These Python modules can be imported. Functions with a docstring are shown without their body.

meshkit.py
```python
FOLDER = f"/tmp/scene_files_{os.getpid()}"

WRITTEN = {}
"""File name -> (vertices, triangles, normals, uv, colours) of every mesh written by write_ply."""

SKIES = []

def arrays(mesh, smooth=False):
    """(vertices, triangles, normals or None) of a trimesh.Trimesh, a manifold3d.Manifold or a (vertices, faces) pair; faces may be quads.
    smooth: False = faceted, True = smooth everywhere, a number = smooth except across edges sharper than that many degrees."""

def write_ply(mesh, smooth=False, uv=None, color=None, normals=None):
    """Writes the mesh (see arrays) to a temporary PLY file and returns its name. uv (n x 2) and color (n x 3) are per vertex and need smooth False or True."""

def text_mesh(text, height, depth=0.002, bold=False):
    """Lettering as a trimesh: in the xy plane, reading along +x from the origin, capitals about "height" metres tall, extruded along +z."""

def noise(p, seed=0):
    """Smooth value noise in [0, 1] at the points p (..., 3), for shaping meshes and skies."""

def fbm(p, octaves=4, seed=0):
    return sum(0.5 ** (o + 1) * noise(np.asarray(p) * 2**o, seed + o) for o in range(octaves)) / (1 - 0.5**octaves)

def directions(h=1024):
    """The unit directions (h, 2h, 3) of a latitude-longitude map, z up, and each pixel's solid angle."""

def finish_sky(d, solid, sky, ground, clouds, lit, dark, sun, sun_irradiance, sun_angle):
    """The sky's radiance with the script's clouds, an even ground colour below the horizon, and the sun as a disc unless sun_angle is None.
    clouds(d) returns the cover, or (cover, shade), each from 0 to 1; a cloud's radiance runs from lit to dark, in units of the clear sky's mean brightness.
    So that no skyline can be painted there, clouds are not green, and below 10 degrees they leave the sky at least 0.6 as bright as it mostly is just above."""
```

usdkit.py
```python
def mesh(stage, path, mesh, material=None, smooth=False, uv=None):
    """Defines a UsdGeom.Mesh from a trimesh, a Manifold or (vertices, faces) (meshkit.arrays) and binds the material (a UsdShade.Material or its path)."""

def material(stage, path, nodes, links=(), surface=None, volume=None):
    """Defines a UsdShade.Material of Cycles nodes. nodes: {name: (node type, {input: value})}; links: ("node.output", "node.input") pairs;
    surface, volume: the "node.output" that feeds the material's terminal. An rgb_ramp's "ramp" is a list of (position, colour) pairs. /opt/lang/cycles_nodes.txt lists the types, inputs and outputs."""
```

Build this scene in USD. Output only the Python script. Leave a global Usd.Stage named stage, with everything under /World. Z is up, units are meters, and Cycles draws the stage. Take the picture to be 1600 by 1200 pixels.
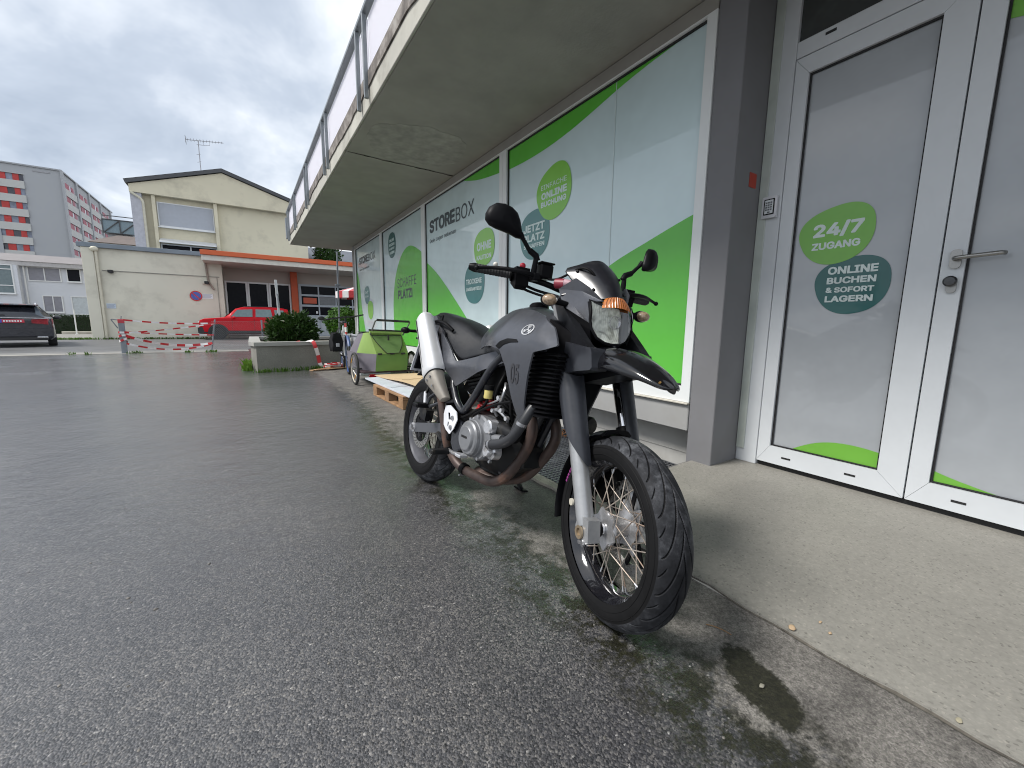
import math, random
import numpy as np, trimesh, usdkit, meshkit
from pxr import Usd, UsdGeom, UsdLux, UsdShade, Sdf, Gf, Vt
from shapely.geometry import Polygon, Point, box as sbox, LineString
from shapely import affinity
from shapely.ops import unary_union

stage = Usd.Stage.CreateInMemory()
UsdGeom.SetStageUpAxis(stage, UsdGeom.Tokens.z)
UsdGeom.SetStageMetersPerUnit(stage, 1.0)
UsdGeom.Xform.Define(stage, '/World')
UsdGeom.Scope.Define(stage, '/World/Looks')
PI = math.pi
rng = np.random.default_rng(7)
random.seed(7)

# ------------------------------------------------------------------ camera
RC = np.array([[0.8363397206198536, -0.0701843088402449, 0.5437003168162791],
               [-0.5481083151589904, -0.12629501217503641, 0.8268172982910311],
               [0.010637037514168496, -0.9895068128579633, -0.14409413846717584]])
CAM_H = 0.9
cam = UsdGeom.Camera.Define(stage, '/World/camera')
m = np.eye(4); m[0, :3] = RC[:, 0]; m[1, :3] = -RC[:, 1]; m[2, :3] = -RC[:, 2]; m[3, :3] = (0, 0, CAM_H)
cam.AddTransformOp().Set(Gf.Matrix4d(*m.ravel().tolist()))
cam.CreateHorizontalApertureAttr(36.0); cam.CreateVerticalApertureAttr(27.0)
cam.CreateFocalLengthAttr(630 / 1600 * 36.0)
cam.CreateClippingRangeAttr(Gf.Vec2f(0.02, 2000))
EXPOSURE = 1.46
cam.CreateExposureAttr(EXPOSURE)

# ------------------------------------------------------------------ sky and sun (overcast)
SUN_AZ = math.radians(-75.0)     # measured from +y towards +x: the bright part of the cloud, over the yard
SUN_EL = math.radians(52.0)
def sky_material():
    n = {
        'sky': ('sky_texture', {'sky_type': 'single_scattering', 'sun_disc': False, 'sun_elevation': SUN_EL, 'sun_rotation': SUN_AZ, 'aerosol_density': 2.0}),
        'tc': ('texture_coordinate', {}), 'sep': ('separate_xyz', {}),
        'zc': ('math', {'math_type': 'maximum', 'value2': 0.0}), 'za': ('math', {'math_type': 'add', 'value2': 0.22}),
        'dx': ('math', {'math_type': 'divide'}), 'dy': ('math', {'math_type': 'divide'}), 'cmb': ('combine_xyz', {'z': 0.0}),
        'map1': ('mapping', {'rotation': (0, 0, 0.55), 'scale': (1.0, 0.8, 1.0), 'location': (3.1, 1.7, 0.0)}),
        'n1': ('noise_texture', {'scale': 1.25, 'detail': 7.0, 'roughness': 0.52, 'distortion': 0.35}),
        'map2': ('mapping', {'rotation': (0, 0, 0.5), 'scale': (1.0, 0.7, 1.0), 'location': (9.3, 4.2, 0.0)}),
        'n2': ('noise_texture', {'scale': 2.1, 'detail': 6.0, 'roughness': 0.55, 'distortion': 0.5}),
        'nm': ('mix_float', {'fac': 0.46}),
        'tone': ('rgb_ramp', {'ramp': [(0.34, (0.36, 0.42, 0.51)), (0.44, (0.48, 0.54, 0.63)), (0.51, (0.66, 0.71, 0.78)), (0.57, (0.90, 0.92, 0.95)), (0.64, (1.06, 1.06, 1.07)), (0.74, (1.18, 1.17, 1.16))]}),
        'k': ('mix', {'mix_type': 'multiply', 'fac': 1.0, 'color2': (SKY_K, SKY_K, SKY_K)}),
        'mx': ('mix', {'mix_type': 'mix', 'fac': 0.965}),
        'bg': ('background_shader', {'strength': 0.1}),
    }
    l = [('tc.generated', 'sep.vector'), ('sep.z', 'zc.value1'), ('zc.value', 'za.value1'), ('sep.x', 'dx.value1'), ('za.value', 'dx.value2'),
         ('sep.y', 'dy.value1'), ('za.value', 'dy.value2'), ('dx.value', 'cmb.x'), ('dy.value', 'cmb.y'),
         ('cmb.vector', 'map1.vector'), ('map1.vector', 'n1.vector'), ('cmb.vector', 'map2.vector'), ('map2.vector', 'n2.vector'),
         ('n1.fac', 'nm.a'), ('n2.fac', 'nm.b'), ('nm.result', 'tone.fac'), ('tone.color', 'k.color1'),
         ('sky.color', 'mx.color1'), ('k.color', 'mx.color2'), ('mx.color', 'bg.color')]
    return usdkit.material(stage, '/World/Looks/sky', n, l, surface='bg.background')
SKY_K = 4.75
dome = UsdLux.DomeLight.Define(stage, '/World/sky')
dome.CreateIntensityAttr(1.0)
UsdShade.MaterialBindingAPI.Apply(dome.GetPrim()).Bind(sky_material())
dome.GetPrim().SetCustomDataByKey('kind', 'structure')
dome.GetPrim().SetCustomDataByKey('label', 'overcast sky with grey blue and white clouds')
sun = UsdLux.DistantLight.Define(stage, '/World/sun')
sun.CreateIntensityAttr(0.40); sun.CreateAngleAttr(16.0); sun.CreateColorAttr(Gf.Vec3f(1.0, 0.97, 0.93)); sun.CreateNormalizeAttr(True)
sd = np.array([math.sin(SUN_AZ) * math.cos(SUN_EL), math.cos(SUN_AZ) * math.cos(SUN_EL), math.sin(SUN_EL)])
zx = np.cross([0, 0, 1.0], sd); zx /= np.linalg.norm(zx); zy = np.cross(sd, zx)
m = np.eye(4); m[0, :3] = zx; m[1, :3] = zy; m[2, :3] = sd
sun.AddTransformOp().Set(Gf.Matrix4d(*m.ravel().tolist()))

# ------------------------------------------------------------------ materials
def lin(r, g, b):
    f = lambda c: (c / 255 / 12.92) if c <= 10 else ((c / 255 + .055) / 1.055) ** 2.4
    return (f(r), f(g), f(b))
MATS = {}
def pbr(name, col, rough=.5, metal=0., var=.12, scale=6., bump=0., bscale=60., coat=0., spec=.5, dirt=None, dirt_amt=.35, dscale=3., rvar=.08, **kw):
    """painted, moulded or metal surface: base colour with slow tonal variation, optional dirt colour in patches, fine relief"""
    if name in MATS: return MATS[name]
    c = np.array(col, float)
    n = {'g': ('geometry', {}), 'n': ('noise_texture', {'scale': scale, 'detail': 5., 'roughness': .6}),
         'r': ('rgb_ramp', {'ramp': [(.3, tuple(np.clip(c * (1 - var), 0, 1))), (.7, tuple(np.clip(c * (1 + var), 0, 1)))]}),
         'rr': ('map_range', {'from_min': .3, 'from_max': .7, 'to_min': max(.02, rough - rvar), 'to_max': min(1, rough + rvar), 'clamp': True}),
         'p': ('principled_bsdf', dict({'metallic': metal, 'roughness': rough, 'coat_weight': coat, 'specular_ior_level': spec}, **kw))}
    l = [('g.position', 'n.vector'), ('n.fac', 'r.fac'), ('n.fac', 'rr.value'), ('rr.result', 'p.roughness')]
    if dirt is not None:
        n['dn'] = ('noise_texture', {'scale': dscale, 'detail': 8., 'roughness': .65})
        n['dr'] = ('map_range', {'from_min': .5, 'from_max': .72, 'to_min': 0., 'to_max': dirt_amt, 'clamp': True})
        n['dm'] = ('mix', {'mix_type': 'mix', 'color2': tuple(dirt)})
        l += [('g.position', 'dn.vector'), ('dn.fac', 'dr.value'), ('dr.result', 'dm.fac'), ('r.color', 'dm.color1'), ('dm.color', 'p.base_color')]
    else: l += [('r.color', 'p.base_color')]
    if bump > 0:
        n['bn'] = ('noise_texture', {'scale': bscale, 'detail': 4., 'roughness': .6}); n['b'] = ('bump', {'strength': bump, 'distance': .004})
        l += [('g.position', 'bn.vector'), ('bn.fac', 'b.height'), ('b.normal', 'p.normal')]
    MATS[name] = usdkit.material(stage, '/World/Looks/' + name, n, l, surface='p.BSDF')
    return MATS[name]
def glass(name, tint=(.9, .93, .95), gloss=(.9, .9, .9), rough=.02, ior=1.5):
    if name in MATS: return MATS[name]
    n = {'f': ('fresnel', {'IOR': ior}), 't': ('transparent_bsdf', {'color': tint}), 'g': ('glossy_bsdf', {'color': gloss, 'roughness': rough}), 'm': ('mix_closure', {})}
    MATS[name] = usdkit.material(stage, '/World/Looks/' + name, n, [('f.fac', 'm.fac'), ('t.BSDF', 'm.closure1'), ('g.BSDF', 'm.closure2')], surface='m.closure')
    return MATS[name]
def leafmat(name, cols, trans=.25, rough=.45):
    if name in MATS: return MATS[name]
    n = {'g': ('geometry', {}), 'r': ('rgb_ramp', {'ramp': [(i / (len(cols) - 1), c) for i, c in enumerate(cols)]}),
         'p': ('principled_bsdf', {'roughness': rough, 'specular_ior_level': .3}), 't': ('translucent_bsdf', {}), 'm': ('mix_closure', {'fac': trans})}
    MATS[name] = usdkit.material(stage, '/World/Looks/' + name, n, [('g.random_per_island', 'r.fac'), ('r.color', 'p.base_color'), ('r.color', 't.color'), ('p.BSDF', 'm.closure1'), ('t.BSDF', 'm.closure2')], surface='m.closure')
    return MATS[name]

# ------------------------------------------------------------------ prims
COUNT = {}
def numbered(parent, name):
    k = (parent, name); COUNT[k] = COUNT.get(k, 0) + 1
    return name if COUNT[k] == 1 else '%s_%03d' % (name, COUNT[k] - 1)
def tag(prim, label=None, category=None, group=None, kind=None):
    for k, v in (('label', label), ('category', category), ('group', group), ('kind', kind)):
        if v: prim.SetCustomDataByKey(k, v)
    return prim
def path_of(p):
    return '/World' if p is None else (p if isinstance(p, str) else str(p.GetPath()))
def thing(name, label, category, loc=(0, 0, 0), rotz=0., group=None, parent=None, matrix=None):
    pp = path_of(parent)
    x = UsdGeom.Xform.Define(stage, pp + '/' + numbered(pp, name))
    if matrix is not None: x.AddTransformOp().Set(Gf.Matrix4d(*np.asarray(matrix, float).ravel().tolist()))
    else:
        x.AddTranslateOp().Set(Gf.Vec3d(*map(float, loc))); x.AddRotateZOp().Set(math.degrees(rotz))
    return tag(x.GetPrim(), label, category, group)
def part_group(name, parent, label=None):
    pp = path_of(parent)
    x = UsdGeom.Xform.Define(stage, pp + '/' + numbered(pp, name))
    return tag(x.GetPrim(), label)
def obj(name, mesh, material, parent=None, smooth=35, label=None, category=None, group=None, kind=None):
    pp = path_of(parent)
    if isinstance(mesh, MB): mesh = mesh.get()
    g = usdkit.mesh(stage, pp + '/' + numbered(pp, name), mesh, material, smooth=smooth)
    return tag(g.GetPrim(), label, category, group, kind)
def copy_of(src, loc, rotz, label, group=None):
    was = src.GetCustomData()
    nm = src.GetName().rstrip('0123456789').rstrip('_')
    x = UsdGeom.Xform.Define(stage, '/World/' + numbered('/World', nm))
    p = x.GetPrim(); p.GetReferences().AddInternalReference(src.GetPath()); p.SetInstanceable(True)
    x.ClearXformOpOrder()
    for o in x.GetOrderedXformOps(): pass
    UsdGeom.XformCommonAPI(x).SetTranslate(Gf.Vec3d(*map(float, loc))); UsdGeom.XformCommonAPI(x).SetRotate(Gf.Vec3f(0, 0, math.degrees(rotz)))
    return tag(p, label, was.get('category'), group or was.get('group'))

# ------------------------------------------------------------------ mesh builder
def norm(v):
    v = np.asarray(v, float); return v / max(np.linalg.norm(v), 1e-12)
def basis(d):
    d = norm(d); a = np.array([0, 0, 1.]) if abs(d[2]) < .9 else np.array([1., 0, 0])
    u = norm(np.cross(a, d)); return u, np.cross(d, u), d
def resample(P, n):
    P = np.asarray(P, float); s = np.r_[0, np.cumsum(np.linalg.norm(np.diff(P, axis=0), axis=1))]
    t = np.linspace(0, s[-1], n); return np.stack([np.interp(t, s, P[:, k]) for k in range(P.shape[1])], 1)
def spline(P, n=24):
    from scipy.interpolate import PchipInterpolator, CubicSpline
    P = np.asarray(P, float); s = np.r_[0, np.cumsum(np.linalg.norm(np.diff(P, axis=0), axis=1))]
    return CubicSpline(s, P)(np.linspace(0, s[-1], n)) if len(P) > 2 else resample(P, n)
def rounded(P, r=.03, k=5):
    """polyline with its corners rounded"""
    P = [np.asarray(p, float) for p in P]; out = [P[0]]
    for a, b, c in zip(P, P[1:], P[2:]):
        d0, d1 = a - b, c - b; rr = min(r, .48 * np.linalg.norm(d0), .48 * np.linalg.norm(d1))
        p, q = b + norm(d0) * rr, b + norm(d1) * rr
        for t in np.linspace(0, 1, k): out.append((1 - t) ** 2 * p + 2 * t * (1 - t) * b + t * t * q)
    out.append(P[-1]); return np.array(out)
class MB:
    def __init__(s): s.v, s.f, s.n = [], [], 0
    def add(s, v, f):
        v = np.asarray(v, float); f = np.asarray(f, int)
        if f.shape[1] == 4: f = np.vstack([f[:, [0, 1, 2]], f[:, [0, 2, 3]]])
        s.v.append(v); s.f.append(f + s.n); s.n += len(v); return s
    def get(s):
        return trimesh.Trimesh(np.vstack(s.v), np.vstack(s.f), process=False)
    def tm(s, t): return s.add(t.vertices, t.faces)
    def box(s, lo, hi, bev=0., M=None):
        lo, hi = np.minimum(lo, hi).astype(float), np.maximum(lo, hi).astype(float)
        if bev <= 0:
            t = trimesh.creation.box(extents=hi - lo); v = t.vertices + (lo + hi) / 2; f = t.faces
        else:
            b = min(bev, .45 * (hi - lo).min()); c = (lo + hi) / 2; h = (hi - lo) / 2; pts = []
            for sx in (-1, 1):
                for sy in (-1, 1):
                    for sz in (-1, 1):
                        q = np.array([sx, sy, sz]) * h
                        for k in range(3):
                            p = q.copy()
                            for j in range(3):
                                if j != k: p[j] -= np.sign(p[j]) * b
                            pts.append(c + p)
            t = trimesh.convex.convex_hull(np.array(pts)); v, f = t.vertices, t.faces
        if M is not None: v = v @ np.asarray(M)[:3, :3].T + np.asarray(M)[:3, 3]
        return s.add(v, f)
    def cyl(s, p0, p1, r0, r1=None, n=16, caps=True):
        return s.tube([p0, p1], [r0, r0 if r1 is None else r1], n, caps)
    def tube(s, P, r, n=10, caps=True, closed=False, sx=1.):
        P = np.asarray(P, float); m_ = len(P); r = np.broadcast_to(np.asarray(r, float), (m_,))
        T = np.gradient(P, axis=0) if not closed else np.roll(P, -1, 0) - np.roll(P, 1, 0)
        u, w, _ = basis(T[0]); V = []
        a = np.arange(n) * 2 * PI / n
        for i in range(m_):
            d = norm(T[i]); u = norm(u - d * (u @ d)); w = np.cross(d, u)
            V.append(P[i] + r[i] * (np.cos(a)[:, None] * u * sx + np.sin(a)[:, None] * w))
        V = np.vstack(V); F = []
        for i in range(m_ if closed else m_ - 1):
            j = (i + 1) % m_
            for k in range(n):
                l = (k + 1) % n; F.append((i * n + k, i * n + l, j * n + l, j * n + k))
        s.add(V, F)
        if caps and not closed:
            for i, rev in ((0, True), (m_ - 1, False)):
                ring = V[i * n:(i + 1) * n]; vv = np.vstack([ring, P[i]])
                s.add(vv, [((k + 1) % n, k, n) if rev else (k, (k + 1) % n, n) for k in range(n)])
        return s
    def lathe(s, prof, n=32, M=None, arc=None):
        """profile of (r, h) turned about z; M places it"""
        prof = np.asarray(prof, float); m_ = len(prof); full = arc is None
        a = np.arange(n) * 2 * PI / n if full else np.linspace(arc[0], arc[1], n)
        V = np.stack([prof[:, 0][None] * np.cos(a)[:, None], prof[:, 0][None] * np.sin(a)[:, None], np.broadcast_to(prof[:, 1][None], (n, m_))], -1).reshape(-1, 3)
        F = []
        for i in range(n if full else n - 1):
            j = (i + 1) % n
            for k in range(m_ - 1): F.append((i * m_ + k, j * m_ + k, j * m_ + k + 1, i * m_ + k + 1))
        if M is not None: V = V @ np.asarray(M)[:3, :3].T + np.asarray(M)[:3, 3]
        return s.add(V, F)
    def loft(s, S, closed=True, caps=True):
        S = [np.asarray(x, float) for x in S]; n = len(S[0]); V = np.vstack(S); F = []
        for i in range(len(S) - 1):
            for k in range(n if closed else n - 1):
                l = (k + 1) % n; F.append((i * n + k, i * n + l, (i + 1) * n + l, (i + 1) * n + k))
        s.add(V, F)
        if caps and closed:
            for i, rev in ((0, True), (len(S) - 1, False)):
                c = S[i].mean(0); vv = np.vstack([S[i], c])
                s.add(vv, [((k + 1) % n, k, n) if rev else (k, (k + 1) % n, n) for k in range(n)])
        return s
    def prism(s, poly, depth, M):
        """shapely polygon extruded by depth along +w of M"""
        for g in getattr(poly, 'geoms', [poly]):
            if g.is_empty or g.area < 1e-8: continue
            t = trimesh.creation.extrude_polygon(g, depth, engine='earcut')
            s.add(t.vertices @ np.asarray(M)[:3, :3].T + np.asarray(M)[:3, 3], t.faces)
        return s
    def ball(s, c, r, n=2, M=None):
        t = trimesh.creation.icosphere(subdivisions=n); v = t.vertices * np.asarray(r)
        if M is not None: v = v @ np.asarray(M)[:3, :3].T
        return s.add(v + np.asarray(c, float), t.faces)
    def xf(s, M):
        M = np.asarray(M); s.v = [v @ M[:3, :3].T + M[:3, 3] for v in s.v]; return s
def mat4(x, y, z, o):
    M = np.eye(4); M[:3, 0] = x; M[:3, 1] = y; M[:3, 2] = z; M[:3, 3] = o; return M
def wallM(x0, y0=0., z0=0.): # u reads towards -y, v up, w towards -x
    return mat4((0, -1, 0), (0, 0, 1), (-1, 0, 0), (x0, y0, z0))
def frontM(y0, x0=0., z0=0.): # u along +x, v up, w towards -y (towards the camera)
    return mat4((1, 0, 0), (0, 0, 1), (0, -1, 0), (x0, y0, z0))
def B(lo, hi, bev=0.): return MB().box(lo, hi, bev)
def text_poly(txt, x0, y0, w, h, bold=False, fat=.0038):
    """lettering as a flat mesh fitted into w by h with its lower left corner at x0, y0"""
    t = meshkit.text_mesh(txt, .1, .002, bold)
    if bold:   # heavier strokes
        up = t.face_normals[:, 2] > .5
        g = unary_union([Polygon(q[:, :2]).buffer(1e-6) for q in t.vertices[t.faces[up]]]).simplify(.0006).buffer(fat, 3, join_style=2).simplify(.0004)
        t = trimesh.util.concatenate([trimesh.creation.extrude_polygon(p_, .002, engine='earcut') for p_ in getattr(g, 'geoms', [g])])
    v = t.vertices.copy()
    lo, hi = v.min(0), v.max(0)
    v[:, 0] = x0 + (v[:, 0] - lo[0]) / (hi[0] - lo[0]) * w; v[:, 1] = y0 + (v[:, 1] - lo[1]) / (hi[1] - lo[1]) * h
    return trimesh.Trimesh(v, t.faces, process=False)
def blob(pts, n=64):
    P = np.array(pts, float); P = np.vstack([P, P[:1]])
    s = np.linspace(0, 1, len(P)); from scipy.interpolate import CubicSpline
    return Polygon(CubicSpline(s, P, bc_type='periodic')(np.linspace(0, 1, n, endpoint=False)))
# ================================================================== GROUND
def asphalt_material():
    n = {
        'g': ('geometry', {}), 'sep': ('separate_xyz', {}),
        'v': ('voronoi_texture', {'scale': 215.0, 'randomness': 1.0}),
        'vs': ('separate_color', {}),
        'stone': ('rgb_ramp', {'ramp': [(0, (.026, .0265, .028)), (.35, (.050, .050, .0525)), (.7, (.083, .081, .081)), (.92, (.126, .119, .112)), (.992, (.165, .157, .145)), (.997, (.22, .21, .2)), (1, (.32, .31, .29))]}),
        'v2': ('voronoi_texture', {'scale': 420.0}), 'v2s': ('separate_color', {}),
        'grain': ('map_range', {'from_min': 0, 'from_max': 1, 'to_min': .72, 'to_max': 1.28}),
        'stoneg': ('mix', {'mix_type': 'multiply', 'fac': 1.0}), 'gc': ('combine_color', {}),
        'big': ('noise_texture', {'scale': .62, 'detail': 8., 'roughness': .66, 'distortion': .4}),
        'bigr': ('rgb_ramp', {'ramp': [(.28, (.62, .63, .68)), (.5, (.98, .98, .99)), (.72, (1.32, 1.29, 1.24))]}),
        'tone': ('mix', {'mix_type': 'multiply', 'fac': 1.0}),
        # the strip of cement slurry and dirt along the building
        'en': ('noise_texture', {'scale': 4.5, 'detail': 9., 'roughness': .72}),
        'en2': ('math', {'math_type': 'multiply_add', 'value2': .55, 'value3': -.275}),
        'edge': ('math', {'math_type': 'add'}),
        'eoff': ('map_range', {'from_min': 3.0, 'from_max': 4.6, 'to_min': 0., 'to_max': .13, 'clamp': True}), 'fine': ('noise_texture', {'scale': 70., 'detail': 6., 'roughness': .7}), 'fine2': ('math', {'math_type': 'multiply_add', 'value2': .30, 'value3': -.15}), 'e1': ('math', {'math_type': 'subtract'}), 'e2': ('math', {'math_type': 'add'}),
        'strip': ('map_range', {'from_min': .875, 'from_max': .965, 'to_min': 0, 'to_max': 1, 'clamp': True}),
        'sn': ('noise_texture', {'scale': 9., 'detail': 8., 'roughness': .6}),
        'scol': ('rgb_ramp', {'ramp': [(.25, (.085, .080, .074)), (.5, (.135, .127, .117)), (.75, (.20, .189, .172))]}),
        'sgr': ('rgb_ramp', {'ramp': [(.3, (.5, .5, .49)), (.5, (1, 1, 1)), (.72, (1.25, 1.25, 1.25))]}), 'sg': ('mix', {'mix_type': 'multiply', 'fac': 1.0}), 'sg2': ('mix', {'mix_type': 'multiply', 'fac': .8}), 'spk': ('map_range', {'from_min': 0., 'from_max': 1., 'to_min': .62, 'to_max': 1.4}), 'spc': ('combine_color', {}), 'sg3': ('mix', {'mix_type': 'multiply', 'fac': .8}), 'mc3': ('mix', {'mix_type': 'multiply', 'fac': 1.0}),
        'm1': ('mix', {'mix_type': 'mix'}),
        # moss
        'mb': ('math', {'math_type': 'subtract', 'value2': .865}), 'mba': ('math', {'math_type': 'absolute'}),
        'mbm': ('map_range', {'from_min': .04, 'from_max': .19, 'to_min': 1, 'to_max': 0, 'clamp': True}),
        'mn': ('noise_texture', {'scale': 13., 'detail': 8., 'roughness': .7}),
        'mng': ('math', {'math_type': 'add'}), 'mnm': ('map_range', {'from_min': .445, 'from_max': .53, 'to_min': 0, 'to_max': 1, 'clamp': True}),
        'mm': ('math', {'math_type': 'multiply'}),
        'bsh': ('math', {'math_type': 'multiply_add', 'value2': -.32, 'value3': .13}), 'bx0': ('math', {'math_type': 'add'}), 'bx': ('math', {'math_type': 'subtract', 'value2': 1.037}), 'by': ('math', {'math_type': 'subtract', 'value2': .405}),
        'bx2': ('math', {'math_type': 'multiply', 'value2': 14.}), 'by2': ('math', {'math_type': 'multiply', 'value2': 8.6}),
        'bsq': ('math', {'math_type': 'multiply'}), 'bsq2': ('math', {'math_type': 'multiply'}), 'bs': ('math', {'math_type': 'add'}),
        'bnz': ('math', {'math_type': 'multiply_add', 'value2': 2.6, 'value3': -1.3}), 'bs2': ('math', {'math_type': 'add'}),
        'bm': ('map_range', {'from_min': .75, 'from_max': 1.1, 'to_min': 1.0, 'to_max': 0, 'clamp': True}),
        'mx': ('math', {'math_type': 'maximum'}), 'nearm': ('map_range', {'from_min': 4.5, 'from_max': 6.5, 'to_min': 1, 'to_max': 0, 'clamp': True}), 'mfin': ('math', {'math_type': 'multiply'}), 'mfk': ('math', {'math_type': 'multiply', 'value2': .96}),
        'mcol': ('rgb_ramp', {'ramp': [(.3, (.006, .006, .003)), (.55, (.014, .014, .007)), (.8, (.030, .031, .015))]}),
        'm2': ('mix', {'mix_type': 'mix'}),
        # wet film
        'wn': ('noise_texture', {'scale': .8, 'detail': 4., 'roughness': .55}),
        'wr': ('map_range', {'from_min': .35, 'from_max': .65, 'to_min': .30, 'to_max': .45, 'clamp': True}),
        'rs': ('mix_float', {'b': .62}),
        'bh': ('math', {'math_type': 'multiply_add', 'value2': -1.0, 'value3': 1.0}),
        'bst': ('mix_float', {'a': .6, 'b': .42}),
        'b': ('bump', {'distance': .0034}), 'un': ('noise_texture', {'scale': 2.2, 'detail': 3.}), 'b2': ('bump', {'strength': .25, 'distance': .02}),
        'cw': ('mix_float', {'a': 1.0, 'b': .10}), 'ub': ('bump', {'strength': .5, 'distance': .02}), 'un2': ('noise_texture', {'scale': 9., 'detail': 6., 'roughness': .7}), 'cr': ('map_range', {'from_min': .35, 'from_max': .65, 'to_min': .06, 'to_max': .18, 'clamp': True}),
        'p': ('principled_bsdf', {'specular_ior_level': .3, 'coat_ior': 1.45}),
    }
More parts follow.
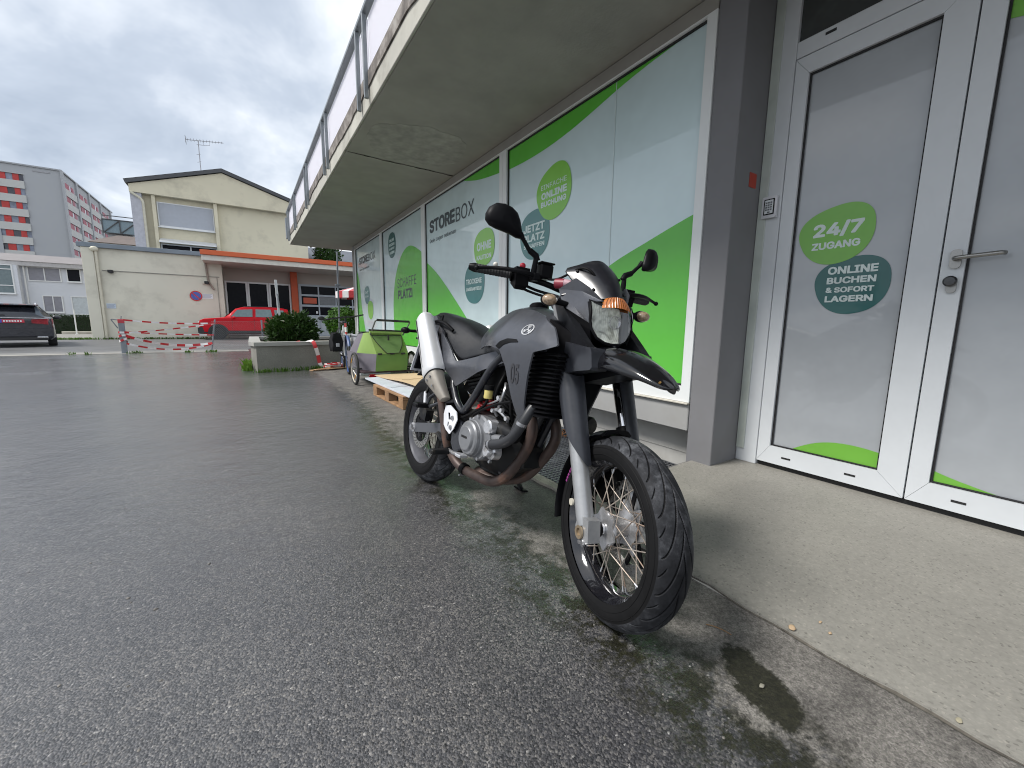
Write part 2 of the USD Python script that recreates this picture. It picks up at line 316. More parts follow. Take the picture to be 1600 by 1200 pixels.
    l = [('strip.result', 'cw.fac'), ('cw.result', 'p.coat_weight'), ('g.position', 'un2.vector'), ('un2.fac', 'ub.height'), ('ub.normal', 'p.coat_normal'), ('wn.fac', 'cr.value'), ('cr.result', 'p.coat_roughness'), ('g.position', 'sep.vector'), ('g.position', 'v.vector'), ('v.color', 'vs.color'), ('vs.r', 'stone.fac'),
         ('g.position', 'v2.vector'), ('v2.color', 'v2s.color'), ('v2s.r', 'grain.value'), ('grain.result', 'gc.r'), ('grain.result', 'gc.g'), ('grain.result', 'gc.b'),
         ('stone.color', 'stoneg.color1'), ('gc.color', 'stoneg.color2'),
         ('g.position', 'big.vector'), ('big.fac', 'bigr.fac'), ('stoneg.color', 'tone.color1'), ('bigr.color', 'tone.color2'),
         ('g.position', 'en.vector'), ('en.fac', 'en2.value1'), ('sep.y', 'eoff.value'), ('sep.x', 'e1.value1'), ('eoff.result', 'e1.value2'), ('g.position', 'fine.vector'), ('fine.fac', 'fine2.value1'), ('fine2.value', 'e2.value1'), ('e1.value', 'e2.value2'), ('en2.value', 'edge.value1'), ('e2.value', 'edge.value2'), ('edge.value', 'strip.value'),
         ('g.position', 'sn.vector'), ('sn.fac', 'scol.fac'), ('strip.result', 'm1.fac'), ('tone.color', 'm1.color1'), ('scol.color', 'sg.color1'), ('sgr.color', 'sg.color2'), ('fine.fac', 'sgr.fac'), ('sg.color', 'sg2.color1'), ('gc.color', 'sg2.color2'), ('vs.g', 'spk.value'), ('spk.result', 'spc.r'), ('spk.result', 'spc.g'), ('spk.result', 'spc.b'), ('sg2.color', 'sg3.color1'), ('spc.color', 'sg3.color2'), ('sg3.color', 'm1.color2'), ('mcol.color', 'mc3.color1'), ('spc.color', 'mc3.color2'),
         ('edge.value', 'mb.value1'), ('mb.value', 'mba.value1'), ('mba.value', 'mbm.value'), ('g.position', 'mn.vector'), ('mn.fac', 'mng.value1'), ('fine2.value', 'mng.value2'), ('mng.value', 'mnm.value'), ('mbm.result', 'mm.value1'), ('mnm.result', 'mm.value2'),
         ('sep.y', 'bsh.value1'), ('bsh.value', 'bx0.value1'), ('sep.x', 'bx0.value2'), ('bx0.value', 'bx.value1'), ('sep.y', 'by.value1'), ('bx.value', 'bx2.value1'), ('by.value', 'by2.value1'), ('bx2.value', 'bsq.value1'), ('bx2.value', 'bsq.value2'), ('by2.value', 'bsq2.value1'), ('by2.value', 'bsq2.value2'),
         ('bsq.value', 'bs.value1'), ('bsq2.value', 'bs.value2'), ('mng.value', 'bnz.value1'), ('bs.value', 'bs2.value1'), ('bnz.value', 'bs2.value2'), ('bs2.value', 'bm.value'),
         ('mm.value', 'mx.value1'), ('bm.result', 'mx.value2'), ('sep.y', 'nearm.value'), ('mx.value', 'mfin.value1'), ('nearm.result', 'mfin.value2'), ('mfin.value', 'mfk.value1'),
         ('fine.fac', 'mcol.fac'), ('mfk.value', 'm2.fac'), ('m1.color', 'm2.color1'), ('mc3.color', 'm2.color2'), ('m2.color', 'p.base_color'),
         ('g.position', 'wn.vector'), ('wn.fac', 'wr.value'), ('strip.result', 'rs.fac'), ('wr.result', 'rs.a'), ('rs.result', 'p.roughness'),
         ('v.distance', 'bh.value1'), ('bh.value', 'b.height'), ('strip.result', 'bst.fac'), ('bst.result', 'b.strength'),
         ('g.position', 'un.vector'), ('un.fac', 'b2.height'), ('b2.normal', 'b.normal'), ('b.normal', 'p.normal')]
    return usdkit.material(stage, '/World/Looks/asphalt', n, l, surface='p.BSDF')
def concrete_material(name, lo, hi, speck=True, rough=.6, pos=(70, .35)):
    n = {'g': ('geometry', {}), 'n': ('noise_texture', {'scale': 1.3, 'detail': 8., 'roughness': .65}), 'r': ('rgb_ramp', {'ramp': [(.25, lo), (.75, hi)]}),
         'v': ('voronoi_texture', {'scale': 170.}), 'vs': ('separate_color', {}),
         'sp': ('rgb_ramp', {'ramp': [(0, (.6, .6, .59)), (.03, (.8, .8, .8)), (.06, (.96, .96, .96)), (.9, (1.03, 1.03, 1.03)), (1, (1.22, 1.2, 1.18))]}),
         'f': ('noise_texture', {'scale': 60., 'detail': 6., 'roughness': .7}), 'fr': ('rgb_ramp', {'ramp': [(.3, (.82, .82, .82)), (.7, (1.15, 1.15, 1.15))]}),
         'a': ('mix', {'mix_type': 'multiply', 'fac': 1.0 if speck else .25}), 'c': ('mix', {'mix_type': 'multiply', 'fac': .8}),
         'b': ('bump', {'strength': .3, 'distance': .003}), 'p': ('principled_bsdf', {'roughness': rough, 'specular_ior_level': .35})}
    l = [('g.position', 'n.vector'), ('n.fac', 'r.fac'), ('g.position', 'v.vector'), ('v.color', 'vs.color'), ('vs.r', 'sp.fac'), ('r.color', 'a.color1'), ('sp.color', 'a.color2'),
         ('g.position', 'f.vector'), ('f.fac', 'fr.fac'), ('a.color', 'c.color1'), ('fr.color', 'c.color2'), ('c.color', 'p.base_color'), ('f.fac', 'b.height'), ('b.normal', 'p.normal')]
    return usdkit.material(stage, '/World/Looks/' + name, n, l, surface='p.BSDF')
ASPHALT = asphalt_material()
CONCRETE = concrete_material('apron_concrete', (.195, .188, .168), (.265, .256, .228))
KERB = concrete_material('kerb_concrete', (.30, .28, .23), (.48, .46, .40), rough=.8)
SHAFT_X0, SHAFT_X1, SHAFT_Y0, SHAFT_Y1 = 1.42, 2.60, 1.545, 3.78
def flat(poly, z):
    t = trimesh.creation.triangulate_polygon(poly, engine='earcut')
    v = np.c_[t[0], np.full(len(t[0]), z)]; f = np.asarray(t[1])
    c = np.cross(v[f[:, 1]] - v[f[:, 0]], v[f[:, 2]] - v[f[:, 0]])[:, 2]
    f[c < 0] = f[c < 0][:, ::-1]
    return trimesh.Trimesh(v, f, process=False)
yard = sbox(-500, -200, 500, 700).difference(sbox(SHAFT_X0, SHAFT_Y0, SHAFT_X1, SHAFT_Y1)).difference(sbox(1.29, -3.5, 2.9, 1.54))
obj('asphalt_yard', flat(yard, 0.), ASPHALT, kind='structure', label='wet grey asphalt yard with coarse aggregate and moss by the wall', smooth=False)
# apron slab in front of the doors: slightly uneven edge towards the asphalt
e = [(1.29 + .006 * math.sin(k * 1.7) + .005 * math.sin(k * .63 + 1), -3.5 + k * .07) for k in range(72)]
e = [(x, min(y, 1.54)) for x, y in e]
apron = Polygon(e + [(2.9, 1.54), (2.9, -3.5)])
obj('concrete_apron', MB().prism(apron, .35, mat4((1, 0, 0), (0, 1, 0), (0, 0, 1), (0, 0, -.338))), CONCRETE, kind='structure', label='speckled pale concrete slab in front of the glazed doors', smooth=False)
jt = [(1.2885 + .006 * math.sin(k * 1.7) + .005 * math.sin(k * .63 + 1), -3.5 + k * .07) for k in range(72)]
r = np.random.default_rng(6)
jp = Polygon([(x - .001 - .010 * r.random() ** 2, min(y, 1.54)) for x, y in jt] + [(x + .004, min(y, 1.54)) for x, y in jt[::-1]]).buffer(0)
obj('slab_joint', MB().prism(jp, .003, mat4((1, 0, 0), (0, 1, 0), (0, 0, 1), (0, 0, .0025))), pbr('joint_soil', (.095, .086, .072), .9, var=.5, scale=40), kind='structure', label='dark dirty joint between the asphalt and the pale slab', smooth=False)
kb = []
for k in range(24):
    y = 1.56 + k * .097; kb.append((1.352 + .008 * math.sin(k * 2.1) + .006 * math.sin(k * .9), y))
kpoly = Polygon(kb + [(1.419, kb[-1][1]), (1.419, 1.56)])
obj('shaft_kerb', MB().prism(kpoly, .4, mat4((1, 0, 0), (0, 1, 0), (0, 0, 1), (0, 0, -.385))), KERB, kind='structure', label='worn pale concrete kerb along the light well', smooth=False)
SHAFTM = pbr('shaft_wall', (.30, .295, .28), .8, var=.2, scale=3, bump=.2)
sh = MB(); sh.box((1.423, 1.545, -1.0), (2.60, SHAFT_Y1, -.96)); sh.box((1.43, 1.50, -.96), (2.59, 1.541, -.34)); sh.box((1.43, SHAFT_Y1 + .003, -.96), (2.59, SHAFT_Y1 + .05, -.005))
obj('light_well', sh, SHAFTM, kind='structure', label='sunken concrete light well below the windows', smooth=False)

# street beyond the yard: pale edging, roadway, verge
obj('edging_strip', B((-40, 15.35, -.05), (.05, 15.62, .012), .004), pbr('edging', (.30, .285, .25), .8, var=.25, scale=1.5, bump=.3), kind='structure', label='pale concrete edging between the yard and the street')
obj('street', flat(sbox(-80, 16.6, 60, 27.2), .004), pbr('street_asphalt', (.10, .10, .10), .5, var=.2, scale=.8, bump=.3, bscale=80), kind='structure', label='street in front of the cream building', smooth=False)
obj('pavement', flat(sbox(-40, 15.64, .04, 16.58), .004), pbr('pavement_grey', (.17, .165, .155), .6, var=.3, scale=1.2, bump=.3), kind='structure', label='narrow pavement behind the taped gap', smooth=False)
obj('front_path', flat(sbox(-14, 28.5, -6.6, 39.2), .008), pbr('path_grey', (.20, .195, .18), .8, var=.15), kind='structure', label='light path beside the cream building', smooth=False)

def tufts(name, spots, h, n, mat, label, spread=.05, group=None, width=.006):
    r = np.random.default_rng(abs(hash(name)) % 1000 if False else len(label) * 7 + n); V, F = [], []
    for (x, y, z) in spots:
        for k in range(n):
            a = r.uniform(0, 2 * PI); hh = h * r.uniform(.4, 1.1); px, py = x + r.normal(0, spread), y + r.normal(0, spread)
            d = np.array([math.cos(a), math.sin(a)]); w = np.array([-d[1], d[0]]) * width * r.uniform(.6, 1.5); b = d * hh * r.uniform(.2, .8); i = len(V)
            V += [(px - w[0], py - w[1], z), (px + w[0], py + w[1], z), (px + b[0] * .5 + w[0] * .8, py + b[1] * .5 + w[1] * .8, z + hh * .6), (px + b[0] * .5 - w[0] * .8, py + b[1] * .5 - w[1] * .8, z + hh * .6), (px + b[0], py + b[1], z + hh * .85)]
            F += [(i, i + 1, i + 2), (i, i + 2, i + 3), (i + 3, i + 2, i + 4)]
    return obj(name, trimesh.Trimesh(V, F, process=False), mat, kind='stuff', label=label, category='grass', smooth=False)
GRASS = leafmat('grass_leaf', [(.06, .13, .015), (.10, .20, .02), (.17, .26, .03), (.22, .27, .05)], .3)

# ================================================================== THE SHOP
GREY_PLASTER = pbr('column_plaster', (.170, .170, .178), .75, var=.08, scale=2.5, bump=.12, bscale=45, dirt=(.13, .125, .115), dirt_amt=.3)
LGREY = pbr('beam_plaster', (.31, .31, .305), .8, var=.08, scale=2, bump=.15, bscale=40, dirt=(.26, .25, .22), dirt_amt=.4)
SOFFIT = pbr('soffit_concrete', (.30, .293, .26), .85, var=.13, scale=2.6, bump=.4, bscale=40, dirt=(.37, .365, .32), dirt_amt=.35, dscale=.9)
ALU = pbr('white_aluminium', (.70, .72, .715), .38, var=.03, scale=3, spec=.5)
ALU2 = pbr('door_aluminium', (.58, .605, .625), .36, var=.04, scale=3)
GASKET = pbr('black_gasket', (.012, .012, .013), .6)
FILM = pbr('frosted_film', (.56, .69, .71), .32, var=.05, scale=1.5, coat=.7, coat_roughness=.03, dirt=(.50, .61, .63), dirt_amt=.35, dscale=1.1)
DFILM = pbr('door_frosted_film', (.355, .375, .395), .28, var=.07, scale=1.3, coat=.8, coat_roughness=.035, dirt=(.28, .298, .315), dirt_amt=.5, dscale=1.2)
GREEN = pbr('green_film', (.10, .46, .042), .35, var=.03, scale=2, coat=.3, coat_roughness=.06)
LIME = pbr('lime_film', (.20, .52, .055), .35, var=.03, scale=2, coat=.3, coat_roughness=.06)
TEAL = pbr('teal_film', (.055, .20, .20), .35, var=.03, scale=2, coat=.3, coat_roughness=.06)
DTEAL = pbr('deep_teal_film', (.012, .10, .095), .35, var=.03, scale=2, coat=.3, coat_roughness=.06)
INK = pbr('dark_lettering', (.05, .065, .075), .4)
PALE = pbr('pale_lettering', (.60, .72, .70), .4)
PALEG = pbr('pale_green_lettering', (.33, .56, .24), .4)

shop = thing('shop_building', 'low shop building with green film windows and concrete balcony', 'building')
XF = 2.45      # front of the window frames
XP = 2.478     # panes
obj('wall', B((2.62, 1.62, -.98), (9.0, 11.25, 2.846)), pbr('inner_wall', (.3, .3, .3), .9), shop, smooth=False)
obj('wall', B((2.604, 1.565, -.98), (2.618, 11.25, .205)), pbr('plinth_plaster', (.36, .355, .335), .85, var=.15, scale=2.5, bump=.2, dirt=(.22, .21, .18)), shop, smooth=False, label='grey plinth wall below the sill beam')
obj('wall', B((2.83, -30.0, .0), (9.0, 1.618, 2.846)), MATS['inner_wall'], shop, smooth=False)
obj('column', B((2.452, 1.388, -.30), (2.815, 1.562, 2.846), .004), GREY_PLASTER, shop, smooth=False, label='grey plastered column beside the entrance')
obj('column', B((2.452, -1.24, -.30), (2.815, -1.06, 2.846), .004), GREY_PLASTER, shop, smooth=False, label='grey plastered column on the far right of the doors')
obj('column', B((2.440, 11.085, -.1), (2.70, 11.30, 2.846), .004), LGREY, shop, smooth=False, label='pale end column')
obj('sill_beam', B((2.447, 1.566, .205), (2.70, 11.083, .385), .004), LGREY, shop, smooth=False)
obj('sill_flashing', B((2.425, 1.566, .387), (2.50, 11.08, .398), .002), pbr('flashing', (.55, .52, .45), .5, var=.15), shop, smooth=False)
obj('header', B((2.449, 1.566, 2.752), (2.61, 11.083, 2.846), .003), pbr('header_alu', (.29, .28, .255), .6, var=.08), shop, smooth=False)
# balcony: two slabs with a joint, weathered fascia
BX0, BY1 = 1.107, 11.9
FASCIA = pbr('fascia_concrete', (.42, .41, .36), .85, var=.16, scale=2.2, bump=.35, bscale=25, dirt=(.16, .14, .11), dirt_amt=.65, dscale=2.4)
def slab(y0, y1):
    b = MB(); b.box((BX0, y0, 2.851), (2.62, y1, 3.07), .006); return b
obj('balcony_slab', slab(-30, 5.185), SOFFIT, shop, smooth=False); obj('balcony_slab', slab(5.197, BY1), SOFFIT, shop, smooth=False)
obj('joint_filler', B((BX0 + .03, 5.186, 2.868), (2.61, 5.196, 3.06)), pbr('joint_dirt', (.05, .045, .04), .9), shop, smooth=False)
obj('balcony_slab', B((2.622, -30, 2.851), (9.0, BY1 - .4, 3.07)), SOFFIT, shop, smooth=False, label='roof terrace deck behind the balcony edge')
# fascia band with the eroded dark upper edge
fa = obj('fascia', B((BX0 - .022, -30, 2.853), (BX0 - .002, BY1 + .004, 3.02), .004), FASCIA, shop, smooth=False)
r = np.random.default_rng(3); pts = []
ys = np.arange(-4, BY1, .05)
lowz = 3.022 - .05 * np.clip(meshkit.fbm(np.c_[ys * 2.2, ys * 0, ys * 0], 5, 3) * 2 - .75, 0, 1)
er = Polygon([(y, z) for y, z in zip(ys, lowz)] + [(BY1, 3.13), (-4, 3.13)])
obj('fascia_upper_edge', MB().prism(er, .016, mat4((0, 1, 0), (0, 0, 1), (1, 0, 0), (BX0 - .034, 0, 0))), pbr('eroded_edge', (.16, .14, .125), .9, var=.6, scale=7, bump=.5, bscale=30, dirt=(.36, .345, .32), dirt_amt=.85, dscale=7), shop, smooth=False)
obj('fascia', B((BX0, BY1 + .001, 2.853), (2.6, BY1 + .02, 3.12), .004), FASCIA, shop, smooth=False)
# ragged crack along the joint and a paler repaired patch on the underside
r = np.random.default_rng(15); xs = np.linspace(1.13, 2.44, 60); yc = 5.191 + np.cumsum(r.normal(0, .004, 60)) * .8; wd = .004 + .012 * np.clip(meshkit.fbm(np.c_[xs * 9, xs * 0, xs * 0], 4, 5) * 2.2 - .7, 0, 1)
crk = Polygon([(x, y + w) for x, y, w in zip(xs, yc, wd)] + [(x, y - w * .7) for x, y, w in zip(xs[::-1], yc[::-1], wd[::-1])]).buffer(0)
obj('crack', MB().prism(crk, .0025, mat4((1, 0, 0), (0, 1, 0), (0, 0, 1), (0, 0, 2.8478))), pbr('crack_dark', (.035, .03, .025), .9, var=.5, scale=30), shop, smooth=False)
a = np.linspace(0, 2 * PI, 90, endpoint=False); rr = .8 + .5 * meshkit.fbm(np.c_[np.cos(a) * 2 + 5, np.sin(a) * 2, a * 0], 4, 2)
pch = Polygon(np.c_[1.75 + .52 * rr * np.cos(a), 4.62 + .50 * rr * np.sin(a)]).buffer(0).intersection(sbox(1.2, 3, 2.40, 5.17))
obj('repair_patch', MB().prism(pch, .0015, mat4((1, 0, 0), (0, 1, 0), (0, 0, 1), (0, 0, 2.8487))), pbr('patch_render', (.305, .30, .268), .9, var=.22, scale=9, bump=.4, bscale=50), shop, smooth=False)
# railing
RAILM = pbr('railing_steel', (.22, .24, .25), .42, metal=.5, var=.15, scale=9)
PANEL = leafmat('white_railing_panel', [(.91, .90, .94), (.93, .92, .95)], .6, .5)
rl = MB(); rl.box((BX0 - .065, -12, 3.585), (BX0 - .005, BY1 + .06, 3.625), .006)
rail = obj('railing', rl, RAILM, shop, smooth=False, label='steel balcony railing with white panels')
posts = [11.72, 11.52]
for yy in (10.02, 8.03, 6.06, 4.04, 2.05, .06, -1.93): posts += [yy, yy + .27]
for yy in posts:
    obj('rail_post', B((BX0 - .068, yy - .013, 2.905), (BX0 - .03, yy + .013, 3.583), .003), RAILM, rail, smooth=False)
pys = sorted(posts)
obj('rail_post', B((BX0 - .08, BY1 + .03, 3.0), (BX0 - .03, BY1 + .16, 3.50), .004), pbr('box_grey', (.2, .22, .24), .5), rail, smooth=False, label='grey box at the far end of the railing')
for a, b_ in zip(pys, pys[1:]):
    if b_ - a > .02: obj('panel', B((BX0 - .014, a + .02, 3.15), (BX0 - .006, b_ - .02, 3.57), .002), PANEL, rail, smooth=False)
lower = MB(); lower.box((BX0 - .024, -4, 3.128), (BX0 - .006, BY1, 3.146), .003); obj('lower_rail', lower, RAILM, rail, smooth=False)

# ---- windows
def window(y0, y1, graphics):
    w = part_group('window', shop)
    o = sbox(-y1, .40, -y0, 2.75); i = sbox(-y1 + .075, .505, -y0 - .065, 2.738)
    fr = MB().prism(o.difference(i), .055, wallM(XF + .05)); obj('frame', fr, ALU, w, smooth=False)
    gk = i.difference(i.buffer(-.012, join_style=2)); obj('gasket', MB().prism(gk, .012, wallM(XP - .003)), GASKET, w, smooth=False)
    pane = i.buffer(-.003, join_style=2)
    obj('pane', MB().prism(pane, .012, wallM(XP + .012)), FILM, w, smooth=False)
    lim = i.buffer(-.013, join_style=2)
    for kind, shape, mat, lvl, nm in graphics:
        base = wallM(XP - .0005 - .0012 * lvl)
        if kind == 'poly':
            g = Polygon([(-y, z) for y, z in shape]).buffer(0).intersection(lim) if not isinstance(shape, Polygon) else shape.intersection(lim)
            obj(nm, MB().prism(g, .001, base), mat, w, smooth=False)
        else:
            txt, ya, yb, z, h, bold = shape
            t = text_poly(txt, -ya, z, ya - yb, h, bold)
            t.vertices[:, 2] *= .4
            obj(nm, MB().add(t.vertices @ base[:3, :3].T + base[:3, 3], t.faces), mat, w, smooth=False)
    return w
def ov(cy, cz, ry, rz, tilt=0., egg=.12):
    a = np.linspace(0, 2 * PI, 72, endpoint=False); c, s = np.cos(a), np.sin(a)
    x = np.sign(c) * np.abs(c) ** .86; y = np.sign(s) * np.abs(s) ** .86
    x = x * (1 + egg * y); X = x * ry; Y = y * rz
    t = math.radians(tilt); return Polygon(np.c_[-cy + X * math.cos(t) - Y * math.sin(t), cz + X * math.sin(t) + Y * math.cos(t)])
def curve(pts, n=30):
    P = np.array(pts); return [tuple(p) for p in spline(P, n)]
top1 = curve([(4.4, 2.61), (3.9, 2.548), (3.42, 2.535), (3.06, 2.555), (2.7, 2.605), (2.32, 2.675), (2.0, 2.715), (1.5, 2.735)])
right1 = curve([(2.75, 1.1), (2.34, 1.39), (2.06, 1.49), (1.85, 1.56), (1.5, 1.66)])
W1 = window(1.566, 3.948, [
    ('poly', top1 + [(1.5, 2.9), (4.4, 2.9)], GREEN, 1, 'green_graphic'),
    ('poly', [(3.35, .3)] + curve([(3.35, .5), (3.0, .86), (2.66, 1.17)], 12) + curve([(2.6, 1.215), (2.34, 1.39), (2.06, 1.49), (1.85, 1.56), (1.5, 1.66)]) + [(1.5, .3)], GREEN, 1, 'green_graphic'),
    ('poly', [(2.372, .4), (2.372, 2.9), (2.366, 2.9), (2.366, .4)], pbr('film_seam', (.58, .67, .67), .3), 1.5, 'film_seam'),
    ('poly', ov(3.39, 1.795, .245, .235, 8, .06), TEAL, 2, 'badge'), ('poly', ov(3.095, 2.125, .25, .235, 20, .1), LIME, 3, 'badge'),
    ('text', ('EINFACHE', 3.285, 2.915, 2.178, .044, False), PALE, 4, 'lettering'), ('text', ('ONLINE', 3.28, 2.91, 2.09, .062, True), PALE, 4, 'lettering'), ('text', ('BUCHUNG', 3.285, 2.915, 2.02, .05, True), PALE, 4, 'lettering'),
    ('text', ('JETZT', 3.575, 3.22, 1.828, .075, True), PALE, 4, 'lettering'), ('text', ('PLATZ', 3.575, 3.22, 1.735, .072, True), PALE, 4, 'lettering'), ('text', ('SCHAFFEN', 3.565, 3.22, 1.672, .042, True), PALE, 4, 'lettering')])
W2 = window(3.952, 6.33, [
    ('poly', curve([(5.3, 2.80), (4.98, 2.735), (4.65, 2.65), (4.35, 2.60), (4.06, 2.568), (3.8, 2.54)]) + [(3.8, 2.9), (5.3, 2.9)], GREEN, 1, 'green_graphic'),
    ('poly', curve([(6.6, 2.02), (6.27, 1.87), (5.94, 1.71), (5.54, 1.46), (5.17, 1.2), (4.9, 1.0), (4.55, .72), (4.2, .4)]) + [(6.6, .4)], GREEN, 1, 'green_graphic'),
    ('text', ('STORE', 6.11, 5.22, 2.275, .185, True), INK, 2, 'lettering'), ('text', ('BOX', 5.185, 4.66, 2.265, .185, False), INK, 2, 'lettering'),
    ('text', ('Dein Lager nebenan', 6.11, 5.19, 2.12, .07, False), INK, 2, 'lettering'),
    ('poly', ov(4.665, 1.42, .265, .25, -4, .05), TEAL, 2, 'badge'), ('poly', ov(4.41, 1.825, .25, .215, 6, .06), LIME, 3, 'badge'),
    ('text', ('OHNE', 4.585, 4.235, 1.797, .098, True), PALE, 4, 'lettering'), ('text', ('KAUTION', 4.59, 4.235, 1.69, .055, True), PALE, 4, 'lettering'),
    ('text', ('TROCKENE', 4.885, 4.465, 1.418, .066, True), PALE, 4, 'lettering'), ('text', ('LAGERABTEILE', 4.885, 4.465, 1.335, .042, True), PALE, 4, 'lettering')])
W3 = window(6.334, 8.70, [
    ('poly', curve([(8.03, .4), (8.04, .8), (8.03, 1.31), (7.95, 1.62), (7.75, 1.93), (7.4, 2.18), (7.1, 2.245), (6.76, 2.18), (6.4, 2.03)]) + [(6.2, .4)], GREEN, 1, 'green_graphic'),
    ('poly', ov(8.03, 2.4, .235, .235, 0, .05), DTEAL, 2, 'badge'),
    ('text', ('ONLINE', 8.18, 7.88, 2.47, .05, True), PALE, 3, 'lettering'), ('text', ('BUCHEN', 8.19, 7.87, 2.39, .05, True), PALE, 3, 'lettering'), ('text', ('& SOFORT', 8.19, 7.87, 2.32, .04, True), PALE, 3, 'lettering'), ('text', ('LAGERN', 8.18, 7.88, 2.24, .05, True), PALE, 3, 'lettering'),
    ('text', ('SCHAFFE', 7.76, 6.75, 1.575, .165, False), INK, 2, 'lettering'), ('text', ('PLATZ!', 7.735, 6.945, 1.365, .165, True), INK, 2, 'lettering')])
W4 = window(8.704, 11.08, [
    ('poly', curve([(11.3, 2.6), (11.0, 2.25), (10.79, 1.95), (10.64, 1.35), (10.38, .78), (10.2, .4)]) + [(11.3, .4)], GREEN, 1, 'green_graphic'),
    ('text', ('STORE', 10.71, 9.87, 2.33, .165, True), INK, 2, 'lettering'), ('text', ('BOX', 9.84, 9.24, 2.32, .165, False), INK, 2, 'lettering'),
    ('text', ('Dein Lager nebenan', 10.7, 9.78, 2.17, .06, False), INK, 2, 'lettering'),
    ('poly', ov(10.07, 1.57, .24, .205), TEAL, 2, 'badge'), ('poly', ov(9.8, 1.215, .235, .21), LIME, 3, 'badge'),
    ('text', ('24/7', 10.2, 9.94, 1.6, .07, True), PALE, 4, 'lettering'), ('text', ('ZUGANG', 10.22, 9.92, 1.52, .04, True), PALE, 4, 'lettering')])

# ---- entrance
XD = 2.76
def ring(y0, y1, z0, z1, l, r_, b, t):
    o = sbox(-y1, z0, -y0, z1); i = sbox(-y1 + l, z0 + b, -y0 - r_, z1 - t); return o, i
ef = MB(); ef.box((2.752, 1.256, .012), (2.81, 1.386, 2.84), .003); ef.box((2.752, -.95, 2.425), (2.81, 1.254, 2.512), .003); ef.box((2.752, -1.05, .012), (2.81, -.952, 2.84), .003)
ef.box((2.752, .50, 2.514), (2.81, .57, 2.84), .003)
entr = part_group('entrance_frame', shop)
obj('frame', ef, ALU2, entr, smooth=False)
obj('edge_trim', B((2.742, 1.334, .10), (2.75, 1.384, 2.84), .002), pbr('trim_greenish', (.46, .50, .46), .5), entr, smooth=False)
obj('transom_pane', B((2.775, .572, 2.516), (2.785, 1.254, 2.838)), pbr('dark_pane', (.05, .055, .055), .15), entr, smooth=False)
obj('transom_pane', B((2.775, -.948, 2.516), (2.785, .498, 2.838)), MATS['dark_pane'], entr, smooth=False)
obj('vent_slot', B((2.7505, 1.068, 2.478), (2.754, 1.118, 2.492)), GASKET, entr, smooth=False)
def door(y0, y1, l, r_):
    d = part_group('door', shop)
    o, i = ring(y0, y1, .045, 2.418, l, r_, .112, .095)
    fr = o.difference(i)
    # mitred frame members
    mem = []
    ox0, oz0, ox1, oz1 = o.bounds; ix0, iz0, ix1, iz1 = i.bounds
    quads = {'bottom_rail': [(ox0, oz0), (ox1, oz0), (ix1, iz0), (ix0, iz0)], 'top_rail': [(ox0, oz1), (ix0, iz1), (ix1, iz1), (ox1, oz1)], 'left_stile': [(ox0, oz0), (ix0, iz0), (ix0, iz1), (ox0, oz1)], 'right_stile': [(ox1, oz0), (ox1, oz1), (ix1, iz1), (ix1, iz0)]}
    for nm, q in quads.items():
        obj(nm, MB().prism(Polygon(q).buffer(-.0006, join_style=2), .055, wallM(XD + .045)), ALU2, d, smooth=False)
    obj('gasket', MB().prism(i.difference(i.buffer(-.008, join_style=2)), .01, wallM(XD + .016)), GASKET, d, smooth=False)
    obj('pane', MB().prism(i.buffer(-.002, join_style=2), .01, wallM(XD + .03)), DFILM, d, smooth=False)
    return d, i.buffer(-.008, join_style=2)
d1, lim1 = door(.5375, 1.2505, .072, .112)
d2, lim2 = door(-.93, .5315, .078, .11)
obj('shadow_gap', B((2.772, .5318, .05), (2.80, .5372, 2.42)), GASKET, entr, smooth=False)
obj('shadow_gap', B((2.775, 1.2508, .03), (2.80, 1.2555, 2.42)), GASKET, entr, smooth=False)
obj('shadow_gap', B((2.775, -.94, 2.4185), (2.80, 1.2505, 2.4245)), GASKET, entr, smooth=False)
obj('threshold', B((2.775, -.94, .0125), (2.81, 1.25, .043)), GASKET, entr, smooth=False)
PDX = XD + .0195
def gfx(d, nm, poly, mat, lvl): obj(nm, MB().prism(poly, .001, wallM(PDX - .0012 * lvl)), mat, d, smooth=False)
def gtx(d, txt, ya, yb, z, h, bold, mat, lvl=3):
    t = text_poly(txt, -ya, z, ya - yb, h, bold); t.vertices[:, 2] *= .4; Mx = wallM(PDX - .0012 * lvl)
    obj('lettering', MB().add(t.vertices @ Mx[:3, :3].T + Mx[:3, 3], t.faces), mat, d, smooth=False)
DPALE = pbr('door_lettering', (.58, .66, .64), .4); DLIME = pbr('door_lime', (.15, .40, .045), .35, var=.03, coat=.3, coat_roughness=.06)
gfx(d1, 'badge', ov(.872, 1.135, .165, .152, 10, .12), DTEAL, 1)
gfx(d1, 'badge', ov(.968, 1.415, .172, .155, 14, .14), DLIME, 2)
gtx(d1, '24/7', 1.078, .848, 1.405, .082, True, DPALE); gtx(d1, 'ZUGANG', 1.078, .856, 1.343, .04, True, DPALE)
gtx(d1, 'ONLINE', .985, .765, 1.2, .042, True, DPALE); gtx(d1, 'BUCHEN', .985, .768, 1.148, .036, True, DPALE); gtx(d1, '& SOFORT', .985, .772, 1.1, .03, True, DPALE); gtx(d1, 'LAGERN', .985, .772, 1.048, .035, True, DPALE)
gfx(d1, 'green_graphic', Polygon([(-y, z) for y, z in curve([(1.16, .10), (1.06, .165), (.93, .235), (.78, .258), (.6, .235)]) + [(.6, .0), (1.16, 0)]]).intersection(lim1), DLIME, 1)
gfx(d2, 'green_graphic', Polygon([(-y, z) for y, z in curve([(.5, .235), (.44, .212), (.31, .178), (.1, .15), (-.2, .2), (-.9, .3)]) + [(-.95, 0), (.5, 0)]]).intersection(lim2), DLIME, 1)
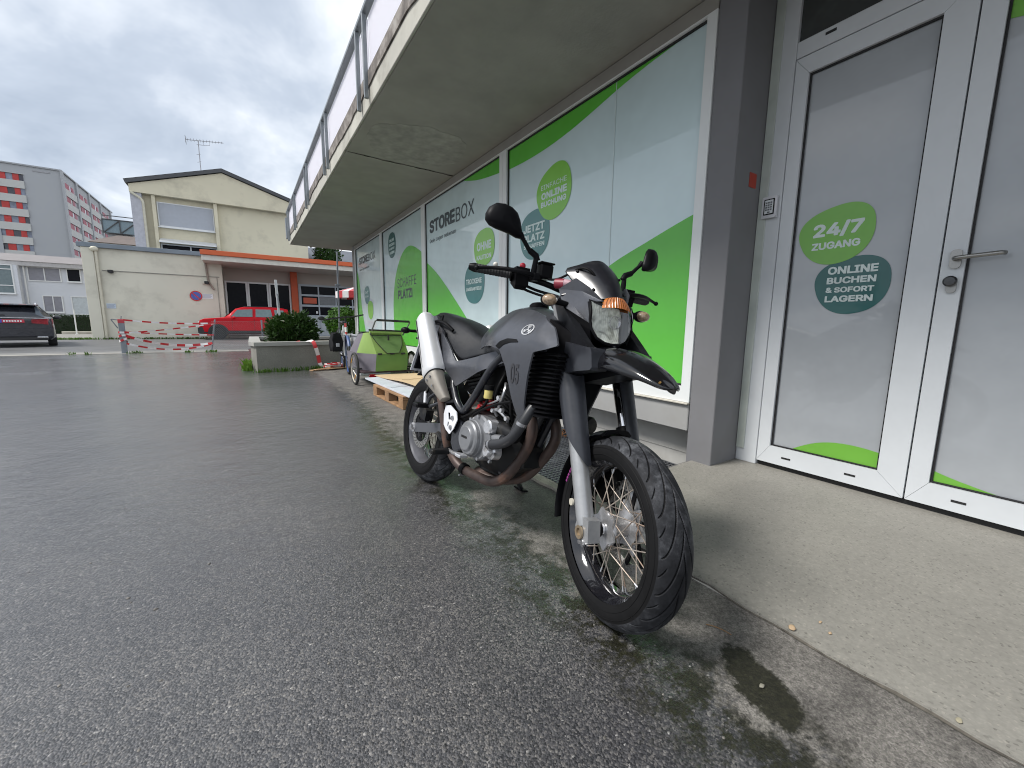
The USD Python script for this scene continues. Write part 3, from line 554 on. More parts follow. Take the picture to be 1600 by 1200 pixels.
gfx(d2, 'green_graphic', Polygon([(-.5, 2.21), (-.3, 2.16), (.9, 2.0), (.9, 2.6), (-.5, 2.6)]).intersection(lim2), DLIME, 1)
for d, ya, yb in ((d1, 1.105, 1.055), (d1, .785, .735), (d2, .372, .322)):
    obj('drain_cap', B((XD - .0125, yb, .092), (XD - .0095, ya, .103), .001), GASKET, d, smooth=False)
STEEL = pbr('brushed_steel', (.30, .295, .28), .36, metal=1., var=.06, scale=25)
hd = obj('handle', MB().tube(rounded([(XD - .012, .485, 1.222), (XD - .058, .485, 1.222), (XD - .058, .345, 1.228), (XD - .04, .338, 1.228)], .02, 6), .0095, 12), STEEL, d2)
obj('rosette', MB().prism(sbox(-.002, -.026, .002, .026).buffer(.017), .012, wallM(XD - .010, .485, 1.222)), STEEL, d2, smooth=40)
obj('lock_plate', MB().prism(sbox(-.002, -.020, .002, .020).buffer(.015), .010, wallM(XD - .010, .486, 1.105)), STEEL, d2, smooth=40)
obj('lock_knob', MB().lathe([(0, 0), (.018, 0), (.024, .006), (.024, .02), (.018, .026), (0, .027)], 24, wallM(XD - .019, .489, 1.122)), pbr('black_knob', (.012, .012, .014), .25, coat=.5), d2)
# keypad reader on the frame, red sticker on the column
kp = thing('keypad_reader', 'silver keypad reader with pale buttons on the door frame', 'keypad', (2.742, 1.312, 1.63))
kM = wallM(-.012)
obj('housing', MB().prism(sbox(-.036, -.057, .036, .057).buffer(.006), .016, wallM(.002)), pbr('keypad_silver', (.62, .62, .64), .35, metal=.3), kp, smooth=30)
obj('bezel', MB().prism(sbox(-.026, -.04, .026, .044).buffer(.004), .002, wallM(-.0145)), GASKET, kp, smooth=False)
obj('key_panel', MB().prism(sbox(-.023, -.037, .023, .041), .002, wallM(-.0168)), pbr('keypad_white', (.62, .65, .66), .4), kp, smooth=False)
for r_i in range(4):
    for c_i in range(3):
        obj('key', MB().prism(sbox(-.019 + c_i * .0135, .021 - r_i * .0135, -.009 + c_i * .0135, .03 - r_i * .0135), .002, wallM(-.019)), pbr('key_grey', (.16, .17, .18), .5, var=.5, scale=90), kp, smooth=False)
obj('key', MB().prism(sbox(-.006, -.034, .008, -.026), .002, wallM(-.019)), MATS['key_grey'], kp, smooth=False)
obj('sticker', MB().prism(sbox(-.036, -.038, .036, .038).buffer(.004), .002, frontM(1.3875, 2.655, 1.79)), pbr('red_sticker', (.34, .03, .012), .5, dirt=(.2, .02, .01)), None, smooth=False, label='red rectangular sticker on the dark side of the column', category='sticker')

# ---- floor grate in the light well
GALV = pbr('galvanised_steel', (.30, .31, .33), .35, metal=.85, var=.2, scale=8)
ZG = -.105
gr = thing('floor_grate', 'galvanised steel mesh grate over the light well behind the motorcycle', 'grate', (0, 0, 0))
gf = MB(); gf.box((1.424, 1.60, ZG - .03), (1.432, 3.75, ZG + .004)); gf.box((2.585, 1.60, ZG - .03), (2.593, 3.75, ZG + .004)); gf.box((1.432, 1.60, ZG - .03), (2.585, 1.606, ZG + .004)); gf.box((1.432, 3.744, ZG - .03), (2.585, 3.75, ZG + .004))
obj('frame', gf, GALV, gr, smooth=False)
for k in range(1, 34): obj('bearing_bar', B((1.432 + k * .034 - .0015, 1.607, ZG - .028), (1.432 + k * .034 + .0015, 3.743, ZG)), GALV, gr, smooth=False)
for k in range(1, 63): obj('cross_bar', B((1.433, 1.606 + k * .034 - .0022, ZG - .012), (2.584, 1.606 + k * .034 + .0022, ZG + .0025)), GALV, gr, smooth=False)
def leaf_litter(name, spots, size, mat, label, seed):
    r = np.random.default_rng(seed); b = MB()
    for (x, y, z) in spots:
        a = r.uniform(0, 2 * PI); s = size * r.uniform(.6, 1.2); t = np.linspace(0, 1, 6); w = np.sin(t * PI) * .42
        for q in (0,):
            c, sn = math.cos(a), math.sin(a); L = np.c_[(t - .5) * s, w * s, .25 * s * np.sin(t * 3) + w * s * .5]; Rr = np.c_[(t - .5) * s, -w * s, .25 * s * np.sin(t * 3) + w * s * .3]; Cc = np.c_[(t - .5) * s, t * 0, .25 * s * np.sin(t * 3)]
            rot = lambda P: np.c_[x + P[:, 0] * c - P[:, 1] * sn, y + P[:, 0] * sn + P[:, 1] * c, z + .002 + P[:, 2]]
            V = np.vstack([rot(L), rot(Cc), rot(Rr)]); F = []
            for k in range(5): F += [(k, k + 1, 7 + k, 6 + k), (6 + k, 7 + k, 13 + k, 12 + k)]
            b.add(V, F)
    return obj(name, b, mat, kind='stuff', label=label, category='leaves', smooth=False)
r = np.random.default_rng(12)
leaf_litter('dead_leaves', [(2.40 + r.normal(0, .07), 2.0 + r.uniform(0, .9), ZG + .003) for _ in range(60)], .05, leafmat('dead_leaf', [(.10, .045, .02), (.20, .09, .04), (.28, .14, .07)], .1), 'brown dead leaves on the grate along the wall', 5)
# ================================================================== BUILDINGS BEYOND
CREAM = pbr('cream_render', (.585, .56, .465), .85, var=.05, scale=.5, bump=.1, bscale=20, dirt=(.36, .34, .28), dirt_amt=.6, dscale=.9)
CREAM2 = pbr('cream_gable', (.60, .55, .41), .85, var=.06, scale=.4, dirt=(.33, .30, .23), dirt_amt=.6, dscale=.8)
ZINC = pbr('zinc_edge', (.16, .19, .22), .5, var=.15, scale=1)
DARKGLASS = pbr('dark_window', (.008, .009, .012), .2, var=.2, spec=.08)
WFRAME = pbr('white_window_frame', (.66, .67, .67), .45, var=.03)
ORANGE = pbr('orange_paint', (.52, .10, .028), .55, var=.06, scale=.8)
DARKROOF = pbr('dark_roof', (.06, .062, .066), .6, var=.2, scale=1)
yb = 28.0
b1 = thing('cream_building', 'low cream building with orange roof edge and orange column', 'building')
obj('wall', B((-6.3, yb, -.05), (-.86, 37, 4.40)), CREAM, b1, smooth=False)
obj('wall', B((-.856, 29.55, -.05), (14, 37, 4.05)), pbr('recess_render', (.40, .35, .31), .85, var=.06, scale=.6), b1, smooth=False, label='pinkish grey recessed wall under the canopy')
obj('roof', B((-6.42, yb - .12, 4.404), (-1.66, 37, 4.62), .01), ZINC, b1, smooth=False)
cn = MB(); cn.box((-1.62, 26.55, 4.05), (14.2, 37.0, 4.32), .01); can = obj('canopy', cn, pbr('canopy_white', (.58, .56, .50), .7, dirt=(.4, .37, .3)), b1, smooth=False)
obj('orange_fascia', B((-1.656, 26.45, 4.324), (14.3, 26.75, 4.56), .01), ORANGE, b1, smooth=False)
obj('roof', B((-1.6, 26.76, 4.324), (14.2, 37, 4.52)), ZINC, b1, smooth=False)
obj('column', B((2.58, 29.2, -.05), (2.95, 29.54, 4.045), .01), pbr('orange_column', (.46, .075, .022), .6, dirt=(.3, .05, .02)), b1, smooth=False, label='orange painted column')
def far_window(parent, x0, x1, z0, z1, y, mat=DARKGLASS, fr=.07, frm=WFRAME, mull=(), trans=(), sill=True, d=.05):
    o, i = sbox(x0 - fr, z0 - fr, x1 + fr, z1 + fr), sbox(x0, z0, x1, z1)
    p = o.difference(i)
    for mx in mull: p = p.union(sbox(mx - fr * .45, z0, mx + fr * .45, z1))
    for tz in trans: p = p.union(sbox(x0, tz - fr * .45, x1, tz + fr * .45))
    w = obj('window', MB().prism(p, d, frontM(y)), frm, parent, smooth=False)
    obj('pane', B((x0 + .002, y - .018, z0 + .002), (x1 - .002, y - .008, z1 - .002)), mat, w, smooth=False)
    if sill: obj('sill', B((x0 - fr - .04, y - d - .07, z0 - fr - .05), (x1 + fr + .04, y - .001, z0 - fr - .003)), frm, w, smooth=False)
    return w
for a, c in ((-.74, .19), (.38, 1.28), (1.48, 2.48)): far_window(b1, a, c, .25, 3.22, 29.54, fr=.09, sill=False)
LBLUE = pbr('pale_blue_grey_door', (.36, .40, .44), .5, var=.05)
gp = sbox(3.0, 0, 8.4, 3.36); holes = []
for k in range(5):
    for (z0, z1) in ((2.74, 3.24), (2.08, 2.62), (1.42, 1.95)): holes.append(sbox(3.16 + k * 1.045, z0, 4.13 + k * 1.045, z1))
gd = obj('garage_door', MB().prism(gp.difference(unary_union(holes)), .08, frontM(29.53)), LBLUE, b1, smooth=False)
for k, hb in enumerate(holes):
    x0, z0, x1, z1 = hb.bounds
    obj('pane', B((x0 + .003, 29.50, z0 + .003), (x1 - .003, 29.51, z1 - .003)), DARKGLASS if k != 4 else pbr('grey_pane', (.14, .15, .16), .2), gd, smooth=False)
obj('orange_panel', B((3.26, 29.488, 2.16), (4.04, 29.498, 2.52)), pbr('orange_panel', (.50, .09, .04), .5), gd, smooth=False)
for k in range(5): obj('door_panel', B((3.17 + k * 1.045, 29.43, .12), (4.12 + k * 1.045, 29.447, 1.34), .004), pbr('garage_panel', (.40, .44, .46), .5), gd, smooth=False)
obj('paper_notice', B((3.96, 29.48, 1.52), (4.08, 29.49, 1.68)), WFRAME, gd, smooth=False)
obj('door_handle', B((4.26, 29.40, .95), (4.30, 29.427, 1.15), .004), GASKET, gd, smooth=False)
PIPEM = pbr('cream_pipe', (.56, .53, .42), .5, var=.08)
dp = MB(); dp.tube(rounded([(-5.78, yb - .10, 4.34), (-5.78, yb - .10, .05)], .1), .055, 10); dp.ball((-5.82, yb - .13, 4.33), (.16, .12, .13), 1)
obj('downpipe', dp, PIPEM, b1)
dp = MB(); dp.tube(rounded([(-1.56, yb - .06, 4.04), (-1.50, yb - .06, 3.1), (-1.28, yb - .06, 2.66)], .12), .05, 10); obj('downpipe', dp, pbr('brown_pipe', (.26, .21, .17), .6), b1)
obj('cable_duct', B((-5.65, yb - .025, 3.33), (-1.0, yb - .002, 3.365)), pbr('duct_grey', (.22, .21, .18), .6), b1, smooth=False)
obj('cable_duct', B((-1.12, yb - .022, .02), (-1.095, yb - .002, 3.32)), MATS['duct_grey'], b1, smooth=False)
for x, z in ((-5.34, 3.31), (-1.58, 3.02)):
    q = MB(); q.box((x - .1, yb - .2, z - .07), (x + .1, yb - .026, z + .07), .02); q.box((x - .03, yb - .28, z - .1), (x + .09, yb - .21, z + .02), .02); obj('flood_lamp', q, GASKET, b1, smooth=False)
obj('wall_box', B((-1.78, yb - .05, 2.94), (-1.52, yb - .002, 3.18), .008), CREAM, b1, smooth=False)
obj('pilaster', B((-6.3, yb - .09, -.04), (-5.86, yb - .002, 4.40), .01), CREAM, b1, smooth=False)
# round no-parking sign and paper notices
sg = thing('no_parking_sign', 'round blue and red no stopping sign on the cream wall', 'sign', (-2.10, yb - .03, 2.29))
obj('plate', MB().prism(Point(0, 0).buffer(.27, 32), .012, frontM(.012)), pbr('sign_red', (.48, .03, .03), .45), sg, smooth=30)
obj('blue_disc', MB().prism(Point(0, 0).buffer(.212, 32), .004, frontM(-.001)), pbr('sign_blue', (.06, .10, .36), .45), sg, smooth=False)
obj('red_bar', MB().prism(LineString([(-.15, .15), (.15, -.15)]).buffer(.028, cap_style=2), .004, frontM(-.0055)), MATS['sign_red'], sg, smooth=False)
for nm, x0, x1, z0, z1, lb in (('notice', -1.90, -1.36, 2.16, 2.42, 'white paper notice with small print right of the round sign'), ('notice', -5.66, -5.32, 1.52, 1.76, 'small pale blue notice near the downpipe')):
    t = thing(nm, lb, 'notice', ((x0 + x1) / 2, yb - .012, (z0 + z1) / 2))
    obj('sheet', B(((x0 - x1) / 2, -.004, (z0 - z1) / 2), ((x1 - x0) / 2, .004, (z1 - z0) / 2)), WFRAME if x0 > -3 else pbr('pale_blue_paper', (.48, .55, .62), .6), t, smooth=False)
    q = MB()
    for k in range(4): q.box(((x0 - x1) * .42, -.0075, (z1 - z0) * (.3 - .2 * k)), ((x1 - x0) * (.42 - .1 * (k % 2)), -.0045, (z1 - z0) * (.38 - .2 * k)))
    obj('print', q, pbr('print_grey', (.25, .27, .33), .6), t, smooth=False)

# gabled building behind
b2 = thing('gabled_building', 'cream gabled building with grey shutter behind the low cream building', 'building')
yg = 34.0; XL, XRR, XA = -5.25, 4.32, -.58
zl, za, zr = 9.05, 10.55, 9.02
body = Polygon([(XL, 0), (XRR, 0), (XRR, zr), (XA, za), (XL, zl)])
obj('wall', MB().prism(body, 12.0, frontM(yg + 12.4)), CREAM2, b2, smooth=False)
gab = Polygon([(XL, 8.62), (XRR, 8.62), (XRR, zr), (XA, za), (XL, zl)])
obj('gable', MB().prism(gab, .36, frontM(yg + .365)), CREAM2, b2, smooth=False)
rf = LineString([(XL - .16, zl + .02), (XA, za + .07), (XRR + .16, zr + .02)]).buffer(.11, cap_style=2, join_style=2)
rf2 = affinity.translate(rf, 0, .09)
obj('roof', MB().prism(rf2, 12.6, frontM(yg + 12.5)), DARKROOF, b2, smooth=False)
for x0, x1 in ((-4.28, -4.11), (-1.19, -1.0)): obj('pilaster', B((x0, yg + .12, 4.5), (x1, yg + .396, 8.615)), CREAM2, b2, smooth=False)
obj('wall', B((-5.24, yg + .08, 4.4), (-4.72, yg + .396, 8.615)), pbr('lilac_grey_wall', (.40, .40, .43), .8), b2, smooth=False, label='pale grey side strip')
obj('downpipe', MB().tube(rounded([(-5.2, yg - .02, 8.60), (-4.68, yg + .1, 8.25), (-4.68, yg + .1, 4.5)], .2), .07, 10), PIPEM, b2)
w = obj('window', MB().prism(sbox(-4.08, 6.82, -1.22, 8.30).difference(sbox(-4.02, 6.9, -1.27, 8.24)), .06, frontM(yg + .396)), WFRAME, b2, smooth=False)
sn = MB()
obj('shutter', B((-4.018, yg + .36, 6.902), (-1.272, yg + .38, 8.238)), pbr('grey_shutter', (.40, .42, .46), .6, var=.04), w, smooth=False)
for k in range(20): sn.box((-4.01, yg + .352, 6.92 + k * .066), (-1.28, yg + .3595, 6.975 + k * .066))
obj('shutter_slats', sn, MATS['grey_shutter'], w, smooth=False, kind='stuff')
obj('sill', B((-4.12, yg + .24, 6.76), (-1.2, yg + .394, 6.815)), WFRAME, w, smooth=False)
obj('awning', MB().loft([[(-4.08, yg + .39, 6.12), (-4.08, yg - .25, 5.86), (-4.08, yg - .25, 5.78), (-4.08, yg + .39, 5.9)], [(-1.2, yg + .39, 6.12), (-1.2, yg - .25, 5.86), (-1.2, yg - .25, 5.78), (-1.2, yg + .39, 5.9)]]), WFRAME, b2, smooth=False)
far_window(b2, -4.02, -1.27, 4.7, 5.72, yg + .396, sill=False, mull=(-2.6,))
# television antenna on the ridge
an = thing('tv_antenna', 'television antenna with many crossbars on the gabled roof', 'antenna', (-1.86, 38, 0))
AL = pbr('antenna_alu', (.34, .34, .36), .4, metal=.6)
obj('mast', MB().cyl((0, 0, 10.0), (0, 0, 13.35), .028, n=8), AL, an)
bm = MB(); bm.cyl((-.72, 0, 13.52), (1.48, 0, 13.80), .02, n=6); bm.cyl((0, 0, 13.35), (.02, 0, 13.62), .025, n=6); bm.tube([(-.1, 0, 13.33), (.65, 0, 13.42), (.66, 0, 13.66)], .014, 6); bm.cyl((.28, 0, 13.38), (.28, 0, 13.65), .014, n=6); obj('boom', bm, AL, an)
for k in range(12):
    x = -.6 + k * .18; z = 13.535 + k * .0229
    obj('element', MB().cyl((x, -.34 + .012 * k, z), (x, .34 - .012 * k, z), .011, n=6), AL, an)
rfl = MB()
for k in range(5): rfl.cyl((-.70, -.3, 13.30 + k * .1), (-.70, .3, 13.30 + k * .1), .011, n=6)
rfl.cyl((-.70, 0, 13.28), (-.70, 0, 13.74), .012, n=6); obj('reflector', rfl, AL, an)
for z in (12.2, 11.1 + 1.6): obj('mast_stub', MB().cyl((-.16, 0, z - .05), (.06, 0, z + .03), .014, n=6), AL, an)

# white two-storey building on the left
b3 = thing('white_building', 'white two storey building with dark low roof behind the black car', 'building')
yw = 48.0
obj('wall', B((-34, yw, -.05), (-6.5, 62, 5.05)), pbr('white_render', (.58, .60, .64), .8, var=.04, scale=.4), b3, smooth=False)
obj('cornice', B((-34.2, yw - .35, 5.052), (-6.2, 62, 5.40), .02), pbr('grey_cornice', (.40, .39, .39), .7), b3, smooth=False)
obj('roof', MB().loft([[(-34.3, yw - .4, 5.404), (-34.3, 55, 6.7), (-34.3, 62, 5.404)], [(-6.1, yw - .4, 5.404), (-6.1, 55, 6.7), (-6.1, 62, 5.404)]]), pbr('grey_brown_roof', (.20, .185, .185), .8, var=.15, scale=1.5), b3, smooth=False)
obj('bay', B((-34, yw - .6, -.05), (-14.3, yw - .002, 5.05)), MATS['white_render'], b3, smooth=False, label='projecting white bay')
obj('downpipe', MB().cyl((-14.12, yw - .1, 0), (-14.12, yw - .1, 5.04), .06, n=8), WFRAME, b3)
BLIND = pbr('grey_blind', (.22, .22, .25), .4, var=.12, scale=3)
far_window(b3, -13.9, -12.2, 4.02, 5.0, yw - .001, BLIND, mull=(-13.05,), sill=False); far_window(b3, -11.76, -11.06, 4.08, 5.0, yw - .001); far_window(b3, -13.3, -12.3, 1.6, 2.80, yw - .001, BLIND, mull=(-12.78,)); far_window(b3, -11.7, -10.6, 1.45, 2.8, yw - .001, pbr('pale_blind', (.46, .50, .52), .5), sill=False)
for x in (-18.9, -16.7, -15.55): far_window(b3, x, x + .95, 2.95, 5.0, yw - .602, pbr('bay_pane', (.13, .17, .18), .12), trans=(3.5, 4.72), sill=True)
for x in (-24.5, -22.5, -20.6): far_window(b3, x, x + 1.4, 3.0, 4.9, yw - .602, BLIND)
hp = thing('clipped_hedge', 'clipped dark green hedge in front of the white building', 'hedge', (-9.95, 40.2, 0))
def foliage(center, rad, n, size, seed, shape='ball', droop=0., lumps=0., spike=0.):
    r = np.random.default_rng(seed); V, F = [], []
    cx_, cy_, cz_ = center
    for k in range(n):
        if shape == 'box':
            p = r.uniform(-1, 1, 3); ax = r.integers(0, 3); p[ax] = np.sign(p[ax]) * r.uniform(.86, 1.0); nrm = np.zeros(3); nrm[ax] = np.sign(p[ax]); nrm = norm(nrm + r.normal(0, .5, 3))
        else:
            d = norm(r.normal(0, 1, 3)); q = r.uniform(.45, 1) ** .45
            lump = 1 + lumps * (meshkit.fbm(d * 2.3 + seed, 3, seed) - .5) * 2
            p = d * q * lump; nrm = norm(d + r.normal(0, .6, 3))
        p = np.array(center) + p * np.array(rad)
        u, w_, _ = basis(nrm); a = r.uniform(0, 2 * PI); t = u * math.cos(a) + w_ * math.sin(a)
        if spike and r.random() < spike: t = norm(np.array(p - np.array(center)) + r.normal(0, .35 * np.linalg.norm(rad), 3) * .6 + np.array([0, 0, .15]))
        s = size * r.uniform(.55, 1.3); b_ = norm(np.cross(nrm, t)) if abs(nrm @ t) < .98 else u
        i = len(V); wd = .36 if not spike else .2
        V += [p - t * s * .5, p + b_ * s * wd + nrm * s * .08, p + t * s * .5 - np.array([0, 0, droop * s]), p - b_ * s * wd + nrm * s * .08]; F += [(i, i + 1, i + 2), (i, i + 2, i + 3)]
    return trimesh.Trimesh(np.array(V), np.array(F), process=False)
HEDGE = leafmat('hedge_leaf', [(.012, .035, .008), (.025, .06, .012), (.045, .085, .02)], .15)
obj('foliage', foliage((0, 0, .68), (1.3, .45, .62), 5200, .07, 4, 'box'), HEDGE, hp, smooth=False)
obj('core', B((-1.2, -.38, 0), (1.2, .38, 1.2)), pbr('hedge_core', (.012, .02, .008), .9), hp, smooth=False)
obj('kerb_block', B((-10.2, 38.9, .0), (-6.9, 39.3, .20), .02), KERB, None, smooth=False, label='low pale concrete edge beside the corner of the cream building', category='kerb')
gate_pole = thing('path_pole', 'thin pale pole standing in front of the hedge', 'pole', (-9.15, 37.5, 0)); obj('pole', MB().cyl((0, 0, 0), (0, 0, 1.6), .035, n=8), WFRAME, gate_pole); obj('foot', MB().cyl((0, 0, 0.009), (0, 0, .05), .09, n=10), WFRAME, gate_pole)
tufts('verge_grass', [(x, y, 0.0) for x, y in zip(np.random.default_rng(1).uniform(-14, -6.3, 260), np.random.default_rng(2).uniform(27.4, 28.4, 260))] + [(x, 27.9, 0) for x in np.linspace(-6.2, -1.5, 60)], .13, 9, GRASS, 'yellowish grass verge along the foot of the cream building', .12, width=.014)

# high-rise
b4 = thing('apartment_tower', 'tall grey apartment block with red panelled window bands', 'building')
HR = pbr('tower_render', (.34, .35, .36), .8, var=.03, scale=.1); HRB = pbr('tower_band', (.44, .44, .42), .8, var=.03, scale=.1)
RED = pbr('tower_red_panel', (.42, .035, .03), .5, var=.25, scale=.7); TWG = pbr('tower_window', (.17, .19, .24), .15, var=.4, scale=.8); MAR = pbr('tower_maroon_panel', (.24, .035, .06), .5, var=.3, scale=.7); TDK = pbr('tower_dark_window', (.05, .05, .06), .15)
xt, yt, ht = -30.06, 127., 31.75
obj('wall', B((-62, yt, -1), (xt, yt + 39, ht)), HR, b4, smooth=False)
obj('roof', B((-62.3, yt - .2, ht + .003), (xt + .25, yt + 39.3, ht + .28)), pbr('tower_roof_edge', (.30, .31, .32), .6), b4, smooth=False)
obj('vent_grille', B((-34.0, yt - .08, 30.95), (-31.6, yt - .002, 31.2)), pbr('vent_grey', (.30, .30, .31), .7), b4, smooth=False)
for k in range(11):
    zt = 29.98 - 2.75 * k
    obj('spandrel', B((-62, yt - .25, zt - 2.75 + .02), (-35.38, yt - .002, zt - 1.28), .01), HRB, b4, smooth=False)
    x = -35.42; seq = [('g', .62), ('r', .85), ('g', .95), ('r', 1.05), ('g', .7)] ; j = k
    for i in range(20):
        t_, wd = seq[(i + (0 if k % 2 else 5)) % 5]; wd *= 1 + .1 * ((k * 7 + i * 3) % 5 - 2) * .3
        if t_ == 'r': obj('red_panel', B((x - wd, yt - .14, zt - 1.26), (x - .03, yt - .003, zt - .03)), RED, b4, smooth=False)
        else: obj('window', B((x - wd, yt - .08, zt - 1.26), (x - .03, yt - .003, zt - .03)), TWG if (i + k) % 3 else TDK, b4, smooth=False)
        x -= wd
        if x < -44: break
    obj('slab_edge', B((-62, yt - .3, zt + .0), (-35.38, yt - .002, zt + .10)), HRB, b4, smooth=False)
    # side wing
    for bay, (y0, y1) in enumerate(((127.6, 134.9), (136.9, 143.8), (145.9, 153.2), (155.4, 162.6))):
        obj('side_spandrel', B((xt + .002, y0 - .2, zt - 2.75 + .02), (xt + .22, y1 + .2, zt - 1.24)), HRB, b4, smooth=False)
        yy = y0
        for i, (t_, wd) in enumerate([('d', .9), ('m', 1.7), ('r', .9), ('d' if (k + bay) % 2 else 'g', 1.1), ('m', 1.2), ('p', 1.0)]):
            mt = {'d': TDK, 'm': MAR, 'r': MAR, 'g': TWG, 'p': pbr('tower_pink_panel', (.30, .17, .21), .5)}[t_]
            obj('side_window' if t_ in 'dg' else 'side_panel', B((xt + .002, yy, zt - 1.22), (xt + .06 + .05 * (t_ in 'mr'), yy + wd - .04, zt - .02)), mt, b4, smooth=False); yy += wd
for y in (127.2, 135.9, 144.85, 154.3, 164): obj('side_pier', B((xt + .003, y - .5, -1), (xt + .30, y + .5, ht)), HR, b4, smooth=False)
obj('end_pier', B((-40.4, yt - .32, -1), (-39.5, yt - .31, 19.0)), HR, b4, smooth=False)

# glazed bridge and small roofs between tower and gabled building
br = thing('glazed_link', 'glazed link with crossed braces between the tower and the gabled building', 'building', (-10.4, 60, 0))
obj('glazing', B((-1.25, 0, 10.05), (1.6, 3, 11.35)), pbr('link_glass', (.16, .22, .25), .25, var=.1), br, smooth=False)
BRM = pbr('link_steel', (.07, .075, .08), .5)
for a, c in (((-1.25, 10.02), (1.6, 10.02)), ((-1.25, 11.38), (1.6, 11.38)), ((-1.25, 10.0), (-1.25, 11.4)), ((0.1, 10.0), (.1, 11.4)), ((-1.2, 10.05), (.1, 11.35)), ((.1, 10.05), (1.45, 11.35)), ((-1.25, 11.75), (1.6, 11.75))):
    obj('brace', MB().cyl((a[0], -.06, a[1]), (c[0], -.06, c[1]), .05, n=6), BRM, br)
obj('pier', B((-1.0, .3, 0), (.6, 2.7, 10.0)), HR, br, smooth=False)
lr = thing('brown_roofed_building', 'brown roofed low building under the glazed link', 'building', (-9.0, 56, 0))
obj('wall', B((-2.6, 0, 0), (3.2, 6, 8.4)), pbr('cream_plain', (.52, .50, .42), .8), lr, smooth=False)
obj('roof', MB().loft([[(-3.0, -.4, 8.404), (-1.4, 3, 9.7), (-3.0, 6.4, 8.404)], [(3.6, -.4, 8.404), (3.6, 3, 9.7), (3.6, 6.4, 8.404)]]), pbr('brown_roof', (.13, .105, .095), .8, var=.2, scale=2), lr, smooth=False)
# bits seen right of the gabled building
sb = thing('slate_roofed_house', 'house with dark overhanging eaves behind the orange canopy', 'house', (7.0, 44, 0))
obj('wall', B((-1.6, 0, 0), (4.5, 7, 7.0)), pbr('dim_wall', (.25, .22, .2), .8), sb, smooth=False)
obj('roof', MB().loft([[(-2.2, -.8, 6.9), (-2.2, 3.5, 8.6), (-2.2, 7.8, 6.9)], [(5.2, -.8, 6.9), (5.2, 3.5, 8.6), (5.2, 7.8, 6.9)]]), pbr('slate_roof', (.10, .11, .13), .6, var=.2, scale=3), sb, smooth=False)
def tree(loc, h, rad, seed, label, cols):
    t = thing('tree', label, 'tree', loc)
    b = MB(); b.tube(spline([(0, 0, -.05), (.08, .03, h * .3), (-.05, .05, h * .75)], 8), np.linspace(.16, .05, 8), 8)
    r = np.random.default_rng(seed)
    for k in range(7):
        a = k * 2.4; z = h * (.35 + .06 * k); b.tube([(0, 0, z), (math.cos(a) * rad * .5, math.sin(a) * rad * .5, z + h * .15), (math.cos(a) * rad * .8, math.sin(a) * rad * .8, z + h * .22)], [.06, .035, .012], 6)
    obj('trunk', b, pbr('bark', (.10, .075, .05), .9, var=.3, scale=8), t)
    V = [foliage((r.normal(0, rad * .4), r.normal(0, rad * .4), h * r.uniform(.5, .95)), (rad * .55, rad * .55, rad * .45), 700, .16, seed + k, lumps=.5) for k in range(9)]
    obj('crown', trimesh.util.concatenate(V), leafmat(label.split()[0] + '_tree_leaf', cols, .3), t, smooth=False)
tree((6.1, 36.5, 0), 8.2, 1.7, 31, 'green tree rising behind the orange canopy beside the shop', [(.03, .07, .01), (.07, .14, .02), (.13, .2, .03)])

# ================================================================== CARS
def car_body(P, W, top_w, n=14):
    """P: list of (x, z_bottom, z_shoulder, z_roof); lofted along x with a tumblehome greenhouse"""
    S = []
    for x, zb, zs, zr, w in P:
        hw = W / 2 * w; tw = top_w / 2 * w if zr > zs + .05 else hw * .93
        prof = [(-hw * .90, zb), (-hw * .985, zb + .10), (-hw, zb + .3), (-hw * .985, zs - .06), (-hw * .955, zs), (-tw, zr - .05), (-tw * .9, zr - .008), (-tw * .45, zr + .012)]
        prof = prof + [(-a, b) for a, b in prof[::-1]]
        S.append([(x, a, b) for a, b in prof])
    return MB().loft(S)
def wheel_parts(parent, c, R, w, side, rimm):
    M = mat4((1, 0, 0), (0, 0, 1), (0, -1, 0), c) if side < 0 else mat4((1, 0, 0), (0, 0, -1), (0, 1, 0), c)
    t = MB().lathe([(R * .66, -w / 2 + .01), (R * .9, -w / 2), (R, -w * .36), (R, w * .36), (R * .9, w / 2), (R * .66, w / 2 - .01)], 36, M)
    wh = obj('wheel', t, pbr('car_tyre', (.016, .016, .017), .8), parent)
    rm = MB().lathe([(R * .68, -.02), (R * .68, w / 2 - .02), (R * .62, w / 2 - .012), (R * .6, w / 2 - .06)], 30, M)
    rm.lathe([(0, w / 2 - .03), (R * .16, w / 2 - .03), (R * .18, w / 2 - .06)], 20, M)
    for k in range(5):
        a = k * 2 * PI / 5; ca, sa = math.cos(a), math.sin(a)
        pts = [((rr * ca - t_ * sa), (rr * sa + t_ * ca)) for rr, t_ in ((R * .1, -.035), (R * .64, -.05), (R * .64, .05), (R * .1, .035))]
        rm.prism(Polygon(pts), .03, M @ mat4((1, 0, 0), (0, 1, 0), (0, 0, 1), (0, 0, w / 2 - .055)))
    obj('rim', rm, rimm, wh, smooth=30)
    obj('brake_disc', MB().lathe([(0, w / 2 - .09), (R * .58, w / 2 - .09)], 24, M), pbr('dark_disc', (.05, .05, .05), .5), wh)
CARGLASS = pbr('car_glass', (.05, .065, .065), .05, spec=.8); CHROME = pbr('car_chrome', (.7, .7, .72), .15, metal=1.)
ALLOY = pbr('alloy_dark', (.10, .10, .105), .4, metal=.5)
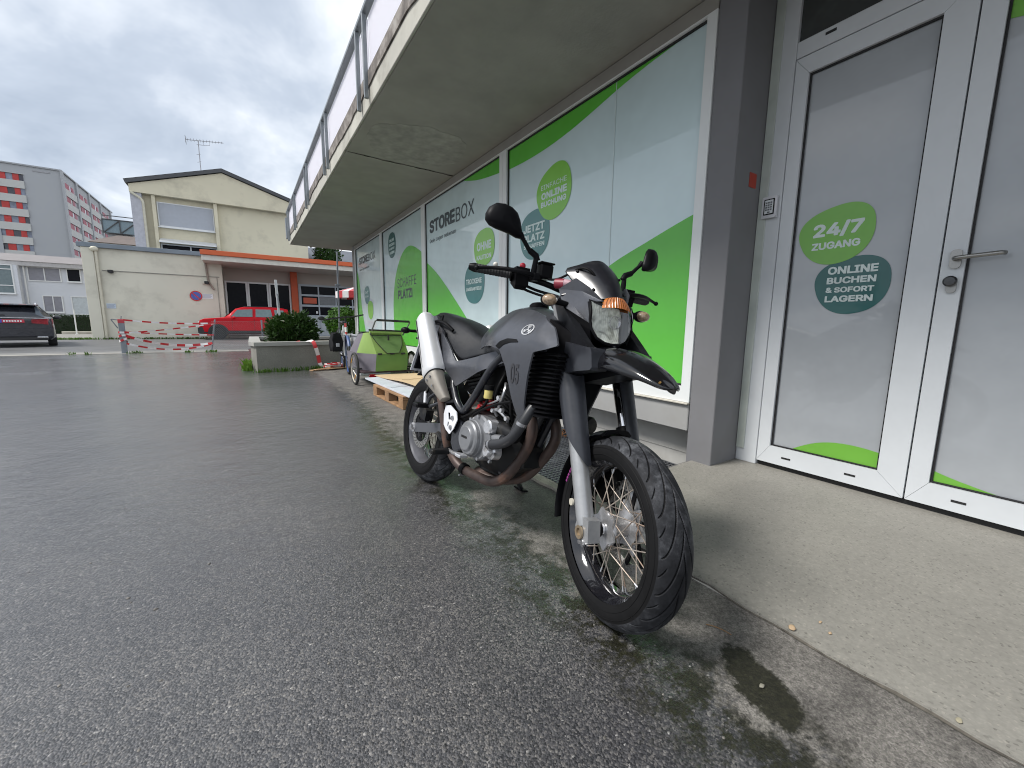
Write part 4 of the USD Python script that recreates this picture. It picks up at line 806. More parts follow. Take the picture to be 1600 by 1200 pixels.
# red small SUV, seen from its left side, facing left
rc = thing('red_car', 'red compact off road car parked before the cream building', 'car', (.17, 26.7, 0))
RP = pbr('red_car_paint', (.47, .006, .014), .5, var=.04, coat=.08, coat_roughness=.1, spec=.15); BLK = pbr('black_cladding', (.02, .02, .021), .65)
P = [(-2.12, .42, .84, .86, .86), (-2.08, .36, .97, .99, .93), (-1.90, .30, 1.05, 1.07, .97), (-1.3, .28, 1.11, 1.12, 1.), (-1.02, .28, 1.13, 1.16, 1.), (-.80, .28, 1.14, 1.36, 1.), (-.55, .28, 1.14, 1.60, 1.), (-.2, .28, 1.14, 1.71, 1.), (.8, .28, 1.14, 1.74, 1.), (1.5, .28, 1.14, 1.72, 1.), (1.88, .30, 1.14, 1.64, .99), (2.02, .34, 1.08, 1.2, .97), (2.1, .40, .95, .98, .93)]
obj('body', car_body(P, 1.8, 1.36), RP, rc, smooth=40)
sideY = -.905
def side_panel(parent, name, pts, mat, y0=-.86, yt=-.70, zs=1.12, zr=1.70, off=.014):
    """panel on the greenhouse flank: follows the tumblehome"""
    f = lambda z: y0 + (yt - y0) * np.clip((z - zs) / (zr - zs), 0, 1)
    V = [(x, f(z) - off, z) for x, z in pts]; n = len(V); V += [(x, f(z) + .02, z) for x, z in pts]
    tri = trimesh.creation.triangulate_polygon(Polygon(pts), engine='earcut'); F = [tuple(t) for t in np.asarray(tri[1])]
    VV = [(x, f(z) - off, z) for x, z in tri[0]]
    b = MB(); b.add(VV, np.array(F)); b.add(V, [(k, (k + 1) % n, n + (k + 1) % n, n + k) for k in range(n)])
    return obj(name, b, mat, parent, smooth=False)
for pts in ([(-.76, 1.19), (-.46, 1.55), (.22, 1.60), (.20, 1.19)], [(.34, 1.19), (.36, 1.60), (1.06, 1.60), (1.12, 1.19)], [(1.26, 1.25), (1.22, 1.59), (1.66, 1.57), (1.76, 1.25)]): side_panel(rc, 'side_window', pts, pbr('pale_car_glass', (.13, .18, .18), .06, spec=.8))
obj('windscreen', MB().add([(-1.04, -.70, 1.17), (-1.04, .70, 1.17), (-.57, .60, 1.60), (-.57, -.60, 1.60)], [(0, 1, 2, 3)]), CARGLASS, rc)
for x in (-1.33, 1.24):
    a = np.linspace(-.15, PI + .15, 20); arch = Polygon([(x + .44 * math.cos(t), .36 + .44 * math.sin(t)) for t in a]).difference(Point(x, .36).buffer(.365))
    obj('wheel_arch', MB().prism(arch, .05, frontM(-.865)), BLK, rc, smooth=False)
    wheel_parts(rc, (x, -.80, .345), .345, .22, -1, ALLOY); wheel_parts(rc, (x, .80, .345), .345, .22, 1, ALLOY)
    obj('wheel_well', MB().prism(Point(x, .36).buffer(.372), .02, frontM(-.885)), GASKET, rc, smooth=False)
obj('sill_cladding', B((-.95, -.925, .30), (.85, -.86, .47), .02), BLK, rc, smooth=False)
obj('bumper', MB().loft([[(x, y, z) for x, z in ((-2.17, .34), (-2.17, .62), (-2.0, .66), (-1.8, .62), (-1.72, .34))] for y in (-.86, .86)]), BLK, rc, smooth=30)
obj('skid_plate', B((-2.19, -.6, .27), (-1.95, .6, .335), .02), pbr('silver_trim', (.5, .5, .5), .4), rc, smooth=False)
obj('headlight', MB().lathe([(0, .03), (.09, .02), (.11, 0)], 20, mat4((0, 1, 0), (0, 0, 1), (-1, 0, 0), (-2.10, -.66, .84))), pbr('lamp_glass', (.6, .62, .65), .1, coat=.5), rc)
mr = MB(); mr.ball((-.62, -1.0, 1.14), (.07, .10, .075), 2); mr.cyl((-.62, -.86, 1.10), (-.62, -.98, 1.12), .03, n=8); obj('wing_mirror', mr, RP, rc)
for x in (.05, 1.0): obj('door_handle', B((x, -.925, .98), (x + .16, -.895, 1.005), .008), RP, rc, smooth=False)
obj('door_gap', B((.262, -.906, .48), (.272, -.880, 1.10)), GASKET, rc, smooth=False); obj('door_gap', B((-.72, -.906, .50), (-.71, -.880, 1.05)), GASKET, rc, smooth=False)
for s in (-1, 1): obj('roof_rail', MB().tube(rounded([(-.2, s * .60, 1.69), (-.12, s * .60, 1.745), (1.35, s * .60, 1.735), (1.45, s * .60, 1.68)], .05), .018, 8), BLK, rc)
# black estate car seen from behind
bc = thing('black_car', 'black estate car seen from behind at the left edge', 'car', (-6.38, 20.15, 0), .27)
BP = pbr('black_car_paint', (.012, .013, .017), .22, var=.04, coat=.9, coat_roughness=.03)
S = []
for y, zb, zs, zr, w in ((-.02, .42, .86, .88, .90), (.02, .30, .96, 1.0, .95), (.12, .24, 1.0, 1.10, .975), (.35, .22, 1.0, 1.36, 1.0), (.75, .22, .99, 1.43, 1.0), (1.6, .22, .98, 1.46, 1.0), (2.5, .22, .97, 1.43, 1.0), (3.1, .22, .96, 1.16, 1.0), (3.45, .22, .95, .98, 1.0), (4.4, .24, .86, .88, .96), (4.75, .34, .66, .68, .8)):
    hw = .93 * w; tw = .62 * w if zr > zs + .05 else hw * .92
    pr = [(-hw * .88, zb), (-hw * .98, zb + .1), (-hw, zb + .35), (-hw * .97, zs), (-tw, zr - .045), (-tw * .88, zr - .005), (-tw * .4, zr + .01)]
    pr = pr + [(-a, c) for a, c in pr[::-1]]; S.append([(a, y, c) for a, c in pr])
obj('body', MB().loft(S), BP, bc, smooth=40)
obj('rear_window', MB().add([(-.70, .055, 1.02), (.70, .055, 1.02), (.585, .34, 1.345), (-.585, .34, 1.345)], [(0, 1, 2, 3)]), pbr('tinted_glass', (.10, .12, .14), .06, spec=.9), bc)
obj('spoiler', MB().loft([[(x, .20, 1.375), (x, .18, 1.40), (x, .55, 1.445), (x, .55, 1.40)] for x in (-.62, .62)]), BP, bc, smooth=False)
wp = MB(); wp.cyl((-.12, .03, 1.06), (-.45, .075, 1.12), .012, n=6); obj('rear_wiper', wp, GASKET, bc)
obj('chrome_strip', B((-.80, -.032, .955), (.80, .01, .975), .006), pbr('chrome_strip', (.6, .6, .62), .3, metal=.7), bc, smooth=False)
TL = pbr('tail_lamp', (.16, .008, .014), .12, var=.5, scale=14, coat=.8)
for s in (-1, 1):
    obj('tail_light', MB().loft([[(s * .42, -.036, .80), (s * .42, -.036, .92), (s * .42, .02, .92), (s * .42, .02, .80)], [(s * .78, -.03, .76), (s * .78, -.03, .95), (s * .78, .03, .95), (s * .78, .03, .76)], [(s * .905, .10, .78), (s * .905, .10, .95), (s * .89, .2, .95), (s * .89, .2, .78)]]), TL, bc, smooth=False)
    for y in (.95, 3.75): wheel_parts(bc, (s * .81, y, .33), .33, .22, 1, ALLOY) if False else obj('wheel', MB().lathe([(.0, -.10), (.22, -.11), (.31, -.11), (.335, -.07), (.335, .07), (.31, .11), (.22, .11), (0, .10)], 32, mat4((0, 1, 0), (0, 0, 1), (1, 0, 0), (s * .83, y, .335))), MATS['car_tyre'], bc)
    q = MB(); q.ball((s * 1.03, 2.72, 1.02), (.12, .06, .075), 2); q.cyl((s * .88, 2.74, .97), (s * 1.0, 2.73, 1.0), .025, n=8); obj('wing_mirror', q, BP, bc)
    obj('roof_rail', MB().tube(rounded([(s * .56, .5, 1.43), (s * .56, .6, 1.49), (s * .56, 2.2, 1.49), (s * .56, 2.35, 1.45)], .06), .017, 8), CHROME, bc)
    obj('side_window', MB().add([(s * .905, .62, 1.0), (s * .90, 2.75, .99), (s * .66, 2.25, 1.39), (s * .655, .72, 1.38)], [(0, 1, 2, 3) if s > 0 else (3, 2, 1, 0)]), CARGLASS, bc)
pl = obj('number_plate', B((-.27, -.05, .81), (.27, -.037, .92), .004), pbr('plate_red', (.42, .03, .05), .45), bc, smooth=False)
obj('plate_band', B((-.267, -.055, .813), (-.20, -.0505, .917)), pbr('plate_blue', (.05, .06, .35), .45), pl, smooth=False)
q = MB()
for k in range(7): q.box((-.17 + k * .058, -.054, .835), (-.135 + k * .058, -.0505, .895))
obj('plate_characters', q, WFRAME, pl, smooth=False)
obj('bumper', MB().loft([[(-.86, -.06, .36), (-.86, -.06, .62), (-.86, .05, .66), (-.86, .05, .30)], [(.86, -.06, .36), (.86, -.06, .62), (.86, .05, .66), (.86, .05, .30)]]), BP, bc, smooth=False)
obj('diffuser', B((-.75, -.045, .24), (.75, .02, .345), .01), BLK, bc, smooth=False)
for s in (-1, 1): obj('exhaust_tip', B((s * .62 - .12, -.07, .30), (s * .62 + .12, -.046, .36), .01), CHROME, bc, smooth=False)
# ================================================================== YARD OBJECTS
PLANTM = concrete_material('planter_concrete', (.15, .145, .125), (.24, .232, .205), rough=.8)
pt = thing('planter', 'long grey concrete planter with a pale rim at the end of the yard', 'planter')
obj('wall', MB().prism(Polygon([(.14, 8.72), (.06, 9.05), (.10, 12.4), (2.2, 12.4), (2.2, 9.12), (.55, 8.78)]).difference(Polygon([(.26, 8.92), (.20, 9.15), (.24, 12.22), (2.06, 12.22), (2.06, 9.28), (.6, 8.96)])), .50, mat4((1, 0, 0), (0, 1, 0), (0, 0, 1), (0, 0, -.03))), PLANTM, pt, smooth=False)
obj('rim', MB().prism(Polygon([(.11, 8.69), (.03, 9.04), (.07, 12.43), (2.23, 12.43), (2.23, 9.09), (.56, 8.75)]).difference(Polygon([(.29, 8.96), (.23, 9.17), (.27, 12.19), (2.03, 12.19), (2.03, 9.31), (.62, 9.0)])), .07, mat4((1, 0, 0), (0, 1, 0), (0, 0, 1), (0, 0, .472))), pbr('rim_concrete', (.31, .305, .285), .75, var=.1, scale=3, dirt=(.25, .25, .2)), pt, smooth=False)
obj('soil', B((.31, 9.35, .30), (2.02, 12.18, .44)), pbr('soil', (.05, .038, .026), .95, var=.3, scale=12), pt, smooth=False)
YEW = [(.028, .065, .012), (.06, .125, .022), (.115, .18, .035), (.22, .24, .06)]
sh1 = thing('yew_bush', 'rounded dark green conifer bush in the planter', 'bush', (.88, 10.25, .43))
obj('foliage', trimesh.util.concatenate([foliage((0, 0, .30), (.52, .5, .40), 4200, .10, 8, lumps=.5, spike=.85), foliage((.1, 0, .25), (.42, .42, .32), 1500, .09, 9, spike=.5)]), leafmat('yew_leaf', YEW, .15), sh1, smooth=False)
q = MB()
for k in range(6): q.tube([(0, 0, -.04), (.15 * math.cos(k), .15 * math.sin(k), .2), (.35 * math.cos(k), .32 * math.sin(k), .42)], [.02, .014, .006], 6)
obj('stem', q, pbr('bark', (.10, .075, .05), .9, var=.3, scale=8), sh1)
sh2 = thing('laurel_bush', 'bright yellow green leafy bush beside the end of the shop', 'bush', (2.42, 13.0, 0))
obj('foliage', foliage((0, 0, .92), (.46, .45, .50), 2600, .085, 21, lumps=.4), leafmat('laurel_leaf', [(.05, .13, .012), (.10, .21, .02), (.20, .30, .03), (.34, .36, .06)], .3), sh2, smooth=False)
q = MB()
for k in range(6): q.tube([(0, 0, 0), (.12 * math.cos(k), .12 * math.sin(k), .5), (.3 * math.cos(k), .3 * math.sin(k), .95)], [.025, .018, .006], 6)
obj('stem', q, MATS['bark'], sh2)
# orange leaves near the bicycle bars: a small autumn-red shrub in front of the laurel
tufts('weeds', [(x, 8.60 + .6 * max(0, x - .5) * .35 - .01, 0) for x in np.random.default_rng(9).uniform(.12, 1.5, 46)] + [(.0 + .02 * k, 9.0 + .06 * k, 0) for k in range(4)], .10, 10, GRASS, 'green weeds along the foot of the planter', .045, width=.006)
tufts('curb_weeds', [(x, 15.33 + .05 * math.sin(x * 9), .0) for x in (-2.7, -2.62, -2.55, -1.5, -1.42, -.98, -.9, -.84, -3.6, -3.9)], .10, 16, GRASS, 'tufts of weeds on the pale edging by the taped post', .05, width=.008)
tufts('planter_weeds', [(.02 + .03 * math.sin(k), 9.0 + .1 * k, 0) for k in range(6)], .26, 22, leafmat('weed_leaf', [(.10, .2, .02), (.17, .28, .03)], .3), 'yellow green weed at the left corner of the planter', .05, width=.016)

# ---- post, fence, tapes
GALV2 = pbr('weathered_zinc', (.20, .22, .24), .55, metal=.5, var=.2, scale=6)
po = thing('gate_post', 'square grey steel gate post wrapped with red and white tape', 'post', (-2.885, 15.5, 0), .1)
obj('post', B((-.062, -.062, -.02), (.062, .062, .95), .008), GALV2, po, smooth=False)
obj('hinge_arm', MB().tube(rounded([(-.06, 0, .93), (-.20, 0, .95), (-.08, 0, .70)], .02), .014, 6).cyl((.0, 0, .94), (.02, 0, 1.04), .012, n=6), GALV2, po)
obj('base_plate', B((-.10, -.10, .001), (.10, .10, .014), .003), GALV2, po, smooth=False)
obj('red_cap', B((-.066, -.066, .84), (.066, .066, .955), .008), pbr('red_tape_cap', (.40, .04, .05), .5), po, smooth=False)
TRED, TWHITE = pbr('tape_red', (.46, .025, .03), .4), pbr('tape_white', (.68, .66, .65), .4)
def tape(name, P, w, label, seg=.19, kind=None, group=None, up=(0, 0, 1), tw=.0, parent=None, phase=0., both=True):
    P = resample(P, 140); t = thing(name, label, 'barrier tape', group=group)
    L = np.r_[0, np.cumsum(np.linalg.norm(np.diff(P, axis=0), axis=1))]
    r = np.random.default_rng(len(label)); u = np.array(up, float)
    D = np.gradient(P, axis=0); W = []
    for i in range(len(P)):
        d = norm(D[i]); a = tw * math.sin(L[i] * 2.1 + seg); x = norm(u - d * (u @ d)); y = np.cross(d, x); W.append(x * math.cos(a) + y * math.sin(a))
    W = np.array(W); bands = {0: MB(), 1: MB()}
    for i in range(len(P) - 1):
        k = int((L[i] + phase) / seg) % 2
        V = [P[i] - W[i] * w / 2, P[i + 1] - W[i + 1] * w / 2, P[i + 1] + W[i + 1] * w / 2, P[i] + W[i] * w / 2]
        bands[k].add(V, [(0, 1, 2, 3)])
    obj('red_bands', bands[0], TRED, t, kind='stuff'); obj('white_bands', bands[1], TWHITE, t, kind='stuff')
    return t
def sag(a, b, s, n=30):
    t = np.linspace(0, 1, n); P = np.outer(1 - t, a) + np.outer(t, b); P[:, 2] -= s * 4 * t * (1 - t); return P
A_, B_ = (-2.83, 15.45), (-.86, 15.86)
tape('barrier_tape', sag((*A_, .935), (-.79, 15.86, .87), .05), .045, 'topmost red and white tape across the gap', tw=.2)
tape('barrier_tape', sag((*A_, .57), (-.80, 15.86, .86), .03), .04, 'red and white tape rising from the wrapped post to the fence post', tw=.5, phase=.1)
tape('barrier_tape', sag((*A_, .60), (-.84, 15.86, .50), .02), .04, 'nearly level red and white tape at half height of the post', tw=.4, phase=.05)
tape('barrier_tape', sag((*A_, .50), (-.9, 15.86, .25), .16), .075, 'wide sagging red and white tape below the level one', tw=.7)
tape('barrier_tape', sag((*A_, .28), (-.9, 15.86, .22), .17), .05, 'lowest red and white tape sagging nearly to the ground', tw=.5, phase=.12)
a = np.linspace(0, 6 * PI, 120)
tape('barrier_tape', np.c_[-2.885 + .088 * np.cos(a), 15.5 + .088 * np.sin(a), .30 + .32 * a / a[-1] + .02 * np.sin(a * 1.3)], .055, 'red and white tape wound round the gate post', seg=.09)
fe = thing('wire_fence', 'chain link fence in front of the red car', 'fence')
F0, F1 = np.array((-.88, 15.9)), np.array((1.75, 13.6))
for k, q in enumerate((F0, (F0 + F1) / 2, F1)): obj('post', MB().cyl((q[0] - (.0 if k else .06), q[1], -.02), (q[0] + (.0 if k else .10), q[1], .98), .022, n=8), GALV2, fe)
wm = MB(); Lf = np.linalg.norm(F1 - F0); df = (F1 - F0) / Lf
for s in (-1, 1):
    for k in range(-16, 62):
        x0 = k * .06; pts = []
        z0, z1 = .06, .92; xa, xb = (x0, x0 + (z1 - z0)) if s > 0 else (x0 + (z1 - z0), x0)
        pa, pb = np.array([xa, z0]), np.array([xb, z1])
        t0, t1 = 0., 1.
        d = pb[0] - pa[0]; lo, hi = (0 - pa[0]) / d, (Lf - pa[0]) / d
        if lo > hi: lo, hi = hi, lo
        t0, t1 = max(0, lo), min(1, hi)
        if t1 - t0 < .02: continue
        q0, q1 = pa + (pb - pa) * t0, pa + (pb - pa) * t1
        c = lambda q: (F0[0] + df[0] * q[0], F0[1] + df[1] * q[0] + .004 * s, q[1])
        wm.tube([c(q0), c(q1)], .0014, 4, caps=False)
obj('wire_mesh', wm, pbr('fence_wire', (.16, .17, .18), .5, metal=.4), fe, kind='stuff')
for z in (.06, .92): obj('tension_wire', MB().cyl((*F0, z), (*F1, z), .003, n=5), MATS['fence_wire'], fe)

# tape over the planter and the pile on the ground
tape('barrier_tape', spline([(.85, 8.98, .552), (1.02, 8.84, .553), (1.08, 8.80, .55), (1.12, 8.74, .46), (1.17, 8.80, .28), (1.225, 8.77, .04), (1.29, 8.70, .01)], 60), .07, 'red and white tape hanging over the planter rim to the ground', seg=.16, up=(1, .2, .3), tw=.25)
r = np.random.default_rng(41)
pp = [(1.43 + .17 * math.cos(k * 1.9) + r.normal(0, .04), 8.64 + .11 * math.sin(k * 1.9) + r.normal(0, .03), .045 + .010 * (k % 5) + abs(r.normal(0, .010))) for k in range(30)]
tape('barrier_tape', spline(pp, 160), .06, 'crumpled heap of red and white tape on the ground', seg=.13, tw=1.2)
WOOD = pbr('board_wood', (.36, .22, .12), .7, var=.2, scale=9)
pk = thing('wood_offcuts', 'thin wooden boards lying under the crumpled tape', 'boards', (1.36, 8.56, 0))
for k, (x, y, a, l) in enumerate(((-.1, .02, .5, .62), (.02, -.09, .3, .7), (.12, .1, .75, .5))):
    M = mat4((math.cos(a), math.sin(a), 0), (-math.sin(a), math.cos(a), 0), (0, 0, 1), (x, y, .004 + .018 * k)); obj('board', MB().box((-l / 2, -.045, 0), (l / 2, .045, .016), .002, M), WOOD, pk, smooth=False)
# ---- poles and parasol behind
pl_ = thing('galvanised_pole', 'thin galvanised pole with a clamp rising beside the end of the shop', 'pole', (2.22, 12.3, 0))
obj('pole', MB().cyl((0, 0, 0), (.04, 0, 2.85), .024, n=10), GALV2, pl_); obj('clamp', B((-.05, -.03, 1.93), (.09, .03, 1.98), .006), GALV2, pl_, smooth=False); obj('foot', B((-.12, -.12, .0), (.12, .12, .012), .003), GALV2, pl_, smooth=False)
p2_ = thing('leaning_post', 'short pale leaning post behind the dark conifer bush', 'post', (.82, 12.6, 0))
obj('post', B((-.03, -.03, 0), (.03, .03, 2.02), .004, ).xf(mat4((1, 0, 0), (0, 1, 0), (-.03, 0, 1), (0, 0, 0))), pbr('pale_post', (.52, .53, .53), .5), p2_, smooth=False)
obj('bracket', MB().tube(rounded([(-.035, -.05, 1.3), (-.035, -.05, 1.62), (-.06, -.05, 1.66)], .02), .012, 6), GALV2, p2_)
pa = thing('parasol', 'red and white parasol behind the end of the shop', 'parasol', (3.15, 14.0, 0))
obj('pole', MB().cyl((0, 0, 0), (0, 0, 2.15), .02, n=8), GALV2, pa); obj('base', MB().lathe([(0, .005), (.22, .005), (.22, .05), (.05, .09), (0, .09)], 24), GALV2, pa)
for k in range(20):
    a0, a1 = k * PI / 10, (k + 1) * PI / 10; q = MB(); R_ = .68
    c0, c1 = (math.cos(a0), math.sin(a0)), (math.cos(a1), math.sin(a1))
    q.add([(0, 0, 2.1), (c0[0] * R_, c0[1] * R_, 1.90), (c1[0] * R_, c1[1] * R_, 1.90)], [(0, 1, 2)])
    q.add([(c0[0] * R_, c0[1] * R_, 1.90), (c1[0] * R_, c1[1] * R_, 1.90), (c1[0] * R_, c1[1] * R_, 1.70), (c0[0] * R_, c0[1] * R_, 1.70)], [(0, 3, 2, 1)])
    obj('canopy_panel', q, TRED if k % 2 else TWHITE, pa, smooth=False)
q = MB()
for k in range(10):
    a0 = k * PI / 5; q.tube([(0, 0, 1.72), (.38 * math.cos(a0), .38 * math.sin(a0), 1.98), (.66 * math.cos(a0), .66 * math.sin(a0), 1.88)], .008, 5)
obj('ribs', q, GASKET, pa)

# ---- pallet, panel and cardboard
PW = pbr('pallet_wood', (.29, .165, .08), .75, var=.35, scale=12, bump=.3, bscale=60, dirt=(.09, .065, .045), dirt_amt=.7)
pz = thing('pallet', 'wooden pallet under the white panel beside the motorcycle', 'pallet', (1.335, 4.12, .0), .025)
LX, LY = .8, 1.08
for x in (0, .36, .70):
    obj('bottom_board', B((x, 0, .002), (x + .10, LY, .022), .002), PW, pz, smooth=False)
    for y in (0, LY / 2 - .07, LY - .14): obj('block', B((x, y, .0235), (x + .10, y + .14, .10), .003), PW, pz, smooth=False)
for y in (0, LY / 2 - .07, LY - .14): obj('stringer', B((0, y, .1015), (LX, y + .14, .121), .002), PW, pz, smooth=False)
for x in (0, .165, .34, .52, .70): obj('top_board', B((x, 0, .1225), (x + .10, LY, .143), .002), PW, pz, smooth=False)
pnl = thing('laminate_sheet', 'white laminated sheet lying on the wooden pallet', 'sheet', (1.37, 3.92, .1445), .02)
obj('panel', B((0, 0, 0), (.84, 1.8, .019), .0015), pbr('white_laminate', (.50, .53, .58), .4, var=.05), pnl, smooth=False)
obj('pencil_line', MB().tube([(.02, .75, .0202), (.2, .76, .0202), (.8, .9, .0202)], .0016, 4), GASKET, pnl)
CARD = pbr('cardboard', (.53, .385, .24), .8, var=.05, scale=6, dirt=(.42, .28, .16))
cb = thing('cardboard_sheet', 'large brown cardboard sheet lying curled on the white panel', 'cardboard', (1.53, 4.12, .166), .0)
gx, gy = np.meshgrid(np.linspace(0, 1, 16), np.linspace(0, 1, 30), indexing='ij')
X_ = .0 + gx * .62 + .07 * (1 - gx) * (1 - gy) - .03 * gy; Y_ = gy * 1.75 + .05 * np.sin(gx * 3); Z_ = .004 + .035 * np.clip(1 - gx * 1.6, 0, 1) * (np.sin(gy * 5.2) * .5 + .55) + .03 * gx ** 2 * (.5 + .5 * np.sin(gy * 4 + 1))
V = np.stack([X_, Y_, Z_], -1).reshape(-1, 3); V2 = V - [0, 0, .0035]; nn = 30; Fq = []
for i in range(15):
    for j in range(29): a_ = i * nn + j; Fq.append((a_, a_ + nn, a_ + nn + 1, a_ + 1))
edge = [i * nn for i in range(16)] + [15 * nn + j for j in range(1, 30)] + [i * nn + 29 for i in range(14, -1, -1)] + [j for j in range(28, 0, -1)]
bq = MB(); bq.add(V, Fq); bq.add(V2, [f[::-1] for f in Fq]); nE = len(edge); bq.add(np.vstack([V[edge], V2[edge]]), [(k, nE + k, nE + (k + 1) % nE, (k + 1) % nE) for k in range(nE)])
obj('sheet', bq, CARD, cb, smooth=30)
obj('fold_line', MB().tube(spline([(.08, .85, .045), (.3, 1.0, .02), (.6, 1.15, .025)], 20), .002, 4), pbr('fold_dark', (.22, .13, .06), .8), cb)
# small timber block on the cardboard, near the motorcycle
# ---- bicycle trailer
LG = pbr('trailer_light_green', (.20, .31, .075), .75, var=.08, scale=7); DG = pbr('trailer_green', (.115, .22, .052), .75, var=.10, scale=7); GF = pbr('trailer_grey', (.125, .115, .135), .8, var=.1, scale=7); NETM = pbr('trailer_flap', (.13, .22, .07), .8, var=.1, scale=9)
tl = thing('bike_trailer', 'green and grey child bike trailer parked along the windows', 'bike trailer', (1.345, 6.0, 0))
# local: x right, y away; points of the cabin
def quad(P, nu=8, nv=8, bulge=0., nrm=(0, -1, 0)):
    a_, b_, c_, d_ = map(lambda p: np.array(p, float), P); u, v = np.meshgrid(np.linspace(0, 1, nu), np.linspace(0, 1, nv), indexing='ij')
    G = ((1 - u) * (1 - v))[..., None] * a_ + (u * (1 - v))[..., None] * b_ + (u * v)[..., None] * c_ + ((1 - u) * v)[..., None] * d_
    G = G + (bulge * np.sin(PI * u) * np.sin(PI * v))[..., None] * np.array(nrm, float) + (.006 * np.sin(u * 17 + v * 9) * np.sin(PI * u) * np.sin(PI * v))[..., None] * np.array(nrm, float)
    V = G.reshape(-1, 3); F = [(i * nv + j, (i + 1) * nv + j, (i + 1) * nv + j + 1, i * nv + j + 1) for i in range(nu - 1) for j in range(nv - 1)]
    return MB().add(V, F)
LBc, RBc = (.19, -.06, .215), (.655, -.06, .215); LMc, RMc = (.215, -.06, .465), (.67, -.06, .465)
LT, RT = (.165, .10, .775), (.635, .10, .755)
obj('lower_back_panel', quad([LBc, RBc, RMc, LMc], bulge=.02), DG, tl)
obj('upper_back_panel', quad([LMc, RMc, RT, LT], bulge=.015), LG, tl)
# the rounded mesh flap with its black piping
ft = np.linspace(0, 1, 22); fl = [(.175 + .45 * t, 0, .735 - 0 * t) for t in (0, 1)]
outl = [(.18, .735)] + [(.18 + .13 * t ** 1.2, .735 - .20 * t) for t in (.4, .8)] + [(.32, .52), (.36, .475), (.54, .475), (.575, .53)] + [(.60 + .025 * t, .53 + .2 * t) for t in (.3, 1.)]
fy = lambda z: -.06 + (z - .465) / .30 * .16 - .022
fp = Polygon(outl); tri = trimesh.creation.triangulate_polygon(fp, engine='earcut')
obj('window_flap', MB().add([(x, fy(z), z) for x, z in tri[0]], np.asarray(tri[1])), NETM, tl, smooth=False)
obj('flap_piping', MB().tube([(x, fy(z) - .003, z) for x, z in outl + outl[:1]], .005, 6), GASKET, tl)
obj('roof_roll', MB().cyl((.16, .075, .785), (.64, .075, .765), .022, n=10), pbr('roof_roll', (.26, .40, .11), .8), tl)
obj('roof_roll', MB().cyl((.15, .07, .812), (.645, .07, .792), .013, n=10), GASKET, tl, label='black edge of the roof roll')
obj('hang_tab', B((.40, -.0, .66), (.425, .012, .74), .004).xf(mat4((1, 0, 0), (0, 1, 0), (0, 0, 1), (0, -.0, 0))), GASKET, tl, smooth=False)
for x in (.26, .44, .60): obj('velcro_tab', B((x - .03, -.085, .455), (x + .03, -.066, .48), .004), GASKET, tl, smooth=False)
SLf, SLm = (.03, .35, .215), (.0, .40, .47)
obj('side_panel', quad([SLf, LBc, LMc, (.02, .30, .47)], bulge=.02, nrm=(-.7, -.7, 0)), GF, tl, label='grey lower left side panel')
obj('side_panel', quad([(.02, .30, .47), LMc, LT, (.13, .32, .76)], bulge=.012, nrm=(-.7, -.7, 0)), LG, tl, label='light green upper left side panel')
obj('side_panel', quad([(.01, .75, .47), (.02, .30, .47), (.13, .32, .76), (.12, .62, .74)], bulge=.01, nrm=(-1, 0, 0)), GF, tl, label='grey upper left side panel')
obj('side_panel', quad([(.02, .95, .215), SLf, (.02, .30, .47), (.01, .95, .47)], bulge=.01, nrm=(-1, 0, 0)), GF, tl, label='grey lower left side panel towards the front')
obj('side_panel', quad([RBc, (.79, .35, .215), (.80, .30, .47), RMc], bulge=.02, nrm=(.7, -.7, 0)), DG, tl); obj('side_panel', quad([RMc, (.80, .30, .47), (.70, .32, .74), RT], bulge=.01, nrm=(.7, -.7, 0)), LG, tl)
obj('side_panel', quad([(.79, .35, .215), (.79, .95, .215), (.80, .95, .47), (.80, .30, .47)], nrm=(1, 0, 0)), GF, tl); obj('side_panel', quad([(.80, .30, .47), (.80, .75, .47), (.70, .62, .74), (.70, .32, .74)], nrm=(1, 0, 0)), LG, tl)
obj('roof', quad([LT, RT, (.70, .62, .74), (.12, .62, .75)], bulge=.02, nrm=(0, 0, 1)), LG, tl)
obj('front_panel', quad([(.80, .95, .215), (.02, .95, .215), (.12, .62, .75), (.70, .62, .74)], bulge=.03, nrm=(0, 1, .3)), LG, tl)
obj('floor', B((.03, -.04, .19), (.78, .95, .21)), pbr('trailer_floor', (.05, .03, .035), .8), tl, smooth=False)
BT = pbr('black_tube', (.02, .02, .021), .4)
hb = MB(); hb.tube(rounded([(.175, .09, .74), (.235, .0, .955), (.74, -.02, .935), (.655, .09, .73)], .03, 5), .011, 8); obj('push_handle', hb, pbr('handle_grey', (.12, .125, .12), .4), tl)
obj('handle_grip', MB().cyl((.25, -.002, .955), (.725, -.02, .936), .017, n=10), BT, tl)
obj('axle_bar', MB().cyl((-.05, .24, .235), (.86, .24, .235), .012, n=8).box((.0, .2, .175), (.82, .30, .189)), BT, tl)
obj('red_reflector', B((.10, -.05, .10), (.20, -.02, .175), .008), pbr('red_reflector', (.30, .01, .015), .2, coat=.5), tl, smooth=False)
RUB = pbr('cycle_tyre', (.02, .02, .02), .75); CREAMR = pbr('cycle_rim', (.48, .44, .36), .4, metal=.3); SPK = pbr('spoke_steel', (.5, .5, .5), .3, metal=.9)
